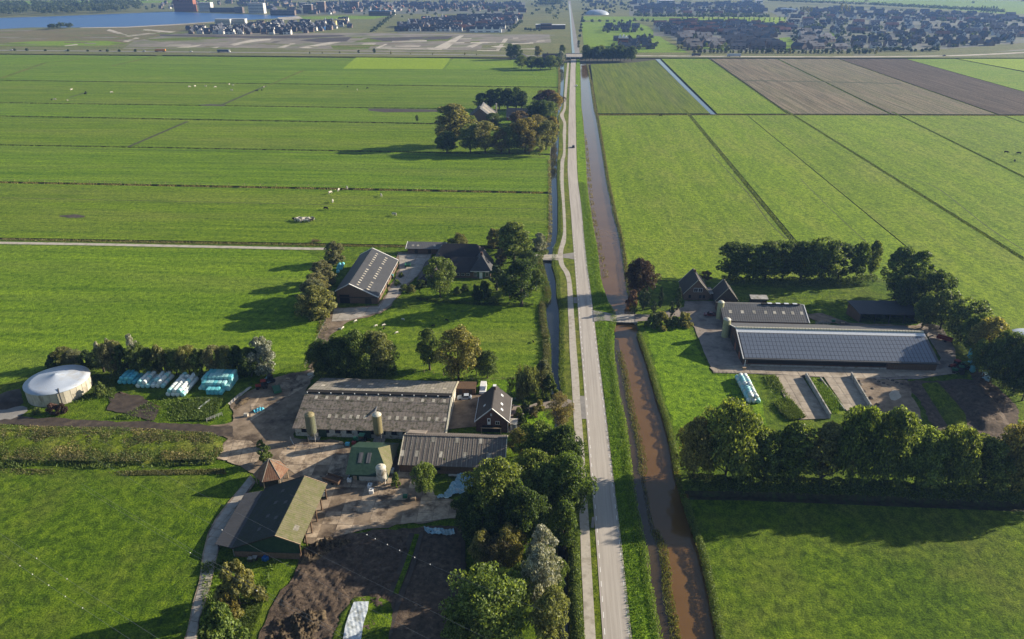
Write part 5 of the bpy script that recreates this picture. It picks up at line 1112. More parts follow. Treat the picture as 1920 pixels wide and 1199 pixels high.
for y in (208, 213.5, 219.5, 225.5): wbox(B.root, 'door', 'timber_dark', 63.56, 63.7, y, y+3.6, 0, 3.0)
wbox(B.root, 'door', 'brick_red', 63.45, 63.6, 210.5, 212.3, 0, 2.4); wbox(B.root, 'door', 'brick_red', 63.45, 63.6, 216.5, 218.3, 0, 2.4)
# --- open fronted machine shed
r = empty('machine_shed', (123, 244, 0), 'open fronted machine shed with dark single-pitch roof under the trees', 'shed')
MB().hexa([(112.6, 240.4, 3.5), (134.6, 240.8, 3.5), (132.8, 249.6, 5.1), (110.6, 248.6, 5.1)], [(112.6, 240.4, 3.68), (134.6, 240.8, 3.68), (132.8, 249.6, 5.28), (110.6, 248.6, 5.28)]).build('roof', 'roof_anthracite', r)
MB().add([(113.2, 241, 0), (111.2, 248.2, 0), (111.2, 248.2, 4.9), (113.2, 241, 3.55)], [(0, 1, 2, 3)]).build('side_wall', 'timber_brown', r); MB().add([(134, 241.4, 0), (132.2, 249, 0), (132.2, 249, 4.9), (134, 241.4, 3.55)], [(0, 1, 2, 3)]).build('side_wall', 'timber_dark', r)
MB().add([(111.2, 248.2, 0), (132.2, 249, 0), (132.2, 249, 4.9), (111.2, 248.2, 4.9)], [(0, 1, 2, 3)]).build('back_wall', 'timber_brown', r)
for i in range(5): wbox(r, 'post', 'timber_dark', 113.4+i*5.1, 113.65+i*5.1, 241.0, 241.25, 0, 3.5)
x, y = G(1408, 569); r = empty('field_shelter', (x, y, 0), 'little field shelter with pale roof behind the skylight barn', 'shed')
wbox(r, 'wall', 'timber_dark', x, x+6, y+.3, y+2.6, 0, 1.7); MB().hexa([(x-.2, y, 1.7), (x+6.4, y, 1.7), (x+6.4, y+3, 2.2), (x-.2, y+3, 2.2)], [(x-.2, y, 1.82), (x+6.4, y, 1.82), (x+6.4, y+3, 2.32), (x-.2, y+3, 2.32)]).build('roof', 'concrete_wall', r)
# --- slurry tank
TX, TY_, TR_ = -146.6, 179.4, 8.7
def slurry_tank(TX, TY_, TR_, zr, za, label):
    r = empty('slurry_tank', (TX, TY_, 0), label, 'tank'); n = 30
    for k in range(n):
        a0, a1 = 2*math.pi*(k+.03)/n, 2*math.pi*(k+.97)/n; q = []
        for R0 in (TR_, TR_-.2): q.append([(TX+R0*math.cos(a), TY_+R0*math.sin(a)) for a in (a0, a1)])
        (a, b), (c, d) = q
        for z0_, z1_ in ((-.1, zr*.48), (zr*.49, zr)): MB().hexa([(*c, z0_), (*a, z0_), (*b, z0_), (*d, z0_)], [(*c, z1_), (*a, z1_), (*b, z1_), (*d, z1_)]).build('wall_panel', 'tank_panel', r)
    m = MB(); ns = 48; prof = [(TR_+.15, zr-.25), (TR_+.16, zr+.05), (TR_*.8, zr+(za-zr)*.13), (TR_*.55, zr+(za-zr)*.32), (TR_*.30, zr+(za-zr)*.55), (TR_*.12, zr+(za-zr)*.80), (.05, za)]
    m.lathe(TX, TY_, prof, ns, cap=False); m.build('membrane_roof', 'membrane', r, smooth=True)
    m = MB(); m.lathe(TX, TY_, [(TR_+.04, -.05), (TR_-.12, -.05), (TR_-.12, zr-.05), (TR_-.05, zr-.05)], ns, cap=False); m.build('inner_wall', 'concrete_wall', r)
    return r
r = slurry_tank(TX, TY_, TR_, 4.3, 6.3, 'round slurry tank with pale tent roof at the left edge')
a = -.95; m = MB(); m.tube([(TX+(TR_+.28)*math.cos(a), TY_+(TR_+.28)*math.sin(a), 0), (TX+(TR_+.28)*math.cos(a), TY_+(TR_+.28)*math.sin(a), 4.3), (TX+(TR_-1.6)*math.cos(a), TY_+(TR_-1.6)*math.sin(a), 4.72)], .17, 6); m.build('filling_pipe', 'metal_dark', r)
q = G(1912, 655); slurry_tank(q[0]+5, q[1], 8.5, 3.6, 6.6, 'white domed slurry tank cut by the right edge of the picture')
# --- feed silos
def silo(px, py, top, wpx, mat, capm, label, legs=True, body0=.30):
    x, y = G(px, py); h = HT(px, py, top); R0 = wpx*PXM(px, py)/2
    r = empty('feed_silo', (x, y, 0), label, 'silo', None)
    m = MB(); z0 = h*body0
    prof = [(R0*.18, z0-R0*1.1), (R0, z0), (R0, h-R0*.55)] if legs else [(R0*1.02, 0), (R0, .1), (R0, h-R0*.45)]
    m.lathe(x, y, prof, 20); m.build('body', mat, r, smooth=False)
    m = MB(); m.lathe(x, y, [(R0*1.03, h-R0*.55), (R0*.98, h-R0*.42), (R0*.62, h-R0*.12), (R0*.2, h), (R0*.18, h+.12)], 20); m.build('top_cap', capm, r)
    for k in range(1, 4): m = MB(); zz = z0+(h-R0*.55-z0)*k/4; m.lathe(x, y, [(R0*1.015, zz-.04), (R0*1.03, zz), (R0*1.015, zz+.04)], 20, cap=False); m.build('hoop', mat, r)
    if legs:
        for k in range(4):
            a = math.pi/4+k*math.pi/2; m = MB(); m.tube([(x+R0*1.05*math.cos(a), y+R0*1.05*math.sin(a), -.1), (x+R0*.98*math.cos(a), y+R0*.98*math.sin(a), z0+.4)], .075, 5); m.build('leg', 'metal_grey', r)
            a2 = a+math.pi/2; m = MB(); m.tube([(x+R0*1.03*math.cos(a), y+R0*1.03*math.sin(a), .4), (x+R0*1.0*math.cos(a2), y+R0*1.0*math.sin(a2), z0-.1)], .035, 4); m.build('brace', 'metal_grey', r)
        m = MB(); m.box(x-R0*1.25, x+R0*1.25, y-R0*1.25, y+R0*1.25, 0, .14); m.build('base_slab', 'concrete_pale', r)
    m = MB()
    for dx in (-.18, .18): m.tube([(x+R0*1.06, y+dx, .3), (x+R0*1.06, y+dx, h-R0*.5)], .025, 4)
    for k in range(int(h/.5)-2): m.tube([(x+R0*1.06, y-.18, .6+k*.5), (x+R0*1.06, y+.18, .6+k*.5)], .018, 4)
    m.build('ladder', 'metal_grey', r); return r
silo(587, 826, 774, 18, 'silo_green', 'silo_olive', 'greenish feed silo on legs at the left end of the long barn')
silo(711, 826, 774, 17, 'silo_olive', 'silo_cream', 'ochre feed silo with white top in front of the long barn')
silo(717, 908, 872, 19, 'wall_dirty_white', 'silo_cream', 'short white feed silo in front of the green shed')
silo(1348, 598, 564, 11.5, 'silo_yellow', 'silo_cream', 'pale yellow silo at the corner of the skylight barn', False)
silo(1359, 632, 596, 13.5, 'silo_yellow', 'silo_cream', 'pale yellow silo at the corner of the solar barn', False)
# --- middle homestead buildings
x, y = G(903, 232)
B = Bld('homestead_barn', 'grey corrugated barn in the middle homestead', x-12, x+11, y-2, y+30, 3.5, 3.5, 12.5, x-1, 'y', 'brick_brown', 'roof_tile_dark', 'roof_grey_x', .4, 'barn')
for i in range(2): B.on('roof_strip', 'roof_asbestos_pale', 1, .25+i*.35, .5+i*.35, .1, .92, .12, .2)
B.bits('chimney', 'wall_dirty_white', (x-1.6, x-.4, y-1, y+.2, 10, 14)); B.bits('chimney', 'wall_dirty_white', (x+9.8, x+10.9, y+26, y+27.4, 3, 12))
x, y = G(878, 262); r = empty('white_house', (x, y, 0), 'white walled house with red gable among the homestead trees', 'house')
B = Bld('white_house', 'white walled house with red brown gable among the homestead trees', x, x+11, y, y+9, 3.0, 3.0, 8.0, y+4.5, 'x', 'white_paint', 'brick_red', 'roof_tile_dark', .4, 'house')
bpy.data.objects.remove(r)
for i in range(3): window(B.root, x+1+i*3.3, x+2.4+i*3.3, y-.02, 1, 2.4)
x, y = G(950, 226)
B = Bld('homestead_house', 'dark roofed house right in the middle homestead', x, x+20, y, y+15, 3, 3, 9.0, y+7.5, 'x', 'brick_red', 'roof_anthracite', 'roof_anthracite', .4, 'house')
B.bits('gutter', 'white_paint', (x-.4, x+20.4, y-.6, y-.4, 2.6, 2.8))
for i in range(5): window(B.root, x+1.5+i*3.8, x+3+i*3.8, y-.02, .8, 2.2)
# --- far farm
x, y = G(1020, 118)
B = Bld('far_farmhouse', 'dark roofed farmhouse among trees left of the crossing', x-2, x+22, y, y+20, 3, 3, 11, y+10, 'x', 'wall_dirty_white', 'roof_tile_dark', 'roof_tile_dark', .6, 'house'); B.bits('chimney', 'brick_dark', (x+4, x+5, y+9, y+10, 10, 12.5))
x, y = G(975, 112)
B = Bld('far_barn', 'small dark barn left of the far farmhouse', x-6, x+10, y, y+14, 3, 3, 8, x+2, 'y', 'wall_dirty_white', 'roof_tile_dark', 'roof_tile_dark', .5, 'barn'); B.bits('door', 'timber_dark', (x, x+4, y-.1, y, 0, 2.6))
# ================================================================== YARDS, HEAPS, BALES, VEHICLES
def clip_cell(poly, x0, x1, y0, y1):
    def cl(p, ins, inter):
        out = []
        for i in range(len(p)):
            a, b = p[i-1], p[i]
            if ins(b):
                if not ins(a): out.append(inter(a, b))
                out.append(b)
            elif ins(a): out.append(inter(a, b))
        return out
    def ix(v): return lambda a, b: (v, a[1]+(b[1]-a[1])*(v-a[0])/(b[0]-a[0]))
    def iy(v): return lambda a, b: (a[0]+(b[0]-a[0])*(v-a[1])/(b[1]-a[1]), v)
    p = poly
    for f, g in ((lambda q: q[0] >= x0, ix(x0)), (lambda q: q[0] <= x1, ix(x1)), (lambda q: q[1] >= y0, iy(y0)), (lambda q: q[1] <= y1, iy(y1))):
        if not p: return []
        p = cl(p, f, g)
    return p
def slabs(parent, px, sx, sy, mat, z=.06, rot=0.0, seed=1, skip=0.0):
    z = parent.data.vertices[0].co.z+.02
    rng = random.Random(seed); p = ccw(GP(px)); ca, sa = math.cos(rot), math.sin(rot)
    q = [(x*ca+y*sa, -x*sa+y*ca) for x, y in p]
    xs = [v[0] for v in q]; ys = [v[1] for v in q]
    i0, i1, j0, j1 = int(min(xs)//sx), int(max(xs)//sx), int(min(ys)//sy), int(max(ys)//sy); g = .06
    for i in range(i0, i1+1):
        for j in range(j0, j1+1):
            if rng.random() < skip: continue
            c = clip_cell(q, i*sx+g, (i+1)*sx-g, j*sy+g, (j+1)*sy-g)
            if len(c) < 3 or abs(area2(c)) < 1.0: continue
            c = [(x*ca-y*sa, x*sa+y*ca) for x, y in c]; zz = z+rng.random()*.03
            b = MB(); k = len(c); b.add([(x, y, zz) for x, y in c]+[(x, y, zz-.09) for x, y in c], [tuple(range(k))]+[(a, (a+1) % k, k+(a+1) % k, k+a) for a in range(k)])
            b.build('concrete_slab', mat, parent)
YD = [(456, 742), (500, 715), (552, 700), (592, 690), (578, 725), (556, 800), (552, 822), (640, 828), (655, 838), (742, 834), (752, 872), (800, 884), (815, 930), (868, 945), (868, 972), (800, 982), (700, 992), (640, 1006), (585, 1022), (570, 1018), (600, 925), (545, 905), (520, 905), (480, 890), (440, 872), (404, 856), (428, 824), (392, 806), (395, 798), (436, 792), (432, 760)]
yard = patch('farmyard', YD, 'dirt_yard', .03)
slabs(yard, [(552, 830), (640, 832), (652, 846), (650, 892), (724, 892), (742, 880), (752, 872), (800, 884), (815, 930), (868, 946), (868, 970), (700, 990), (590, 1018), (572, 1012), (600, 925), (560, 895), (540, 880), (520, 855)], 3.6, 4.4, 'concrete_slab', .055, .03, 3, .24)
slabs(yard, [(404, 858), (428, 826), (470, 828), (500, 850), (470, 876), (440, 872)], 3.0, 3.0, 'concrete_slab', .055, .2, 4, .15)
slabs(yard, [(500, 730), (552, 706), (588, 694), (576, 724), (540, 745), (470, 790), (470, 760)], 4.0, 4.0, 'concrete_slab', .05, .05, 5, .35)
patch('mud_track', [(-60, 776), (60, 784), (200, 790), (330, 795), (436, 800), (440, 822), (425, 818), (330, 811), (200, 806), (60, 800), (-60, 793)], 'mud', .05)
patch('muddy_patch', [(205, 740), (260, 742), (298, 770), (288, 790), (240, 778), (200, 770)], 'mud', .05)
for k, ln in enumerate(([(222, 736), (232, 752), (255, 772), (282, 790)], [(222, 736), (260, 748), (300, 765)])):
    strip('wheel_rut', ln, .9, 'soil_dark', .075)
patch('silage_sheet', [(-20, 772), (0, 770), (42, 762), (52, 772), (20, 788), (-20, 792)], 'asphalt_old', .06)
mound('earth_heap', [(-20, 748), (10, 735), (38, 728), (44, 758), (20, 768), (-20, 772)], 1.6, 'mud', None, 'brown earth heap left of the slurry tank', 'heap', 5, 14)
# soil plot at the bottom with two manure heaps
patch('soil_plot', [(600, 1012), (700, 994), (866, 985), (875, 1060), (870, 1230), (470, 1230), (520, 1120), (560, 1060)], 'soil_dark', .04)
mound('rough_soil', [(560, 1062), (600, 1030), (700, 1006), (780, 1000), (770, 1060), (740, 1130), (700, 1199), (620, 1230), (480, 1230), (520, 1130)], .55, 'soil_dark', 'structure', None, None, 9, 90, .9, edge=1.5)
mound('rough_soil', [(786, 1002), (860, 992), (870, 1100), (865, 1200), (780, 1200), (800, 1080)], .25, 'soil_dark', 'structure', None, None, 10, 60, .9, edge=1.5)
mound('manure_heap', [(556, 1060), (566, 1030), (600, 1012), (660, 1008), (664, 1024), (620, 1040), (585, 1062)], 1.5, 'manure', None, 'sunlit manure heap at the front corner of the open barn', 'heap', 7, 44, .8, edge=1.6)
mound('manure_heap', [(496, 1199), (512, 1165), (560, 1148), (615, 1142), (618, 1165), (590, 1210), (500, 1230)], 1.6, 'manure', None, 'rough manure heap at the bottom edge of the picture', 'heap', 8, 44, .8, edge=1.6)
mound('grass_strip', [(660, 1118), (700, 1114), (735, 1122), (742, 1160), (730, 1240), (600, 1240), (630, 1160)], .62, 'grass_near', 'structure', None, None, 15, 24, .2, edge=1.2)
m = MB(); q = GP([(664, 1134), (692, 1133), (690, 1150), (682, 1175), (676, 1215), (642, 1215), (648, 1180), (656, 1155)], .55); rng = random.Random(3)
def sheet(name, px, mat, label, h=.5, z0=.1, n=16, seed=1, cat='tarpaulin'):
    p = ccw(GP(px)); rng = np.random.default_rng(seed); xs = [a[0] for a in p]; ys = [a[1] for a in p]
    bm = bmesh.new(); vs = {}; nx = n*2; ny = n*2
    ph = rng.random(6)*6.28
    def zz(x, y): return z0+h*(.5+.28*math.sin(x*1.5+y*.7+ph[0])+.22*math.sin(y*2.3-x*.8+ph[1])+.16*math.sin(x*4+ph[2])*math.sin(y*3.3+ph[3])+.12*math.sin(x*7.5+y*3+ph[4])+.10*math.sin(y*8.5-x*4+ph[5]))
    x0, x1, y0, y1 = min(xs), max(xs), min(ys), max(ys)
    for i in range(nx):
        for j in range(ny):
            c = clip_cell(p, x0+(x1-x0)*i/nx, x0+(x1-x0)*(i+1)/nx, y0+(y1-y0)*j/ny, y0+(y1-y0)*(j+1)/ny)
            if len(c) >= 3 and abs(area2(c)) > 1e-4:
                try: bm.faces.new([bm.verts.new((a, b, zz(a, b))) for a, b in c])
                except ValueError: pass
    bmesh.ops.remove_doubles(bm, verts=bm.verts, dist=.002); me = bpy.data.meshes.new(name); bm.to_mesh(me); bm.free(); me.materials.append(MATS[mat])
    md = None; o = bpy.data.objects.new(name, me); C.objects.link(o)
    s = o.modifiers.new('thickness', 'SOLIDIFY'); s.thickness = .03; return tag(o, label, cat)
sheet('tarpaulin', [(664, 1134), (692, 1133), (690, 1150), (682, 1175), (676, 1215), (642, 1215), (648, 1180), (656, 1155)], 'tarp_white', 'pale plastic sheet lying on the soil at the bottom', .12, .74, 14, 2)
sheet('tarpaulin', [(818, 934), (832, 930), (846, 912), (858, 895), (872, 890), (888, 893), (890, 915), (870, 925), (850, 932), (838, 937), (822, 940)], 'tarp_blue', 'large crumpled blue tarpaulin below the ribbed shed', .9, .2, 18, 4)
sheet('tarpaulin', [(795, 992), (815, 994), (850, 995), (853, 1004), (830, 1007), (808, 1004), (797, 1000)], 'tarp_blue', 'narrow blue tarpaulin on the edge of the concrete yard', .8, .2, 14, 5)
sheet('tarpaulin', [(496, 712), (508, 708), (516, 716), (506, 722), (496, 720)], 'tarp_blue', 'small blue tarpaulin at the top of the yard', .8, .3, 8, 6)
sheet('tarpaulin', [(474, 772), (486, 767), (497, 770), (492, 775), (478, 776)], 'wrap_blue', 'turquoise tarpaulin on junk at the yard edge', .7, .3, 8, 7)
sheet('tarpaulin', [(576, 702), (589, 696), (590, 706), (578, 712)], 'wall_dirty_white', 'small grey sheet on the ground beside the back of the long barn', .15, .1, 6, 8)
# concrete path at the lower left, in slabs
cpth = patch('concrete_path', [(470, 892), (480, 905), (455, 940), (440, 965), (418, 1000), (404, 1060), (393, 1110), (375, 1160), (365, 1230), (336, 1230), (352, 1180), (362, 1130), (374, 1090), (380, 1040), (390, 1000), (405, 972), (430, 940)], 'concrete_slab', .04)
slabs(cpth, [(466, 896), (474, 906), (450, 942), (436, 965), (416, 1000), (402, 1060), (391, 1110), (373, 1160), (362, 1230), (340, 1230), (355, 1180), (365, 1130), (377, 1090), (383, 1040), (393, 1000), (408, 974), (433, 942)], 5.0, 2.4, 'concrete_pale', .06, -.18, 8)
# house drive and lawn
patch('sand_drive', [(848, 752), (862, 740), (890, 742), (905, 738), (918, 745), (896, 800), (840, 806)], 'dirt_yard', .05)
patch('brick_drive', [(954, 812), (960, 760), (985, 762), (1045, 752), (1060, 748), (1072, 752), (1073, 762), (1035, 766), (985, 772), (978, 800), (972, 822)], 'clinker', .05)
patch('lawn', [(895, 712), (1000, 714), (1005, 745), (960, 752), (920, 742), (890, 738)], 'grass_lush', .04)
patch('lawn', [(990, 775), (1035, 770), (1040, 812), (1000, 815), (985, 800)], 'grass_lush', .04)
# north farm surfaces
nyard = patch('farmyard', [(744, 474), (812, 474), (806, 496), (782, 520), (768, 532), (748, 556), (735, 572), (715, 588), (650, 606), (618, 632), (603, 660), (592, 692), (578, 690), (592, 650), (606, 612), (622, 578), (708, 574), (722, 555), (748, 505)], 'dirt_yard', .03)
slabs(nyard, [(748, 478), (808, 478), (802, 496), (780, 520), (764, 532), (745, 556), (732, 572), (713, 586), (652, 602), (622, 604), (626, 580), (710, 576), (724, 557), (750, 508)], 4.5, 4.5, 'concrete_pale', .055, .0, 6)
strip('farm_track', [(-60, 455), (150, 458.2), (350, 462.2), (560, 466.5), (612, 467)], 3.0, 'path_concrete', .06)
patch('farm_drive', [(1000, 479), (1050, 478), (1052, 485.5), (1000, 487)], 'path_concrete', .07)
wbox(empty('field_bridge', (*G(1030, 483), -.5), 'concrete field bridge carrying the farm drive over the ditch', 'bridge'), 'deck', 'concrete_pale', G(1005, 483)[0], G(1050, 483)[0], G(1030, 488)[1], G(1030, 478)[1], -.5, .05)
patch('garden', [(785, 535), (830, 520), (880, 528), (1000, 535), (1012, 572), (900, 572), (790, 565)], 'grass_near', .025)
# right farm surfaces
apron = patch('farm_apron', [(1284, 565), (1343, 566), (1356, 600), (1372, 645), (1393, 684), (1600, 690), (1752, 692), (1764, 672), (1735, 625), (1712, 614), (1730, 605), (1765, 612), (1790, 655), (1796, 700), (1720, 712), (1600, 712), (1450, 703), (1338, 700), (1320, 662), (1302, 615), (1282, 590)], 'clinker', .03)
slabs(apron, [(1330, 690), (1395, 686), (1600, 692), (1752, 694), (1790, 690), (1792, 702), (1600, 711), (1450, 702), (1340, 699)], 5, 5, 'apron_slab', .055, 0, 11)
patch('yard_strip', [(1505, 592), (1540, 588), (1590, 606), (1730, 612), (1720, 622), (1640, 614), (1540, 606)], 'dirt_yard', .04)
s1 = patch('silage_floor', [(1450, 704), (1503, 706), (1555, 786), (1498, 788), (1470, 745)], 'concrete_slab', .05)
slabs(s1, [(1450, 704), (1503, 706), (1555, 786), (1498, 788), (1470, 745)], 5, 5, 'apron_slab', .07, 0, 12)
s2 = patch('silage_floor', [(1543, 706), (1594, 708), (1632, 768), (1588, 772)], 'concrete_pale', .05)
slabs(s2, [(1543, 706), (1594, 708), (1632, 768), (1588, 772)], 5, 5, 'apron_slab', .07, 0, 13)
patch('rubble_floor', [(1600, 708), (1700, 714), (1730, 790), (1640, 790), (1632, 768)], 'dirt_yard', .045)
patch('silage_ground', [(1700, 716), (1850, 712), (1905, 760), (1920, 830), (1760, 815)], 'soil_dark', .04)
def wall_run(px0, px1, h, t, label):
    a, b = Vector(G(*px0)), Vector(G(*px1)); r = empty('silage_wall', (a.x, a.y, 0), label, 'wall'); L = (b-a).length; d = (b-a)/L; nrm = Vector((d.y, -d.x))*t/2; n = max(2, int(L/2.4))
    for k in range(n):
        p, q = a+d*(L*k/n+.03), a+d*(L*(k+1)/n-.03)
        lo = [p-nrm, p+nrm, q+nrm, q-nrm]; MB().hexa([(v.x, v.y, -.1) for v in lo], [(v.x, v.y, h) for v in lo]).build('wall_element', 'concrete_wall', r)
wall_run((1510, 708), (1556, 786), 1.8, .35, 'concrete silage wall beside the leafy strip'); wall_run((1595, 706), (1632, 768), 1.6, .35, 'concrete silage wall beside the rubble floor'); wall_run((1538, 710), (1584, 770), .5, .3, 'low concrete kerb between leafy strip and pale silo floor')
mound('sand_heap', [(1660, 738), (1672, 728), (1690, 734), (1696, 748), (1680, 756), (1666, 752)], 1.3, 'sand_dull', None, 'small pale sand heap on the rubble floor', 'heap', 3, 14)
mound('silage_clamp', [(1722, 718), (1760, 716), (1812, 775), (1822, 815), (1780, 812)], 1.8, 'grass_verge', None, 'long green covered silage clamp right of the rubble floor', 'heap', 4, 26, .3)
mound('silage_clamp', [(1775, 722), (1840, 716), (1880, 770), (1905, 812), (1835, 812)], 1.8, 'soil_dark', None, 'long dark silage clamp at the far right of the yard', 'heap', 6, 26, .4)
mound('earth_heap', [(1818, 700), (1850, 696), (1862, 718), (1830, 724)], 2.0, 'soil_dark', None, 'dark earth heap at the corner under the right edge trees', 'heap', 7, 14)
for k, (a, b, w) in enumerate([(1612, 722, .9), (1620, 735, .7), (1632, 748, .9), (1636, 730, .6), (1610, 716, .7), (1645, 760, .7), (1508, 707, .8), (1514, 704, .7)]):
    x, y = G(a, b); m = MB(); rr = random.Random(k); m.lathe(x, y, [(w*.9, 0), (w, w*.3), (w*.6, w*.7), (.1, w*.85)], 7); m.v = [(v[0]+rr.uniform(-.12, .12), v[1]+rr.uniform(-.12, .12), v[2]) for v in m.v]
    o = m.build('rubble_lump', 'mud', loc=(x, y, 0)); tag(o, 'dark rubble lump lying by the concrete silage walls', 'rubble', 'rubble lumps by the silage walls')
# ---- wrapped bales
def round_bale_mesh():
    m = MB(); prof = [(.08, -.62), (.56, -.62), (.66, -.56), (.71, -.42), (.73, 0), (.71, .42), (.66, .56), (.56, .62), (.08, .62)]; m.lathe(0, 0, prof, 18); m.v = [(x, z, y+.70) for x, y, z in m.v]
    return m.mesh('bale', ('wrap_white',), smooth=True)
def square_bale_mesh():
    bm = bmesh.new(); bmesh.ops.create_cube(bm, size=1); bmesh.ops.scale(bm, vec=(2.3, 1.15, .88), verts=bm.verts); bmesh.ops.translate(bm, vec=(0, 0, .44), verts=bm.verts)
    bmesh.ops.bevel(bm, geom=bm.edges[:], offset=.12, segments=2, affect='EDGES'); me = bpy.data.meshes.new('bale'); bm.to_mesh(me); bm.free(); me.materials.append(MATS['wrap_pale']); return me
RB, SB = round_bale_mesh(), square_bale_mesh(); rb = random.Random(5)
def bale(me, x, y, z, mat, label, group, rz=0):
    o = link('wrapped_bale', me, mat, None, (x+rb.uniform(-.07, .07), y+rb.uniform(-.07, .07), z), rz+rb.uniform(-.05, .05), over=True); tag(o, label, 'bale', group); return o
def bale_rows(px, nx, ny, layers, mat, label, group, dx=1.5, dy=1.32):
    x, y = G(*px)
    for l in range(layers):
        for i in range(nx-l):
            for j in range(ny):
                if l and rb.random() < .10: continue
                bale(RB, x+.65+i*dx+l*dx/2, y+.65+j*dy, l*1.22, mat if not callable(mat) else mat(), f'{label}, {"upper" if l else "bottom"} layer, {ORD[i]} row, {ORD[j]} from front', group)
bale_rows((221, 721), 4, 4, 2, lambda: rb.choice(['wrap_blue', 'wrap_blue', 'wrap_teal']), 'turquoise round bale in the leftmost stack', 'turquoise round bales')
bale_rows((255, 728), 3, 5, 2, lambda: rb.choice(['wrap_white', 'wrap_white', 'wrap_pale']), 'pale round bale in the second stack', 'pale round bales, second stack')
bale_rows((283, 728), 3, 5, 2, lambda: rb.choice(['wrap_white', 'wrap_white', 'wrap_white', 'wrap_pale']), 'pale round bale in the third stack', 'pale round bales, third stack')
bale_rows((311, 744), 4, 8, 2, lambda: rb.choice(['wrap_white', 'wrap_white', 'wrap_white', 'wrap_pale']), 'white round bale in the long stack', 'white round bales, long stack')
x, y = G(372, 732)
for l in range(4):
    for i in range(8):
        for j in range(3):
            if (l == 3 and (j < 1 or i < 1)) or (l > 1 and j == 0 and i > 6) or (l > 0 and j == 0 and i < 1): continue
            bale(SB, x+.6+i*1.22, y+1.2+j*2.36, l*.9, rb.choice(['wrap_pale', 'wrap_teal', 'wrap_pale']), f'turquoise square bale in the block stack, {ORD[l]} layer, {ORD[i]} column, {ORD[j]} from front', 'turquoise square bales', math.pi/2)
for l in range(2):
    for i in range(4 if l == 0 else 3): bale(SB, x+4.2+i*1.22, y-1.3, l*.9, 'wrap_teal', f'turquoise square bale before the block stack, {["bottom", "upper"][l]} layer, {ORD[i]} from left', 'turquoise square bales', math.pi/2)
x, y = G(1401, 757)
for j in range(12):
    for i in range(3): bale(RB, x+i*1.3+.65-j*.035, y+.6+j*1.22, 0, rb.choice(['wrap_white', 'wrap_pale']), f'pale wrapped bale in the right meadow pile, bottom {["left", "middle", "right"][i]} row, {ORD[j]} from front', 'bales on the right meadow', rb.uniform(-.6, .6))
    for i in range(2):
        if j < 11 and rb.random() < .9: bale(RB, x+1.3+i*1.3-j*.035, y+1.2+j*1.22, 1.05, rb.choice(['wrap_white', 'wrap_pale']), f'pale wrapped bale on top of the right meadow pile, {["left", "right"][i]} row, {ORD[j]} from front', 'bales on the right meadow', rb.uniform(-.7, .7))
for k, (a, b) in enumerate([(634, 506), (640, 506), (637, 499), (643, 498), (634, 512)]):
    x, y = G(a, b); bale(RB, x, y, 0, 'wrap_teal', 'turquoise bale between willow and dark barn', 'bales beside the dark barn')
    if k < 2: bale(RB, x+.5, y+.3, 1.08, 'wrap_teal', 'turquoise bale between willow and dark barn', 'bales beside the dark barn')
for k, (a, b) in enumerate([(1818, 672), (1822, 682), (1828, 690), (1816, 690), (1822, 698)]):
    x, y = G(a, b)
    for l in range(3 if k < 3 else 2): bale(RB, x, y, l*1.1, 'wrap_teal', 'turquoise bale piled under the right edge trees', 'bales under the right edge trees')
sheet('tarpaulin', [(1840, 700), (1856, 712), (1852, 724), (1838, 716)], 'tarp_blue', 'blue-white sheet on the earth heap under the right edge trees', .7, 1.0, 8, 9)
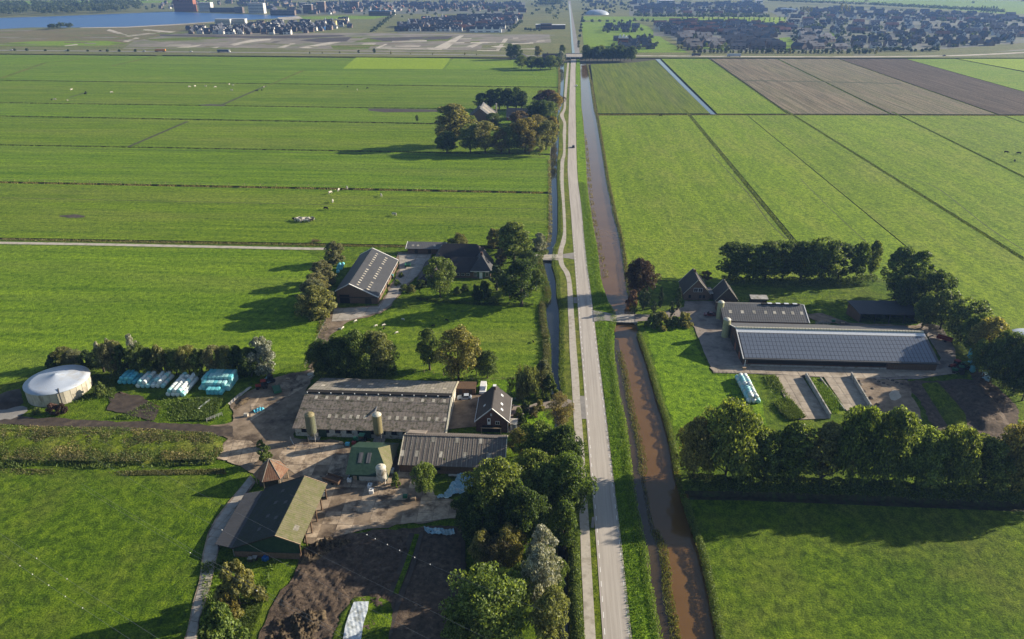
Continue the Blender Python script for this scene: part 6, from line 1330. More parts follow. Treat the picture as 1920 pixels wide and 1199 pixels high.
# ---- vehicles
def car(x, y, rz, mat, label, kind='car', cat='car', group=None):
    L, Wd, Ht = {'car': (4.3, 1.75, 1.45), 'van': (4.9, 1.95, 2.1), 'suv': (4.5, 1.85, 1.7)}[kind]
    r = empty('parked_car' if cat == 'car' else cat, (x, y, 0), label, cat, group, rz)
    hb = .55*Ht if kind != 'van' else .5*Ht
    def mk(name, m, *secs):           # secs: (y, halfwidth, z0, z1) cross sections along the length
        b = MB(); n = len(secs); vs = []
        for (yy, hw, z0, z1) in secs: vs += [(-hw, yy, z0), (hw, yy, z0), (hw*.97, yy, z1), (-hw*.97, yy, z1)]
        fs = [(0, 1, 2, 3), (4*n-4, 4*n-1, 4*n-2, 4*n-3)]
        for k in range(n-1):
            for a in range(4): fs.append((4*k+a, 4*k+4+a, 4*k+4+(a+1) % 4, 4*k+(a+1) % 4))
        me = b.add(vs, fs).mesh(name, (m,)); o = link(name, me, None, r); return o
    h = L/2; w = Wd/2
    body = mk('body', mat, (-h, w*.86, .32, hb*.82), (-h*.93, w, .25, hb*.95), (-h*.3, w, .22, hb), (h*.45, w, .22, hb), (h*.93, w, .25, hb*.86 if kind != 'van' else hb*.95), (h, w*.85, .32, hb*.70))
    if kind == 'van': mk('cabin', mat, (-h*.97, w*.93, hb-.02, Ht*.96), (-h*.5, w*.93, hb-.02, Ht), (h*.35, w*.93, hb-.02, Ht), (h*.62, w*.90, hb-.02, hb+.05))
    else: mk('cabin', mat, (-h*.86, w*.88, hb-.02, hb+.08), (-h*.55, w*.86, hb-.02, Ht*.98), (h*.05, w*.86, hb-.02, Ht), (h*.42, w*.88, hb-.02, hb+.04))
    b = MB()
    if kind == 'van':
        b.quad((-w*.84, h*.37, Ht*.96), (w*.84, h*.37, Ht*.96), (w*.86, h*.60, hb+.12), (-w*.86, h*.60, hb+.12))
        for s in (-1, 1): b.quad((s*w*.945, -h*.2, hb+.1), (s*w*.945, h*.34, hb+.1), (s*w*.925, h*.30, Ht*.92), (s*w*.925, -h*.2, Ht*.92))
    else:
        b.quad((-w*.80, h*.09, Ht*1.0), (w*.80, h*.09, Ht*1.0), (w*.84, h*.40, hb+.08), (-w*.84, h*.40, hb+.08)); b.quad((-w*.8, -h*.59, Ht*.97), (w*.8, -h*.59, Ht*.97), (w*.84, -h*.84, hb+.12), (-w*.84, -h*.84, hb+.12))
        for s in (-1, 1): b.quad((s*w*.885, -h*.62, hb+.06), (s*w*.885, h*.30, hb+.06), (s*w*.865, h*.06, Ht*.93), (s*w*.865, -h*.50, Ht*.93))
    link('window', b.mesh('window', ('glass_dark',)), None, r)
    for sx in (-1, 1):
        for yy in (-h*.62, h*.62):
            m = MB(); m.lathe(0, 0, [(.10, -.1), (.31, -.1), (.32, 0), (.31, .1), (.10, .1)], 12); m.v = [(z, x_, y_) for x_, y_, z in m.v]
            link('wheel', m.mesh('wheel', ('black_rubber',)), None, r, (sx*w*.92, yy, .32))
        m = MB(); m.box(sx*w*.62-.16, sx*w*.62+.16, h*.965, h*1.0, .5, .64); link('headlight', m.mesh('headlight', ('white_paint',)), None, r)
        m = MB(); m.box(sx*w*.70-.12, sx*w*.70+.12, -h*1.0, -h*.97, .55, .72); link('tail_light', m.mesh('tail_light', ('machine_red',)), None, r)
    return r
x, y = G(906, 733); car(x, y, math.pi, 'car_white', 'white van parked on the lawn behind the brick house', 'van', 'van')
x, y = G(871, 748); car(x, y, math.pi/2+.12, 'car_silver', 'silver car parked beside the end of the long barn')
x, y = G(1330, 592); car(x, y, math.pi/2-.1, 'car_red', 'dark red car in the shade in front of the right farmhouse')
x, y = G(1075, 277); o = car(x, y, 0, 'car_dark', 'dark car driving along the concrete road', 'suv'); o.name = 'moving_car'
x, y = G(1081, 162); o = car(x, y, 0, 'car_white', 'white car far up the concrete road at its right edge'); o.name = 'moving_car'
def truck(px, py, L, mat, cab, label, rz):
    x, y = G(px, py); r = empty('truck', (x, y, .14), label, 'truck', None, rz); h = L/2
    for nm, m, q in (('trailer', mat, (-1.25, 1.25, -h, h-2.6, 1.1, 3.9)), ('cab', cab, (-1.2, 1.2, h-2.3, h, .6, 3.3)), ('windscreen', 'glass_dark', (-1.1, 1.1, h-.02, h+.04, 1.9, 2.9)), ('chassis', 'metal_dark', (-1.0, 1.0, -h+.2, h-.2, .6, 1.08))):
        b = MB(); b.box(*q); link(nm, b.mesh(nm, (m,)), None, r)
    for sx in (-1, 1):
        for yy in (-h+1, -h+2.4, h-3.4, h-1.1):
            m = MB(); m.lathe(0, 0, [(.2, -.15), (.5, -.15), (.5, .15), (.2, .15)], 10); m.v = [(z, a, b_) for a, b_, z in m.v]; link('wheel', m.mesh('wheel', ('black_rubber',)), None, r, (sx*1.05, yy, .5))
truck(301, 97.4, 17, 'truck_orange', 'truck_orange', 'orange truck on the ring road at the left', math.pi/2)
truck(420, 98.5, 20, 'truck_blue', 'car_white', 'blue truck with white cab on the ring road', -math.pi/2)
truck(1376, 106.5, 20, 'car_silver', 'car_silver', 'grey truck on the ring road right of the crossing', math.pi/2)
truck(1305, 105.5, 13, 'metal_dark', 'truck_blue', 'dark truck on the ring road right of the crossing', math.pi/2)
for px, py, m, lb in [(22, 95, 'car_white', 'white car on the ring road farthest left'), (124, 96, 'car_white', 'white car on the ring road left of the orange truck'), (188, 96.4, 'car_dark', 'dark car on the ring road left of the orange truck'), (270, 97.2, 'car_silver', 'silver car just left of the orange truck'), (358, 98, 'car_white', 'white car between the orange and the blue truck'), (1770, 105.4, 'car_dark', 'dark car on the ring road at the far right')]:
    x, y = G(px, py); o = car(x, y, math.pi/2, m, lb, 'suv'); o.name = 'moving_car'; o.location.z = .15
# yard clutter
def tote(px, py, label, mat='white_paint', z=0):
    x, y = G(px, py); r = empty('liquid_tote', (x, y, z), label, 'container'); wbox(r, 'tank', mat, x-.5, x+.5, y-.6, y+.6, z+.15, z+1.1); wbox(r, 'pallet', 'bare_wood', x-.6, x+.6, y-.65, y+.65, z, z+.15)
    b = MB()
    for s in (-.52, .52):
        for yy in (-.6, -.2, .2, .6): b.box(x+s-.02, x+s+.02, y+yy-.02, y+yy+.02, z+.15, z+1.12)
    b.build('cage', 'metal_grey', r); m = MB(); m.lathe(x, y, [(.18, z+1.1), (.18, z+1.2)], 10); m.build('lid', 'metal_dark', r)
tote(694, 915, 'white liquid tote on the yard, nearer the green shed'); tote(697, 925, 'white liquid tote on the yard, nearer the viewer'); tote(735, 886, 'white liquid tote at the right corner of the green shed'); tote(656, 903, 'white wrapped tote at the left corner of the green shed'); tote(658, 899, 'white tote against the green shed front', 'car_silver')
x, y = G(607, 935); r = empty('milk_tank', (x, y, 0), 'round white tank on a stand beside the sunlit barn roof', 'tank'); m = MB(); m.lathe(x, y, [(.5, .9), (.75, 1.1), (.78, 2.2), (.6, 2.7), (.15, 2.85)], 14); m.build('vessel', 'white_paint', r, smooth=True)
for k in range(3): a = k*2.1; m = MB(); m.tube([(x+.55*math.cos(a), y+.55*math.sin(a), 0), (x+.5*math.cos(a), y+.5*math.sin(a), 1.1)], .05, 5); m.build('leg', 'metal_grey', r)
for k, (a, b) in enumerate([(494, 1051), (498, 1052), (502, 1050), (497, 1048)]):
    x, y = G(a, b); m = MB(); m.lathe(x, y, [(.27, 0), (.30, .08), (.30, .82), (.27, .9), (.1, .92)], 12); tag(m.build('barrel', 'barrel_blue', loc=(x, y, 0)), 'blue plastic barrel by the front of the open barn', 'barrel', 'blue barrels')
for k, (a, b, lb) in enumerate([(470, 1052, 'left'), (478, 1050, 'right')]):
    x, y = G(a, b); r = empty('crate', (x, y, 0), f'grey crate by the front wall of the open barn, {lb} one', 'crate'); wbox(r, 'box', 'timber_dark', x-.5, x+.5, y-.4, y+.4, 0, .8); wbox(r, 'lid', 'concrete_wall', x-.52, x+.52, y-.42, y+.42, .8, .88)
for ln in ([(790, 1000), (775, 1060), (745, 1140), (720, 1230)], [(772, 1002), (758, 1050), (730, 1120)], [(868, 1000), (868, 1080), (866, 1200)]): strip('wheel_rut', ln, 1.0, 'mud', .36)
strip('grass_edge', [(782, 1004), (764, 1058), (742, 1116)], 1.1, 'grass_near', .40)
def pallets(px, py, n, label, load=None):
    x, y = G(px, py); r = empty('pallet_stack', (x, y, 0), label, 'pallet')
    for k in range(n): wbox(r, 'pallet', 'bare_wood', x-.6, x+.6, y-.4, y+.4, k*.17+.02, k*.17+.14)
    if load: wbox(r, 'load', load, x-.55, x+.55, y-.38, y+.38, n*.17, n*.17+.8)
for px, py, n, ld, lb in [(640, 834, 4, None, 'pallet stack in front of the long barn between the two silos'), (652, 836, 1, 'wrap_blue', 'blue load on a pallet before the long barn'), (664, 834, 1, 'machine_red', 'red load on a pallet before the long barn'), (690, 836, 2, 'timber_dark', 'dark crate on pallets right before the ochre silo'), (548, 842, 3, None, 'pallet stack by the fence of the greenish silo'), (760, 935, 2, 'machine_green', 'green load on pallets before the small bushy tree'), (775, 938, 5, None, 'tall pallet stack before the small bushy tree'), (462, 782, 2, 'wall_dirty_white', 'white load on pallets at the left yard edge'), (1395, 694, 1, 'bare_wood', 'single loaded pallet at the corner of the solar barn'), (1562, 606, 3, 'machine_green', 'green load on pallets between the barns of the right farm'), (1580, 608, 4, None, 'pallet stack between the barns of the right farm'), (540, 712, 3, None, 'pallet stack at the top of the left yard'), (735, 520, 3, 'wrap_teal', 'turquoise load on pallets beside the dark barn')]: pallets(px, py, n, lb, ld)
def trailer(px, py, rz, mat, label):
    x, y = G(px, py); r = empty('trailer', (x, y, 0), label, 'trailer', None, rz)
    for n_, m_, q in (('bed', mat, (-1.1, 1.1, -2.4, 2.4, .85, 1.0)), ('side', mat, (-1.1, -1.04, -2.4, 2.4, 1.0, 1.6)), ('side', mat, (1.04, 1.1, -2.4, 2.4, 1.0, 1.6)), ('tailboard', mat, (-1.04, 1.04, -2.4, -2.34, 1.0, 1.6)), ('drawbar', 'metal_dark', (-.08, .08, 2.4, 4.0, .6, .75))):
        b = MB(); b.box(*q); link(n_, b.mesh(n_, (m_,)), None, r)
    for sx_ in (-1, 1):
        m = MB(); m.lathe(0, 0, [(.15, -.14), (.43, -.14), (.45, 0), (.43, .14), (.15, .14)], 12); m.v = [(z, a, b_) for a, b_, z in m.v]; link('wheel', m.mesh('wheel', ('black_rubber',)), None, r, (sx_*1.0, -.5, .45))
trailer(520, 735, .5, 'machine_green', 'green farm trailer in the upper left yard'); trailer(625, 905, 1.2, 'timber_brown', 'brown farm trailer on the yard left of the green shed'); trailer(1770, 640, .9, 'machine_red', 'red farm trailer behind the end of the solar barn'); trailer(765, 500, .1, 'machine_green', 'green farm trailer on the yard between dark barn and farmhouse')
for k in range(14):
    x, y = G(1640+(k*17 % 60), 712+(k*7 % 12)); m = MB(); m.lathe(x, y, [(.2, .02), (.45, .02), (.5, .1), (.45, .2), (.2, .2)], 12, cap=False); tag(m.build('tyre', 'black_rubber', loc=(x, y, .06+.0)), 'old black tyre lying on the silage yard edge', 'tyre', 'tyres on the silage yard')
def tractor(px, py, rz, mat, label, nm='tractor'):
    x, y = G(px, py); r = empty(nm, (x, y, 0), label, 'tractor', None, rz)
    for n_, m_, q in (('bonnet', mat, (-.4, .4, .2, 1.9, .8, 1.5)), ('cab', 'glass_dark', (-.7, .7, -1.2, .2, 1.1, 2.5)), ('cab_roof', mat, (-.8, .8, -1.3, .3, 2.5, 2.65)), ('chassis', 'metal_dark', (-.3, .3, -1.4, 1.8, .5, .85))):
        b = MB(); b.box(*q); link(n_, b.mesh(n_, (m_,)), None, r)
    for sx in (-1, 1):
        for yy, rr in ((-.9, .8), (1.3, .5)):
            m = MB(); m.lathe(0, 0, [(.2, -.2), (rr*.95, -.2), (rr, 0), (rr*.95, .2), (.2, .2)], 16); m.v = [(z, a, b_) for a, b_, z in m.v]; link('wheel', m.mesh('wheel', ('black_rubber',)), None, r, (sx*.85, yy, rr))
tractor(1796, 700, 1.2, 'machine_green', 'green tractor under the trees at the end of the solar barn'); tractor(1805, 692, .3, 'machine_green', 'second green tractor parked close behind the first under the trees'); tractor(492, 728, 1.9, 'machine_red', 'red tractor at the top of the left yard'); tractor(676, 830, 1.5, 'machine_green', 'green tractor beside the ochre silo'); tractor(1790, 690, 2.0, 'machine_red', 'red tractor at the corner of the solar barn')
tractor(505, 718, 2.3, 'car_dark', 'dark tractor beside the small blue tarpaulin')
x, y = G(1542, 608); r = empty('brush_pile', (x, y, 0), 'pile of grey poles and branches between the barns', 'pile'); rr = random.Random(7)
for k in range(26): a = rr.uniform(0, 6.28); l = rr.uniform(1, 2.4); m = MB(); cx_, cy_ = x+rr.uniform(-1.4, 1.4), y+rr.uniform(-.8, .8); m.tube([(cx_-l*math.cos(a), cy_-l*math.sin(a)*.6, rr.uniform(.05, .4)), (cx_+l*math.cos(a), cy_+l*math.sin(a)*.6, rr.uniform(.3, 1.2))], .05, 4); m.build('branch', 'concrete_wall', r)
x, y = G(590, 455); r = empty('brush_pile', (x, y, 0), 'brown brush pile beside the field track', 'pile')
for k in range(30): a = rr.uniform(0, 6.28); l = rr.uniform(1, 2.6); m = MB(); cx_, cy_ = x+rr.uniform(-1.6, 1.6), y+rr.uniform(-1, 1); m.tube([(cx_-l*math.cos(a), cy_-l*math.sin(a), .1), (cx_+l*math.cos(a)*.4, cy_+l*math.sin(a)*.4, rr.uniform(.6, 1.8))], .06, 4); m.build('branch', 'timber_brown', r)
# canal bridge
bx0, bx1 = G(1146, 598)[0], G(1194, 598)[0]; by0, by1 = G(1170, 605)[1], G(1170, 590)[1]
r = empty('canal_bridge', ((bx0+bx1)/2, (by0+by1)/2, -.7), 'concrete bridge with railings over the canal to the right farm', 'bridge')
wbox(r, 'deck', 'concrete_pale', bx0, bx1, by0, by1, -.25, .12)
for xx in (bx0+.6, bx1-1.0): wbox(r, 'abutment', 'concrete_wall', xx, xx+.4, by0, by1, -1.3, -.25)
for yy in (by0+.1, by1-.1):
    for k in range(7): wbox(r, 'railing_post', 'metal_grey', bx0+1+k*(bx1-bx0-2)/6-.04, bx0+1+k*(bx1-bx0-2)/6+.04, yy-.04, yy+.04, .12, 1.1)
    for z in (.6, 1.08): m = MB(); m.tube([(bx0+.9, yy, z), (bx1-.9, yy, z)], .035, 5); m.build('railing', 'metal_grey', r)
patch('bridge_drive', [(1112, 583), (1132, 586), (1150, 590), (1150, 604), (1135, 602), (1113, 604)], 'asphalt_old', .05)
patch('bridge_drive', [(1190, 590), (1222, 591), (1286, 576), (1288, 592), (1250, 600), (1190, 604)], 'clinker', .05)
# gate and fences
def fence(pts, label, h=1.1, step=3.0, mat='bare_wood', rails=2, nm='fence', cat='fence'):
    w = GP(pts); r = empty(nm, (*w[0], 0), label, cat)
    for a, b in zip(w, w[1:]):
        a, b = Vector(a), Vector(b); L = (b-a).length; n = max(1, int(L/step))
        for k in range(n+1):
            p = a.lerp(b, k/n); MB().box(p.x-.06, p.x+.06, p.y-.06, p.y+.06, -.1, h).build('post', mat, r)
        for q in range(rails):
            z = h*(.45+.5*q/max(1, rails-1)) if rails > 1 else h*.9; m = MB(); m.tube([(a.x, a.y, z), (b.x, b.y, z)], .02 if mat == 'bare_wood' else .035, 4); m.build('rail', 'metal_grey', r)
    return r
fence([(388, 792), (417, 780)], 'grey metal field gate at the end of the mud track', 1.3, 1.0, 'metal_grey', 4, 'gate', 'gate')
fence([(612, 602), (586, 655), (572, 690)], 'wire fence along the track beside the pasture')
fence([(1000, 710), (905, 716), (760, 694), (705, 684)], 'wire fence along the lower edge of the paddock')
fence([(1340, 702), (1385, 703)], 'wooden fence between farm apron and right meadow', 1.1, 1.2)
fence([(545, 826), (552, 840), (600, 842), (640, 842)], 'tubular fence around the foot of the greenish silo', 1.2, 2.0, 'metal_grey', 3)
fence([(960, 752), (985, 752)], 'green garden fence behind the brick house', 1.2, 1.0, 'machine_green', 4)
fence([(1031, 366), (1032, 400), (1033, 440)], 'wire fence with posts along the ditch edge of the cow pasture', 1.3, 6)
fence([(0, 339.5), (340, 346), (700, 352), (1000, 359)], 'wire fence along the field ditch above the cows', 1.3, 9)
x, y = G(470, 770); wall_t = tag(sheet('plank_wall', [(428, 762), (452, 742), (470, 730), (474, 732), (456, 745), (432, 765)], 'concrete_pale', 'low broken concrete wall at the left edge of the yard', .3, .9, 10, 12, 'wall'))
mound('straw_heap', [(432, 768), (446, 748), (470, 742), (474, 750), (452, 766), (440, 776)], 1.3, 'weed' if False else 'manure', None, 'yellowish straw heap behind the broken wall', 'heap', 13, 16)
x, y = G(325, 760); fb = [(372, 769), (394, 751)]
a, b = [Vector(G(*q)) for q in fb]; d = (b-a).normalized(); nn = Vector((d.y, -d.x))*.3; lo = [a-nn, a+nn, b+nn, b-nn]
tag(MB().hexa([(v.x-a.x, v.y-a.y, 0) for v in lo], [(v.x-a.x, v.y-a.y, .4) for v in lo]).build('trough', 'white_paint', loc=None), 'long white trough in the grass right of the bale stacks', 'trough').location = (a.x, a.y, .02)
# ---- animals: one cow and one sheep, then copies
def skinned(name, joints, edges, mat):
    me = bpy.data.meshes.new(name); me.from_pydata([j[0] for j in joints], edges, []); o = bpy.data.objects.new(name, me); C.objects.link(o)
    o.modifiers.new('skin', 'SKIN'); o.modifiers.new('sub', 'SUBSURF').levels = 1
    if not me.skin_vertices: me.attributes
    for i, j in enumerate(joints): sv = me.skin_vertices[0].data[i]; sv.radius = j[1]; sv.use_root = (i == 0)
    dg = bpy.context.evaluated_depsgraph_get(); ev = bpy.data.meshes.new_from_object(o.evaluated_get(dg)); bpy.data.objects.remove(o); ev.materials.clear(); ev.materials.append(MATS[mat]); return ev
def quadruped(sc, mat, head_down):
    J = [((0, 0, 1.0), (.34, .40)), ((0, .55, 1.02), (.33, .40)), ((0, .85, 1.08), (.26, .32)), ((0, -.6, 1.05), (.32, .36)), ((0, -.85, 1.10), (.22, .26))]
    E_ = [(0, 1), (1, 2), (0, 3), (3, 4)]
    neck = [((0, 1.10, .95 if head_down else 1.25), (.16, .18)), ((0, 1.35, .55 if head_down else 1.38), (.13, .14)), ((0, 1.62, .30 if head_down else 1.25), (.09, .09))]
    k = len(J); J += neck; E_ += [(2, k), (k, k+1), (k+1, k+2)]
    for sx in (-1, 1):
        k = len(J); J += [((sx*.20, .72, .70), (.11, .12)), ((sx*.20, .74, .36), (.065, .065)), ((sx*.20, .72, .02), (.055, .055))]; E_ += [(1, k), (k, k+1), (k+1, k+2)]
        k = len(J); J += [((sx*.20, -.72, .74), (.15, .16)), ((sx*.20, -.84, .42), (.075, .075)), ((sx*.20, -.76, .02), (.055, .055))]; E_ += [(3, k), (k, k+1), (k+1, k+2)]
    k = len(J); J += [((0, -.98, .95), (.03, .03)), ((0, -1.0, .45), (.03, .03))]; E_ += [(4, k), (k, k+1)]
    J = [((a[0]*sc, a[1]*sc, a[2]*sc), (b[0]*sc, b[1]*sc)) for a, b in J]
    return skinned('body', J, E_, mat)
try:
    COW = [quadruped(1.25, 'cow_hide', True), quadruped(1.25, 'cow_hide', False)]; SHEEP = [quadruped(.62, 'wool', True)]
except Exception as ex:
    print('animal fallback', ex); COW = []; SHEEP = []
if COW:
    plain('cow_white', (.50, .46, .40), .9, .1); plain('cow_black', (.02, .018, .017), .9, .1)
    ra = random.Random(9)
    def animal(me, px, py, label, group, nm, cat, mat):
        x, y = G(px, py); o = link(nm, me, mat, None, (x, y, 0), ra.uniform(0, 6.28), over=True); return tag(o, label, cat, group)
    for k in range(13): animal(COW[k % 2], 553+k*2.9+ra.uniform(-1, 1), 415+ra.uniform(-2.5, 2.5), 'cow in the tight group in the near left pasture', 'tight group of cows', 'cow', 'cow', ra.choice(['cow_hide', 'cow_black', 'cow_black', 'cow_white']))
    for px, py, c, lb in [(619, 364, 'cow_white', 'white cow below the field ditch, left of three'), (635, 359, 'cow_white', 'white cow below the field ditch, middle of three'), (651, 355, 'cow_white', 'white cow below the field ditch, right of three'), (624, 380, 'cow_white', 'single white cow under the three by the ditch'), (612, 394, 'cow_black', 'black cow above the tight group'), (715, 369, 'cow_white', 'white cow grazing right of the others'), (740, 405, 'cow_white', 'white cow nearest the brush pile'), (1238, 219, 'cow_black', 'black cow by the ditch in the right pasture'), (1886, 288, 'cow_black', 'black cow at the right picture edge, left one'), (1910, 290, 'cow_black', 'black cow at the right picture edge, right one'), (1902, 304, 'cow_black', 'black cow at the right picture edge, lower one')]:
        animal(COW[0], px, py, lb, 'scattered cows', 'cow', 'cow', c)
    for px, py, c in [(97, 189, 'cow_black'), (103, 188, 'cow_white'), (127, 190, 'cow_white'), (134, 170, 'cow_white'), (161, 175, 'cow_black'), (160, 178, 'cow_black'), (209, 175, 'cow_white'), (355, 164.5, 'cow_white'), (366, 163.5, 'cow_white'), (386, 163.5, 'cow_white'), (404, 165, 'cow_white'), (430, 160, 'cow_white'), (437, 161.5, 'cow_white'), (435, 171, 'cow_white'), (482, 172, 'cow_black'), (491, 171, 'cow_black'), (495, 165, 'cow_white'), (652, 164.5, 'cow_black'), (670, 170, 'cow_white'), (689, 167, 'cow_black')]:
        animal(COW[ra.randint(0, 1)], px, py, 'tiny far off cow in the left pastures', 'far cows', 'cow', 'cow', c)
    for k, (px, py, c) in enumerate([(638, 619, 'wool'), (643, 617, 'wool'), (667, 604, 'wool'), (705, 613, 'wool'), (719, 612, 'wool'), (744, 626, 'wool'), (837, 602, 'cow_black'), (756, 601, 'wool'), (812, 613, 'cow_black'), (893, 640, 'wool'), (1000, 643, 'cow_black'), (720, 618, 'cow_black')]):
        animal(SHEEP[0], px, py, ('pale' if c == 'wool' else 'black')+' sheep in the paddock, '+ORD[k]+' from the track', 'sheep in the paddock', 'sheep', 'sheep', c)
# ================================================================== THE TOWN IN THE DISTANCE
rt = random.Random(21)
def house_mesh(kind, wall, roof, dorm=True):
    m = MB()
    if kind == 'detached': hx, hy, e, rz = 4.2, 5.0, 4.2, 9.6
    elif kind == 'terrace': hx, hy, e, rz = 12.5, 4.8, 5.6, 10.2
    else: hx, hy, e, rz = 8.0, 5.0, 5.2, 10.0
    if kind == 'detached':      # ridge along y, gable to the viewer
        m.add([(-hx, -hy, -.1), (hx, -hy, -.1), (hx, hy, -.1), (-hx, hy, -.1), (-hx, -hy, e), (hx, -hy, e), (hx, hy, e), (-hx, hy, e), (0, -hy, rz), (0, hy, rz)], [(0, 1, 5, 8, 4), (2, 3, 7, 9, 6), (1, 2, 6, 5), (3, 0, 4, 7)], 0)
        for s in (-1, 1): m.hexa([(s*(hx+.4), -hy-.3, e-.3), (s*(hx+.4), hy+.3, e-.3), (0, hy+.3, rz+.05), (0, -hy-.3, rz+.05)], [(s*(hx+.4), -hy-.3, e-.1), (s*(hx+.4), hy+.3, e-.1), (0, hy+.3, rz+.3), (0, -hy-.3, rz+.3)], 1)
        for z in (1.0, 3.6):
            for x in (-2.6, .6): m.box(x, x+1.8, -hy-.05, -hy+.02, z, z+1.5, 2)
        m.box(-.4, .4, 2, 2.8, rz-.4, rz+1.3, 0)
    else:
        m.add([(-hx, -hy, -.1), (hx, -hy, -.1), (hx, hy, -.1), (-hx, hy, -.1), (-hx, -hy, e), (hx, -hy, e), (hx, hy, e), (-hx, hy, e), (-hx, 0, rz), (hx, 0, rz)], [(0, 1, 5, 4), (2, 3, 7, 6), (1, 2, 6, 9, 5), (3, 0, 4, 8, 7)], 0)
        for s in (-1, 1): m.hexa([(-hx-.2, s*(hy+.4), e-.3), (hx+.2, s*(hy+.4), e-.3), (hx+.2, 0, rz+.05), (-hx-.2, 0, rz+.05)], [(-hx-.2, s*(hy+.4), e-.1), (hx+.2, s*(hy+.4), e-.1), (hx+.2, 0, rz+.3), (-hx-.2, 0, rz+.3)], 1)
        n = int(hx*2/6.3)
        for k in range(n):
            x = -hx+(k+.5)*hx*2/n
            for z in (.9, 3.6): m.box(x-2, x+1.6, -hy-.05, -hy+.02, z, z+1.5, 2)
            m.box(x-hx/n-.4, x-hx/n+.4, .3, 1.1, rz-.6, rz+1.0, 0)
            if dorm and k % 2: m.box(x-1.2, x+1.2, -hy*.75, -hy*.2, e+.9, e+3.0, 0)
    me = m.mesh('house', (wall, roof, 'glass_dark')); me.polygons.foreach_set('material_index', m.mi); return me
HM = {('detached', 'w'): house_mesh('detached', 'town_wall_white', 'town_roof'), ('detached', 'b'): house_mesh('detached', 'town_wall', 'town_roof'), ('detached', 'r'): house_mesh('detached', 'town_wall', 'town_roof_red'),
      ('terrace', 'b'): house_mesh('terrace', 'town_wall', 'town_roof'), ('terrace', 'w'): house_mesh('terrace', 'town_wall_white', 'town_roof'), ('terrace', 'r'): house_mesh('terrace', 'town_wall', 'town_roof_red'), ('semi', 'b'): house_mesh('semi', 'town_wall', 'town_roof'), ('semi', 'w'): house_mesh('semi', 'town_wall_white', 'town_roof')}
for q_ in ([(745, 62), (745, 50), (800, 36), (980, 28), (980, 42), (945, 62)], [(1225, 68), (1225, 44), (1480, 44), (1490, 68), (1480, 96), (1360, 97), (1300, 97), (1255, 70)], [(1490, 96), (1480, 42), (1440, 20), (1560, 14), (1700, 20), (1930, 31), (1930, 80), (1780, 92), (1640, 97)], [(560, 28), (560, 4), (985, 4), (985, 26)], [(1180, 30), (1180, 4), (1430, 5), (1440, 24), (1420, 31)]):
    patch('town_ground', q_, 'town_ground', .0)
SPOTS = []            # (distance, kind, variant, x, y, rz, estate)
def estate(px, kinds, dx, dy, estate_name, rz0=0.0, fill=.9, jit=2.0, var='bbbw'):
    p = GP(px); xs = [q[0] for q in p]; ys = [q[1] for q in p]; y = min(ys); row = 0
    while y < max(ys):
        x = min(xs)+rt.uniform(0, dx)
        while x < max(xs):
            if inpoly(x, y, p) and rt.random() < fill:
                SPOTS.append((math.hypot(x, y), rt.choice(kinds), rt.choice(var), x+rt.uniform(-jit, jit), y+rt.uniform(-jit, jit), rz0+rt.choice([0, 0, 0, math.pi/2]) if kinds[0] != 'terrace' else rz0+rt.uniform(-.06, .06)+(math.pi/2 if rt.random() < .22 else 0), estate_name))
            x += dx
        y += dy*rt.uniform(.85, 1.2); row += 1
estate([(343, 65), (360, 54), (430, 52), (520, 45), (620, 42), (650, 38), (660, 52), (560, 65), (480, 67), (400, 67)], ['detached', 'detached', 'semi'], 17, 34, 'the new estate by the lake', var='wbwbb', fill=.8, jit=5)
estate([(750, 61.5), (745, 52), (790, 40), (870, 34), (975, 30), (978, 42), (950, 50), (945, 61), (820, 61.5)], ['terrace'], 30, 34, 'the dark roofed estate left of the road', var='bbbbwwr')
estate([(640, 29), (700, 24), (830, 22), (980, 24), (985, 6), (640, 6), (560, 12), (570, 28)], ['terrace', 'detached', 'terrace'], 50, 48, 'the town behind the estate left of the road', var='brrrw', fill=.9)
estate([(510, 28), (560, 28), (560, 4), (420, 4), (420, 8)], ['terrace'], 55, 70, 'the town by the lake', var='bbrw', fill=.8)
estate([(1135, 62), (1140, 48), (1190, 46), (1200, 60), (1180, 64)], ['semi', 'detached'], 20, 40, 'the cluster right of the road', var='bb')
estate([(1150, 94), (1155, 76), (1215, 72), (1228, 92), (1180, 95)], ['semi', 'detached'], 20, 30, 'the brick cluster behind the dark trees', var='bb')
estate([(1225, 60), (1225, 46), (1300, 42), (1420, 46), (1478, 49), (1490, 60), (1400, 68), (1330, 66), (1260, 70)], ['terrace'], 35, 36, 'the estate right of the road', var='bbwrr')
estate([(1255, 70), (1300, 64), (1345, 82), (1358, 96), (1300, 97), (1280, 88)], ['semi', 'terrace'], 30, 26, 'the estate right of the road', var='bbb', fill=.85, rz0=.5)
estate([(1362, 94), (1365, 62), (1440, 62), (1472, 94), (1420, 96)], ['terrace'], 30, 24, 'the dense dark estate right of the road', var='bbbb', fill=1, rz0=.12)
estate([(1495, 94), (1485, 62), (1530, 60), (1580, 92), (1560, 96)], ['terrace', 'semi'], 32, 26, 'the dense dark estate right of the road', var='bbbw', rz0=.45)
estate([(1580, 94), (1560, 78), (1640, 74), (1760, 76), (1900, 72), (1900, 84), (1780, 90), (1700, 95)], ['detached', 'semi', 'detached'], 26, 30, 'the villas along the ring road', var='bbw', fill=.7)
estate([(1520, 62), (1480, 44), (1560, 40), (1700, 46), (1930, 52), (1930, 72), (1760, 73), (1600, 70)], ['terrace', 'semi', 'detached', 'terrace'], 38, 42, 'the estate at the far right', var='bbwwr', fill=.85)
estate([(1480, 40), (1440, 22), (1560, 16), (1700, 22), (1930, 32), (1930, 50), (1720, 42), (1600, 38)], ['terrace', 'detached', 'terrace'], 44, 62, 'the estate at the far right', var='bbrrw', fill=.8)
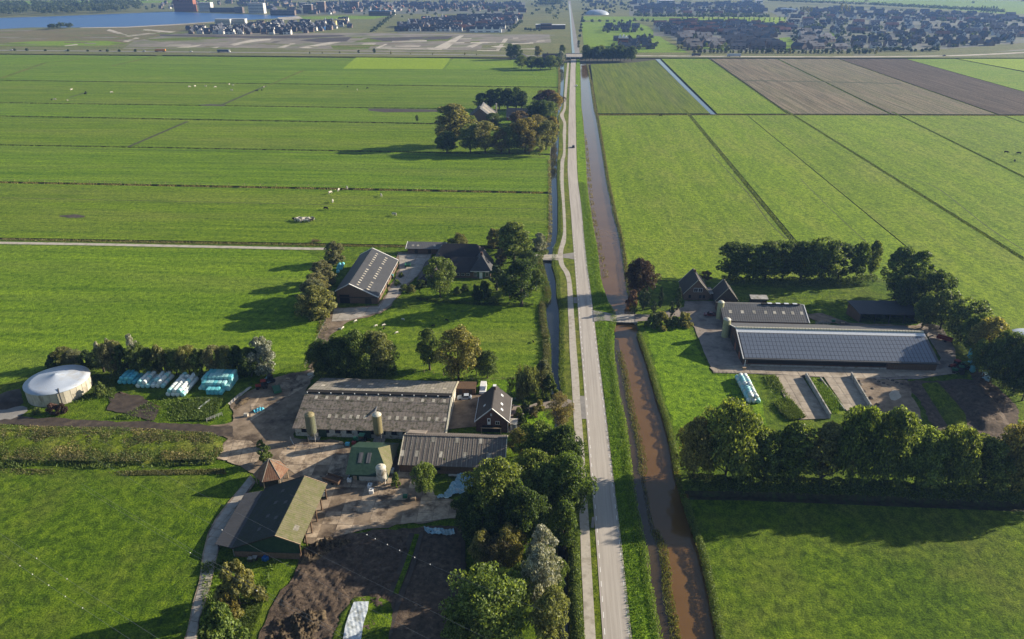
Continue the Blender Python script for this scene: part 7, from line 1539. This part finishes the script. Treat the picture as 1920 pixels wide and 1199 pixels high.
estate([(1180, 28), (1200, 8), (1420, 6), (1440, 22), (1420, 30)], ['terrace', 'detached'], 42, 50, 'the town right of the road', var='bbrrw', fill=.85)
estate([(1090, 24), (1080, 4), (1200, 3), (1180, 22)], ['terrace', 'detached'], 60, 80, 'the town right of the road', var='bbr', fill=.55)
estate([(280, 19), (300, 6), (420, 4), (420, 12)], ['detached'], 30, 90, 'the town by the lake', var='rbw', fill=.6)
estate([(-300, 2.5), (1000, 1), (2100, 1), (2100, .2), (-300, .2)], ['terrace'], 130, 150, 'the horizon', var='bbr', fill=.5)
SPOTS.sort(key=lambda s: s[0])
LBL = {'detached': 'single gabled house in {}', 'terrace': 'dark roofed terrace of houses in {}', 'semi': 'pair of joined houses in {}'}
LBW = {'detached': 'white gabled house in {}', 'terrace': 'terrace with white walls in {}', 'semi': 'pair of joined white houses in {}'}
LBR = {'detached': 'red roofed house in {}', 'terrace': 'red roofed terrace of houses in {}', 'semi': 'pair of joined houses in {}'}
cnt = {}; rest = []
for s in SPOTS:
    _, k, v, x, y, rz, est = s
    if k == 'semi' and v == 'r': v = 'b'
    cnt[k] = cnt.get(k, 0)+1
    if cnt[k] > 295: rest.append((k, v, x, y, rz)); continue
    o = link({'detached': 'house', 'terrace': 'terraced_houses', 'semi': 'double_house'}[k], HM[(k, v)], None, None, (x, y, .1), rz, (rt.uniform(.85, 1.12), rt.uniform(.9, 1.1), rt.uniform(.85, 1.1)))
    lb = (LBW if v == 'w' else LBR if v == 'r' else LBL)[k].format(est); tag(o, lb, 'house', f'{lb}s')
if rest:
    m = MB()
    for k, v, x, y, rz in rest:
        src = HM[(k, v)]; c, s_ = math.cos(rz), math.sin(rz); base = len(m.v)
        m.v += [(x+a.co.x*c-a.co.y*s_, y+a.co.x*s_+a.co.y*c, a.co.z+.1) for a in src.vertices]
        for p in src.polygons:
            m.f.append(tuple(base+i for i in p.vertices)); m.mi.append(1 if p.material_index == 1 else 0)
    tag(m.build('distant_houses', ('town_wall', 'town_roof')), kind='stuff')
# ---- larger buildings
def block(px, py, w, d, h, wall, label, storeys=5, roofm='flat_white', name='apartment_block', cat='building', glass='glass_dark', bays=None):
    x, y = G(px, py); r = empty(name, (x, y, .1), label, cat); wbox(r, 'wall', wall, x-w/2, x+w/2, y, y+d, 0, h); wbox(r, 'roof', roofm, x-w/2-.3, x+w/2+.3, y-.3, y+d+.3, h, h+.5)
    n = bays or max(2, int(w/7))
    for s_ in range(storeys):
        b = MB(); b.box(x-w/2+.8, x+w/2-.8, y-.12, y+.02, (s_+.32)*h/storeys, (s_+.74)*h/storeys)
        b.build('window_band', glass, r)
    return r
block(346, 22.5, 62, 22, 34, 'brick_red', 'large pinkish brick apartment block on the lake shore', 9); block(385, 22.5, 38, 20, 26, 'town_wall_white', 'pale apartment block right of the pink one on the lake shore', 7)
block(481, 26, 46, 20, 28, 'town_wall_white', 'pale apartment block alone on the lake shore', 7, 'flat_white'); block(418, 24, 80, 14, 13, 'town_wall', 'low dark terrace block on the lake shore', 3, 'town_roof'); block(448, 25, 24, 14, 16, 'town_wall', 'short dark block before the pale one on the shore', 4, 'town_roof')
block(530, 29.5, 70, 14, 13, 'town_wall', 'low dark block right of the lone pale block', 3, 'town_roof'); block(577, 26, 26, 16, 24, 'town_wall', 'brown apartment tower behind the beach', 6); block(603, 24, 22, 16, 30, 'town_wall', 'tall brown apartment tower behind the beach', 8)
block(418, 47, 36, 14, 12, 'flat_white', 'white flat block left at the lake side of the new estate', 4); block(446, 46.5, 36, 14, 12, 'flat_white', 'white flat block right at the lake side of the new estate', 4)
block(664, 18, 28, 16, 22, 'town_wall', 'brown block in the trees behind the building land', 6, 'town_roof'); block(712, 30, 62, 14, 12, 'town_wall', 'dark long block behind the building land', 3, 'scaffold_blue'); block(737, 28.5, 10, 12, 13, 'town_wall_white', 'white end block of the dark long block', 3)
x, y = G(1030, 56)
block(1012, 55.5, 18, 26, 9, 'town_wall', 'blue-grey hall left part by the town canal', 2, 'flat_white', 'hall'); block(1024, 56, 24, 26, 11, 'brick_dark', 'brown brick hall by the town canal', 2, 'town_roof', 'hall'); block(1045, 55, 34, 24, 8, 'town_wall', 'low dark hall by the town canal', 2, 'flat_white', 'hall')
block(1250, 8, 60, 60, 12, 'flat_white', 'white works building far right of the road', 2); block(1205, 6, 40, 40, 14, 'flat_white', 'grey works building far right of the road', 2); block(1402, 5.5, 30, 40, 12, 'white_paint', 'white shed at the edge of the far fields', 1); block(1424, 5, 26, 20, 7, 'white_paint', 'small white shed at the edge of the far fields', 1)
r = block(1168, 88, 16, 12, 13, 'brick_red', 'orange brick villa with white gables behind the dark trees', 3, 'brick_red', 'villa', 'house', bays=2)
x, y = G(1168, 88)
for k, (dx, dz) in enumerate(((-5, 19), (1, 19.5), (6, 17))): MB().add([(x+dx-3, y-.4, 13), (x+dx+3, y-.4, 13), (x+dx, y-.4, dz), (x+dx-3, y+11, 13), (x+dx+3, y+11, 13), (x+dx, y+11, dz)], [(0, 1, 2), (3, 5, 4), (0, 2, 5, 3), (1, 4, 5, 2)]).build('gable', 'white_paint', r)
# greenhouse-like rows on the right
x, y = G(1475, 22)
for k in range(6):
    q = G(1468+k*4.6, 22+k*.35); r = empty('white_roof_house', (*q, 0), 'house with long white roof in the row of six', 'house', 'row of six white roofs'); wbox(r, 'wall', 'town_wall', q[0]-4, q[0]+4, q[1], q[1]+60, 0, 6); MB().hexa([(q[0]-4, q[1], 6), (q[0]+4, q[1], 9), (q[0]+4, q[1]+60, 9), (q[0]-4, q[1]+60, 6)], [(q[0]-4, q[1], 6.3), (q[0]+4, q[1], 9.3), (q[0]+4, q[1]+60, 9.3), (q[0]-4, q[1]+60, 6.3)]).build('roof', 'white_paint', r)
# air dome
x, y = G(1119, 27.5); m = MB(); m.lathe(0, 0, [(1.0, 0), (.97, .25), (.86, .52), (.66, .76), (.40, .92), (.15, .99), (.01, 1.0)], 40, cap=False); me = m.mesh('air_dome', ('membrane',), smooth=True)
tag(link('air_dome', me, None, None, (x, y, .1), 0, (35, 26, 13)), 'white inflated air dome in the far meadow', 'dome')
# building site houses wrapped in scaffolding
for px, py, w, m_, lb in [(582, 58, 13, 'scaffold_blue', 'house shell wrapped in blue sheeting, left'), (604, 57, 12, 'scaffold_blue', 'house shell wrapped in blue sheeting, right'), (640, 45, 14, 'insulation_yellow', 'yellow insulated house shell at the end of the estate'), (626, 48, 10, 'insulation_yellow', 'small yellow house shell')]:
    x, y = G(px, py); r = empty('house_shell', (x, y, .1), lb, 'house'); wbox(r, 'wall', m_, x-w/2, x+w/2, y, y+10, 0, 7); MB().add([(x-w/2-.3, y-.3, 7), (x+w/2+.3, y-.3, 7), (x+w/2+.3, y+10.3, 7), (x-w/2-.3, y+10.3, 7), (x-w/2, y+5, 11), (x+w/2, y+5, 11)], [(0, 1, 5, 4), (2, 3, 4, 5), (1, 2, 5), (3, 0, 4)]).build('roof', 'insulation_yellow' if m_ != 'scaffold_blue' else 'town_roof', r)
for px, py, c in [(766, 47, 'white_paint'), (779, 47.5, 'car_red'), (806, 39.5, 'white_paint'), (818, 37.5, 'white_paint'), (829, 37, 'white_paint'), (894, 43, 'white_paint'), (801, 40, 'white_paint')]:
    x, y = G(px, py+3); w = 3.5; r = empty('gable_house', (x, y, .1), {'car_red': 'house with a pink pointed gable in the dark roofed estate'}.get(c, 'house with a white pointed gable in the dark roofed estate'), 'house', None if c == 'car_red' else 'white pointed gables')
    m = MB(); m.add([(x-w, y, 0), (x+w, y, 0), (x+w, y, 6), (x, y, 16), (x-w, y, 6)], [(0, 1, 2, 3, 4)]); m.build('gable', 'town_wall_white' if c != 'car_red' else 'brick_red', r); MB().add([(x-w-.3, y, 6), (x, y-.2, 16.3), (x, y+10, 16.3), (x-w-.3, y+10, 6), (x+w+.3, y, 6), (x+w+.3, y+10, 6)], [(0, 1, 2, 3), (1, 4, 5, 2)]).build('roof', 'town_roof', r)
for i, px in enumerate((888, 903, 918, 933)):
    x, y = G(px, 61.5); r = empty('white_terrace', (x, y, .1), f'white fronted terrace facing the building land, {ORD[i]} from the left', 'house'); wbox(r, 'wall', 'white_paint', x-8, x+8, y, y+9, 0, 6.5); MB().add([(x-8.3, y-.4, 6.3), (x+8.3, y-.4, 6.3), (x+8.3, y+9.4, 6.3), (x-8.3, y+9.4, 6.3), (x-8.3, y+4.5, 12), (x+8.3, y+4.5, 12)], [(0, 1, 5, 4), (2, 3, 4, 5), (1, 2, 5), (3, 0, 4)]).build('roof', 'town_roof', r)
    MB().add([(x+3, y-.5, 0), (x+8, y-.5, 0), (x+8, y-.5, 7), (x+5.5, y-.5, 12), (x+3, y-.5, 7)], [(0, 1, 2, 3, 4)]).build('gable', 'white_paint', r); wbox(r, 'window_band', 'glass_dark', x-7, x+2, y-.1, y, 1, 2.4)
# crossing: viaduct over the ring road
x0, y0 = G(1062, 110); x1, y1 = G(1092, 103)
r = empty('viaduct', ((x0+x1)/2, (y0+y1)/2, 0), 'low concrete viaduct where the road meets the ring road', 'bridge'); wbox(r, 'deck', 'concrete_pale', x0, x1+4, y0, y1, .3, 1.2)
for yy in (y0+.2, y1-.2): wbox(r, 'parapet', 'concrete_wall', x0, x1+4, yy-.2, yy+.2, 1.2, 2.2)
for k in range(5): wbox(r, 'railing_post', 'white_paint', x0+k*(x1-x0)/4-.3, x0+k*(x1-x0)/4+.3, y0-.4, y0, 0, 3)
# ---- far trees
FT = []
def grove(px, n, hs, kind='far', est='town', leaf=('leaf_far', 'leaf_dark', 'leaf_mid')):
    p = GP(px); xs = [q[0] for q in p]; ys = [q[1] for q in p]; k = 0; g = 0
    while k < n and g < n*50:
        g += 1; x, y = rt.uniform(min(xs), max(xs)), rt.uniform(min(ys), max(ys))
        if inpoly(x, y, p): FT.append((math.hypot(x, y), x, y, rt.uniform(*hs), kind, rt.choice(leaf), est)); k += 1
def row(a, b, n, hs, kind='far', est='', leaf=('leaf_far',), jit=.3):
    A, B_ = Vector(G(*a)), Vector(G(*b))
    for k in range(n): p = A.lerp(B_, (k+rt.uniform(-jit, jit))/max(1, n-1)); FT.append((p.length, p.x, p.y, rt.uniform(*hs), kind, rt.choice(leaf), est))
row((1280, 41), (1480, 42), 22, (11, 15), 'far_poplar', 'the meadow row in front of the far estate', ('leaf_dark',), .15)
row((1095, 43.5), (1180, 43), 7, (7, 9), 'far', 'the small row on the far meadow', ('leaf_dark',), .1)
row((1190, 43), (1225, 44), 4, (9, 12), 'far', 'the small row on the far meadow', ('leaf_dark',), .2)
row((1190, 34), (1440, 36), 44, (11, 16), 'far', 'the tree belt behind the far meadow', ('leaf_far', 'leaf_olive'))
row((1030, 30), (1034, 26), 2, (18, 22), 'far', 'the hall by the town canal', ('leaf_dark',)); row((1041, 41), (1042, 40), 1, (19, 22), 'far', 'the hall by the town canal', ('leaf_dark',))
row((1440, 5), (1640, 13), 50, (14, 19), 'far', 'the long tree row at the edge of the far fields', ('leaf_dark',)); row((1640, 13), (1880, 27), 60, (14, 19), 'far', 'the long tree row at the edge of the far fields', ('leaf_dark',))
row((1010, 10), (1052, 10), 14, (22, 28), 'far_poplar', 'the poplar block left of the far road', ('leaf_olive', 'leaf_far'), .1); row((1008, 12), (1052, 12), 12, (14, 20), 'far', 'the poplar block left of the far road', ('leaf_dark',))
row((1500, 26), (1520, 29), 6, (20, 26), 'far_poplar', 'the far right estate', ('leaf_olive',)); row((1574, 24), (1590, 28), 5, (24, 30), 'far_poplar', 'the far right estate', ('leaf_olive',)); row((1840, 24), (1866, 25), 7, (16, 22), 'far_poplar', 'the far right field edge', ('leaf_dark',))
row((1093, 30), (1084, 92), 10, (5, 8), 'far', 'the town road', ('leaf_far',)); row((700, 63.5), (740, 30), 12, (9, 13), 'far', 'the lane behind the building land', ('leaf_olive', 'leaf_far'))
row((955, 62), (978, 44), 8, (7, 10), 'far', 'the lane behind the building land', ('leaf_olive',)); row((985, 58), (1010, 60), 5, (5, 8), 'far', 'the hall by the town canal', ('leaf_dark',))
row((1300, 100), (1640, 101.5), 46, (4, 8), 'far', 'the ring road in front of the estates', ('leaf_dark', 'leaf_far', 'leaf_olive')); row((1600, 98), (1760, 97), 20, (4, 8), 'far', 'the ring road in front of the estates', ('leaf_dark', 'leaf_olive'))
row((20, 95.5), (300, 98), 9, (1.5, 4), 'far', 'the ring road verge on the left', ('leaf_dark', 'leaf_far')); row((580, 101), (700, 100), 5, (2, 8), 'far', 'the ring road verge on the left', ('leaf_far',)); row((740, 102), (900, 104), 5, (1.5, 4), 'far', 'the ring road verge on the left', ('leaf_olive',))
grove([(80, 55), (130, 52), (140, 54), (90, 57)], 12, (9, 14), 'far', 'the lake shore point', ('leaf_dark', 'leaf_mid'))
row((1505, 58), (1545, 56), 7, (9, 13), 'far', 'the far right estate', ('leaf_rust',)); row((1620, 60), (1650, 58), 4, (9, 13), 'far', 'the far right estate', ('leaf_brown',))
for px, n, hs, lf in [([(560, 30), (640, 28), (760, 34), (750, 22), (640, 6), (560, 6)], 70, (9, 16), ('leaf_far', 'leaf_dark')), ([(760, 34), (860, 30), (980, 28), (980, 8), (760, 8)], 80, (8, 15), ('leaf_far', 'leaf_dark', 'leaf_olive')), ([(1090, 28), (1090, 4), (1180, 4), (1190, 28)], 60, (9, 15), ('leaf_far', 'leaf_olive', 'leaf_dark')), ([(1230, 68), (1230, 42), (1480, 42), (1490, 68)], 60, (7, 11), ('leaf_dark', 'leaf_far')), ([(1260, 97), (1300, 64), (1350, 80), (1375, 97)], 34, (6, 10), ('leaf_far', 'leaf_olive', 'leaf_light')), ([(1480, 95), (1485, 66), (1620, 66), (1900, 68), (1900, 86), (1700, 96)], 110, (6, 11), ('leaf_far', 'leaf_dark', 'leaf_olive')), ([(1480, 66), (1480, 16), (1700, 20), (1930, 32), (1930, 70), (1600, 70)], 190, (8, 14), ('leaf_far', 'leaf_dark', 'leaf_dark')), ([(1180, 32), (1200, 4), (1430, 6), (1430, 32)], 110, (8, 14), ('leaf_dark', 'leaf_far')), ([(985, 30), (1000, 4), (1066, 3), (1066, 30)], 40, (9, 15), ('leaf_dark', 'leaf_far')), ([(1140, 98), (1150, 70), (1235, 68), (1240, 96)], 22, (6, 10), ('leaf_dark',)), ([(1130, 64), (1135, 48), (1200, 46), (1205, 62)], 20, (6, 10), ('leaf_dark',)), ([(270, 24), (270, 12), (400, 4), (560, 4), (560, 26), (400, 10)], 70, (9, 15), ('leaf_far', 'leaf_dark')), ([(745, 62), (745, 44), (975, 32), (970, 50), (940, 62)], 30, (5, 8), ('leaf_olive', 'leaf_far'))]:
    grove(px, int(n*1.0), (hs[0]*.65, hs[1]*.8), 'far', 'the town', lf)
FT.sort(key=lambda s: s[0]); tc = {}; trest = []
for d_, x, y, h, k, lf, est in FT:
    tc[k] = tc.get(k, 0)+1
    if tc[k] > (95 if k == 'far' else 45): trest.append((x, y, h, lf)); continue
    lb = ('slim poplar in ' if k == 'far_poplar' else 'far off tree in ')+est
    tree(x, y, h, h*(.85 if k == 'far' else .30), k, lf, lb, 'tree', 'trees of '+est, z=.05)
def wood(name, pts, mat, seed, nq=90, leaf=2.0):
    rng = np.random.default_rng(seed); allV = []
    for (x, y, h) in pts:
        w = h*.8; d = unit(rng.normal(size=(nq, 3))); d[:, 2] = np.abs(d[:, 2])*.9-.1; rr = (.75+.35*rng.random(nq))[:, None]
        lob = 1+.2*np.sin(d[:, :1]*5+x)+.2*np.sin(d[:, 1:2]*6+y)
        c = np.array([x, y, h*.42])+d*rr*lob*np.array([w*.5, w*.5, h*.56]); allV.append(leaf_quads(c, unit(d+rng.normal(size=(nq, 3))*.4), leaf, rng))
    return tag(link(name, quads_mesh(name, np.concatenate(allV)), mat), kind='stuff')
if trest: wood('distant_trees', [(x, y, h) for x, y, h, _ in trest], 'leaf_far', 5)
pw = []; p = GP([(-500, 34), (0, 31.5), (100, 29), (200, 25.5), (262, 22), (268, 9.5), (180, 7), (0, 10), (-500, 16)]); xs = [q[0] for q in p]; ys = [q[1] for q in p]
while len(pw) < 900:
    x, y = rt.uniform(min(xs), max(xs)), rt.uniform(min(ys), max(ys))
    if inpoly(x, y, p): pw.append((x, y, rt.uniform(16, 24)))
wood('lake_wood', pw, 'leaf_far', 6, 70, 2.6)
strip('shore', [(-500, 36), (0, 33), (100, 30.5), (200, 26.5), (268, 23.2)], 14, 'heath_far', .14)
wood('distant_trees', [(rt.uniform(-3200, 3200), rt.uniform(3050, 5200), rt.uniform(10, 16)) for _ in range(420)], 'leaf_far', 7, 50, 2.6)
# ================================================================== POWER LINE over the lower left corner
def wire(a, b, z, label, marks=()):
    A, B_ = Vector((*G(*a, z), z)), Vector((*G(*b, z), z)); d = (B_-A); P0, P1 = A-d*.9, B_+d*.7
    pts = [P0.lerp(P1, k/24)+Vector((0, 0, 1.2*((k/12-1)**2-.3))) for k in range(25)]
    r = empty('power_wire', tuple(P0), label, 'wire'); m = MB(); m.tube(pts, .015, 4); m.build('conductor', 'wire', r)
    for t in marks:
        p = pts[0].lerp(pts[-1], t); i = min(23, int(t*24)); p = pts[i].lerp(pts[i+1], t*24-i); m = MB(); m.lathe(p.x, p.y, [(.02, p.z-.11), (.06, p.z-.05), (.075, p.z), (.06, p.z+.05), (.02, p.z+.11)], 8); m.build('bird_marker', 'white_paint', r)
wire((360, 1037), (649, 1199), 34, 'thin power wire crossing the concrete path', (.34, .52))
wire((362, 1030), (656, 1195), 34.5, 'thin power wire close above the one crossing the concrete path')
wire((425, 997), (807, 1199), 36, 'thin power wire passing over the open barn', (.335,))
wire((443, 959), (914, 1197), 36, 'thin power wire passing over the barn ridge')
wire((688, 1001), (872, 1086), 38, 'thin power wire with white markers over the soil plot', (.345, .38, .43, .48, .54, .60))
wire((0, 1034), (245, 1199), 33, 'thin power wire with white markers over the near left field', (.41, .45, .50, .55, .60))
wire((60, 1040), (300, 1199), 33, 'thin power wire over the near left field, second from the corner', (.36, .46))
# ================================================================== AIR
hz = MB(); hz.box(-BIG-50, BIG+50, -2050, BIG+50, -2.4, CAM_H+3)
t = NT('haze'); pv = t.n('ShaderNodeVolumePrincipled'); pv.inputs['Color'].default_value = (.26, .48, 1.0, 1); pv.inputs['Density'].default_value = .000085; pv.inputs['Anisotropy'].default_value = .2
t.l(pv.outputs[0], t.out.inputs['Volume']); MATS['haze'] = t.m
tag(hz.build('haze', 'haze'), kind='stuff')
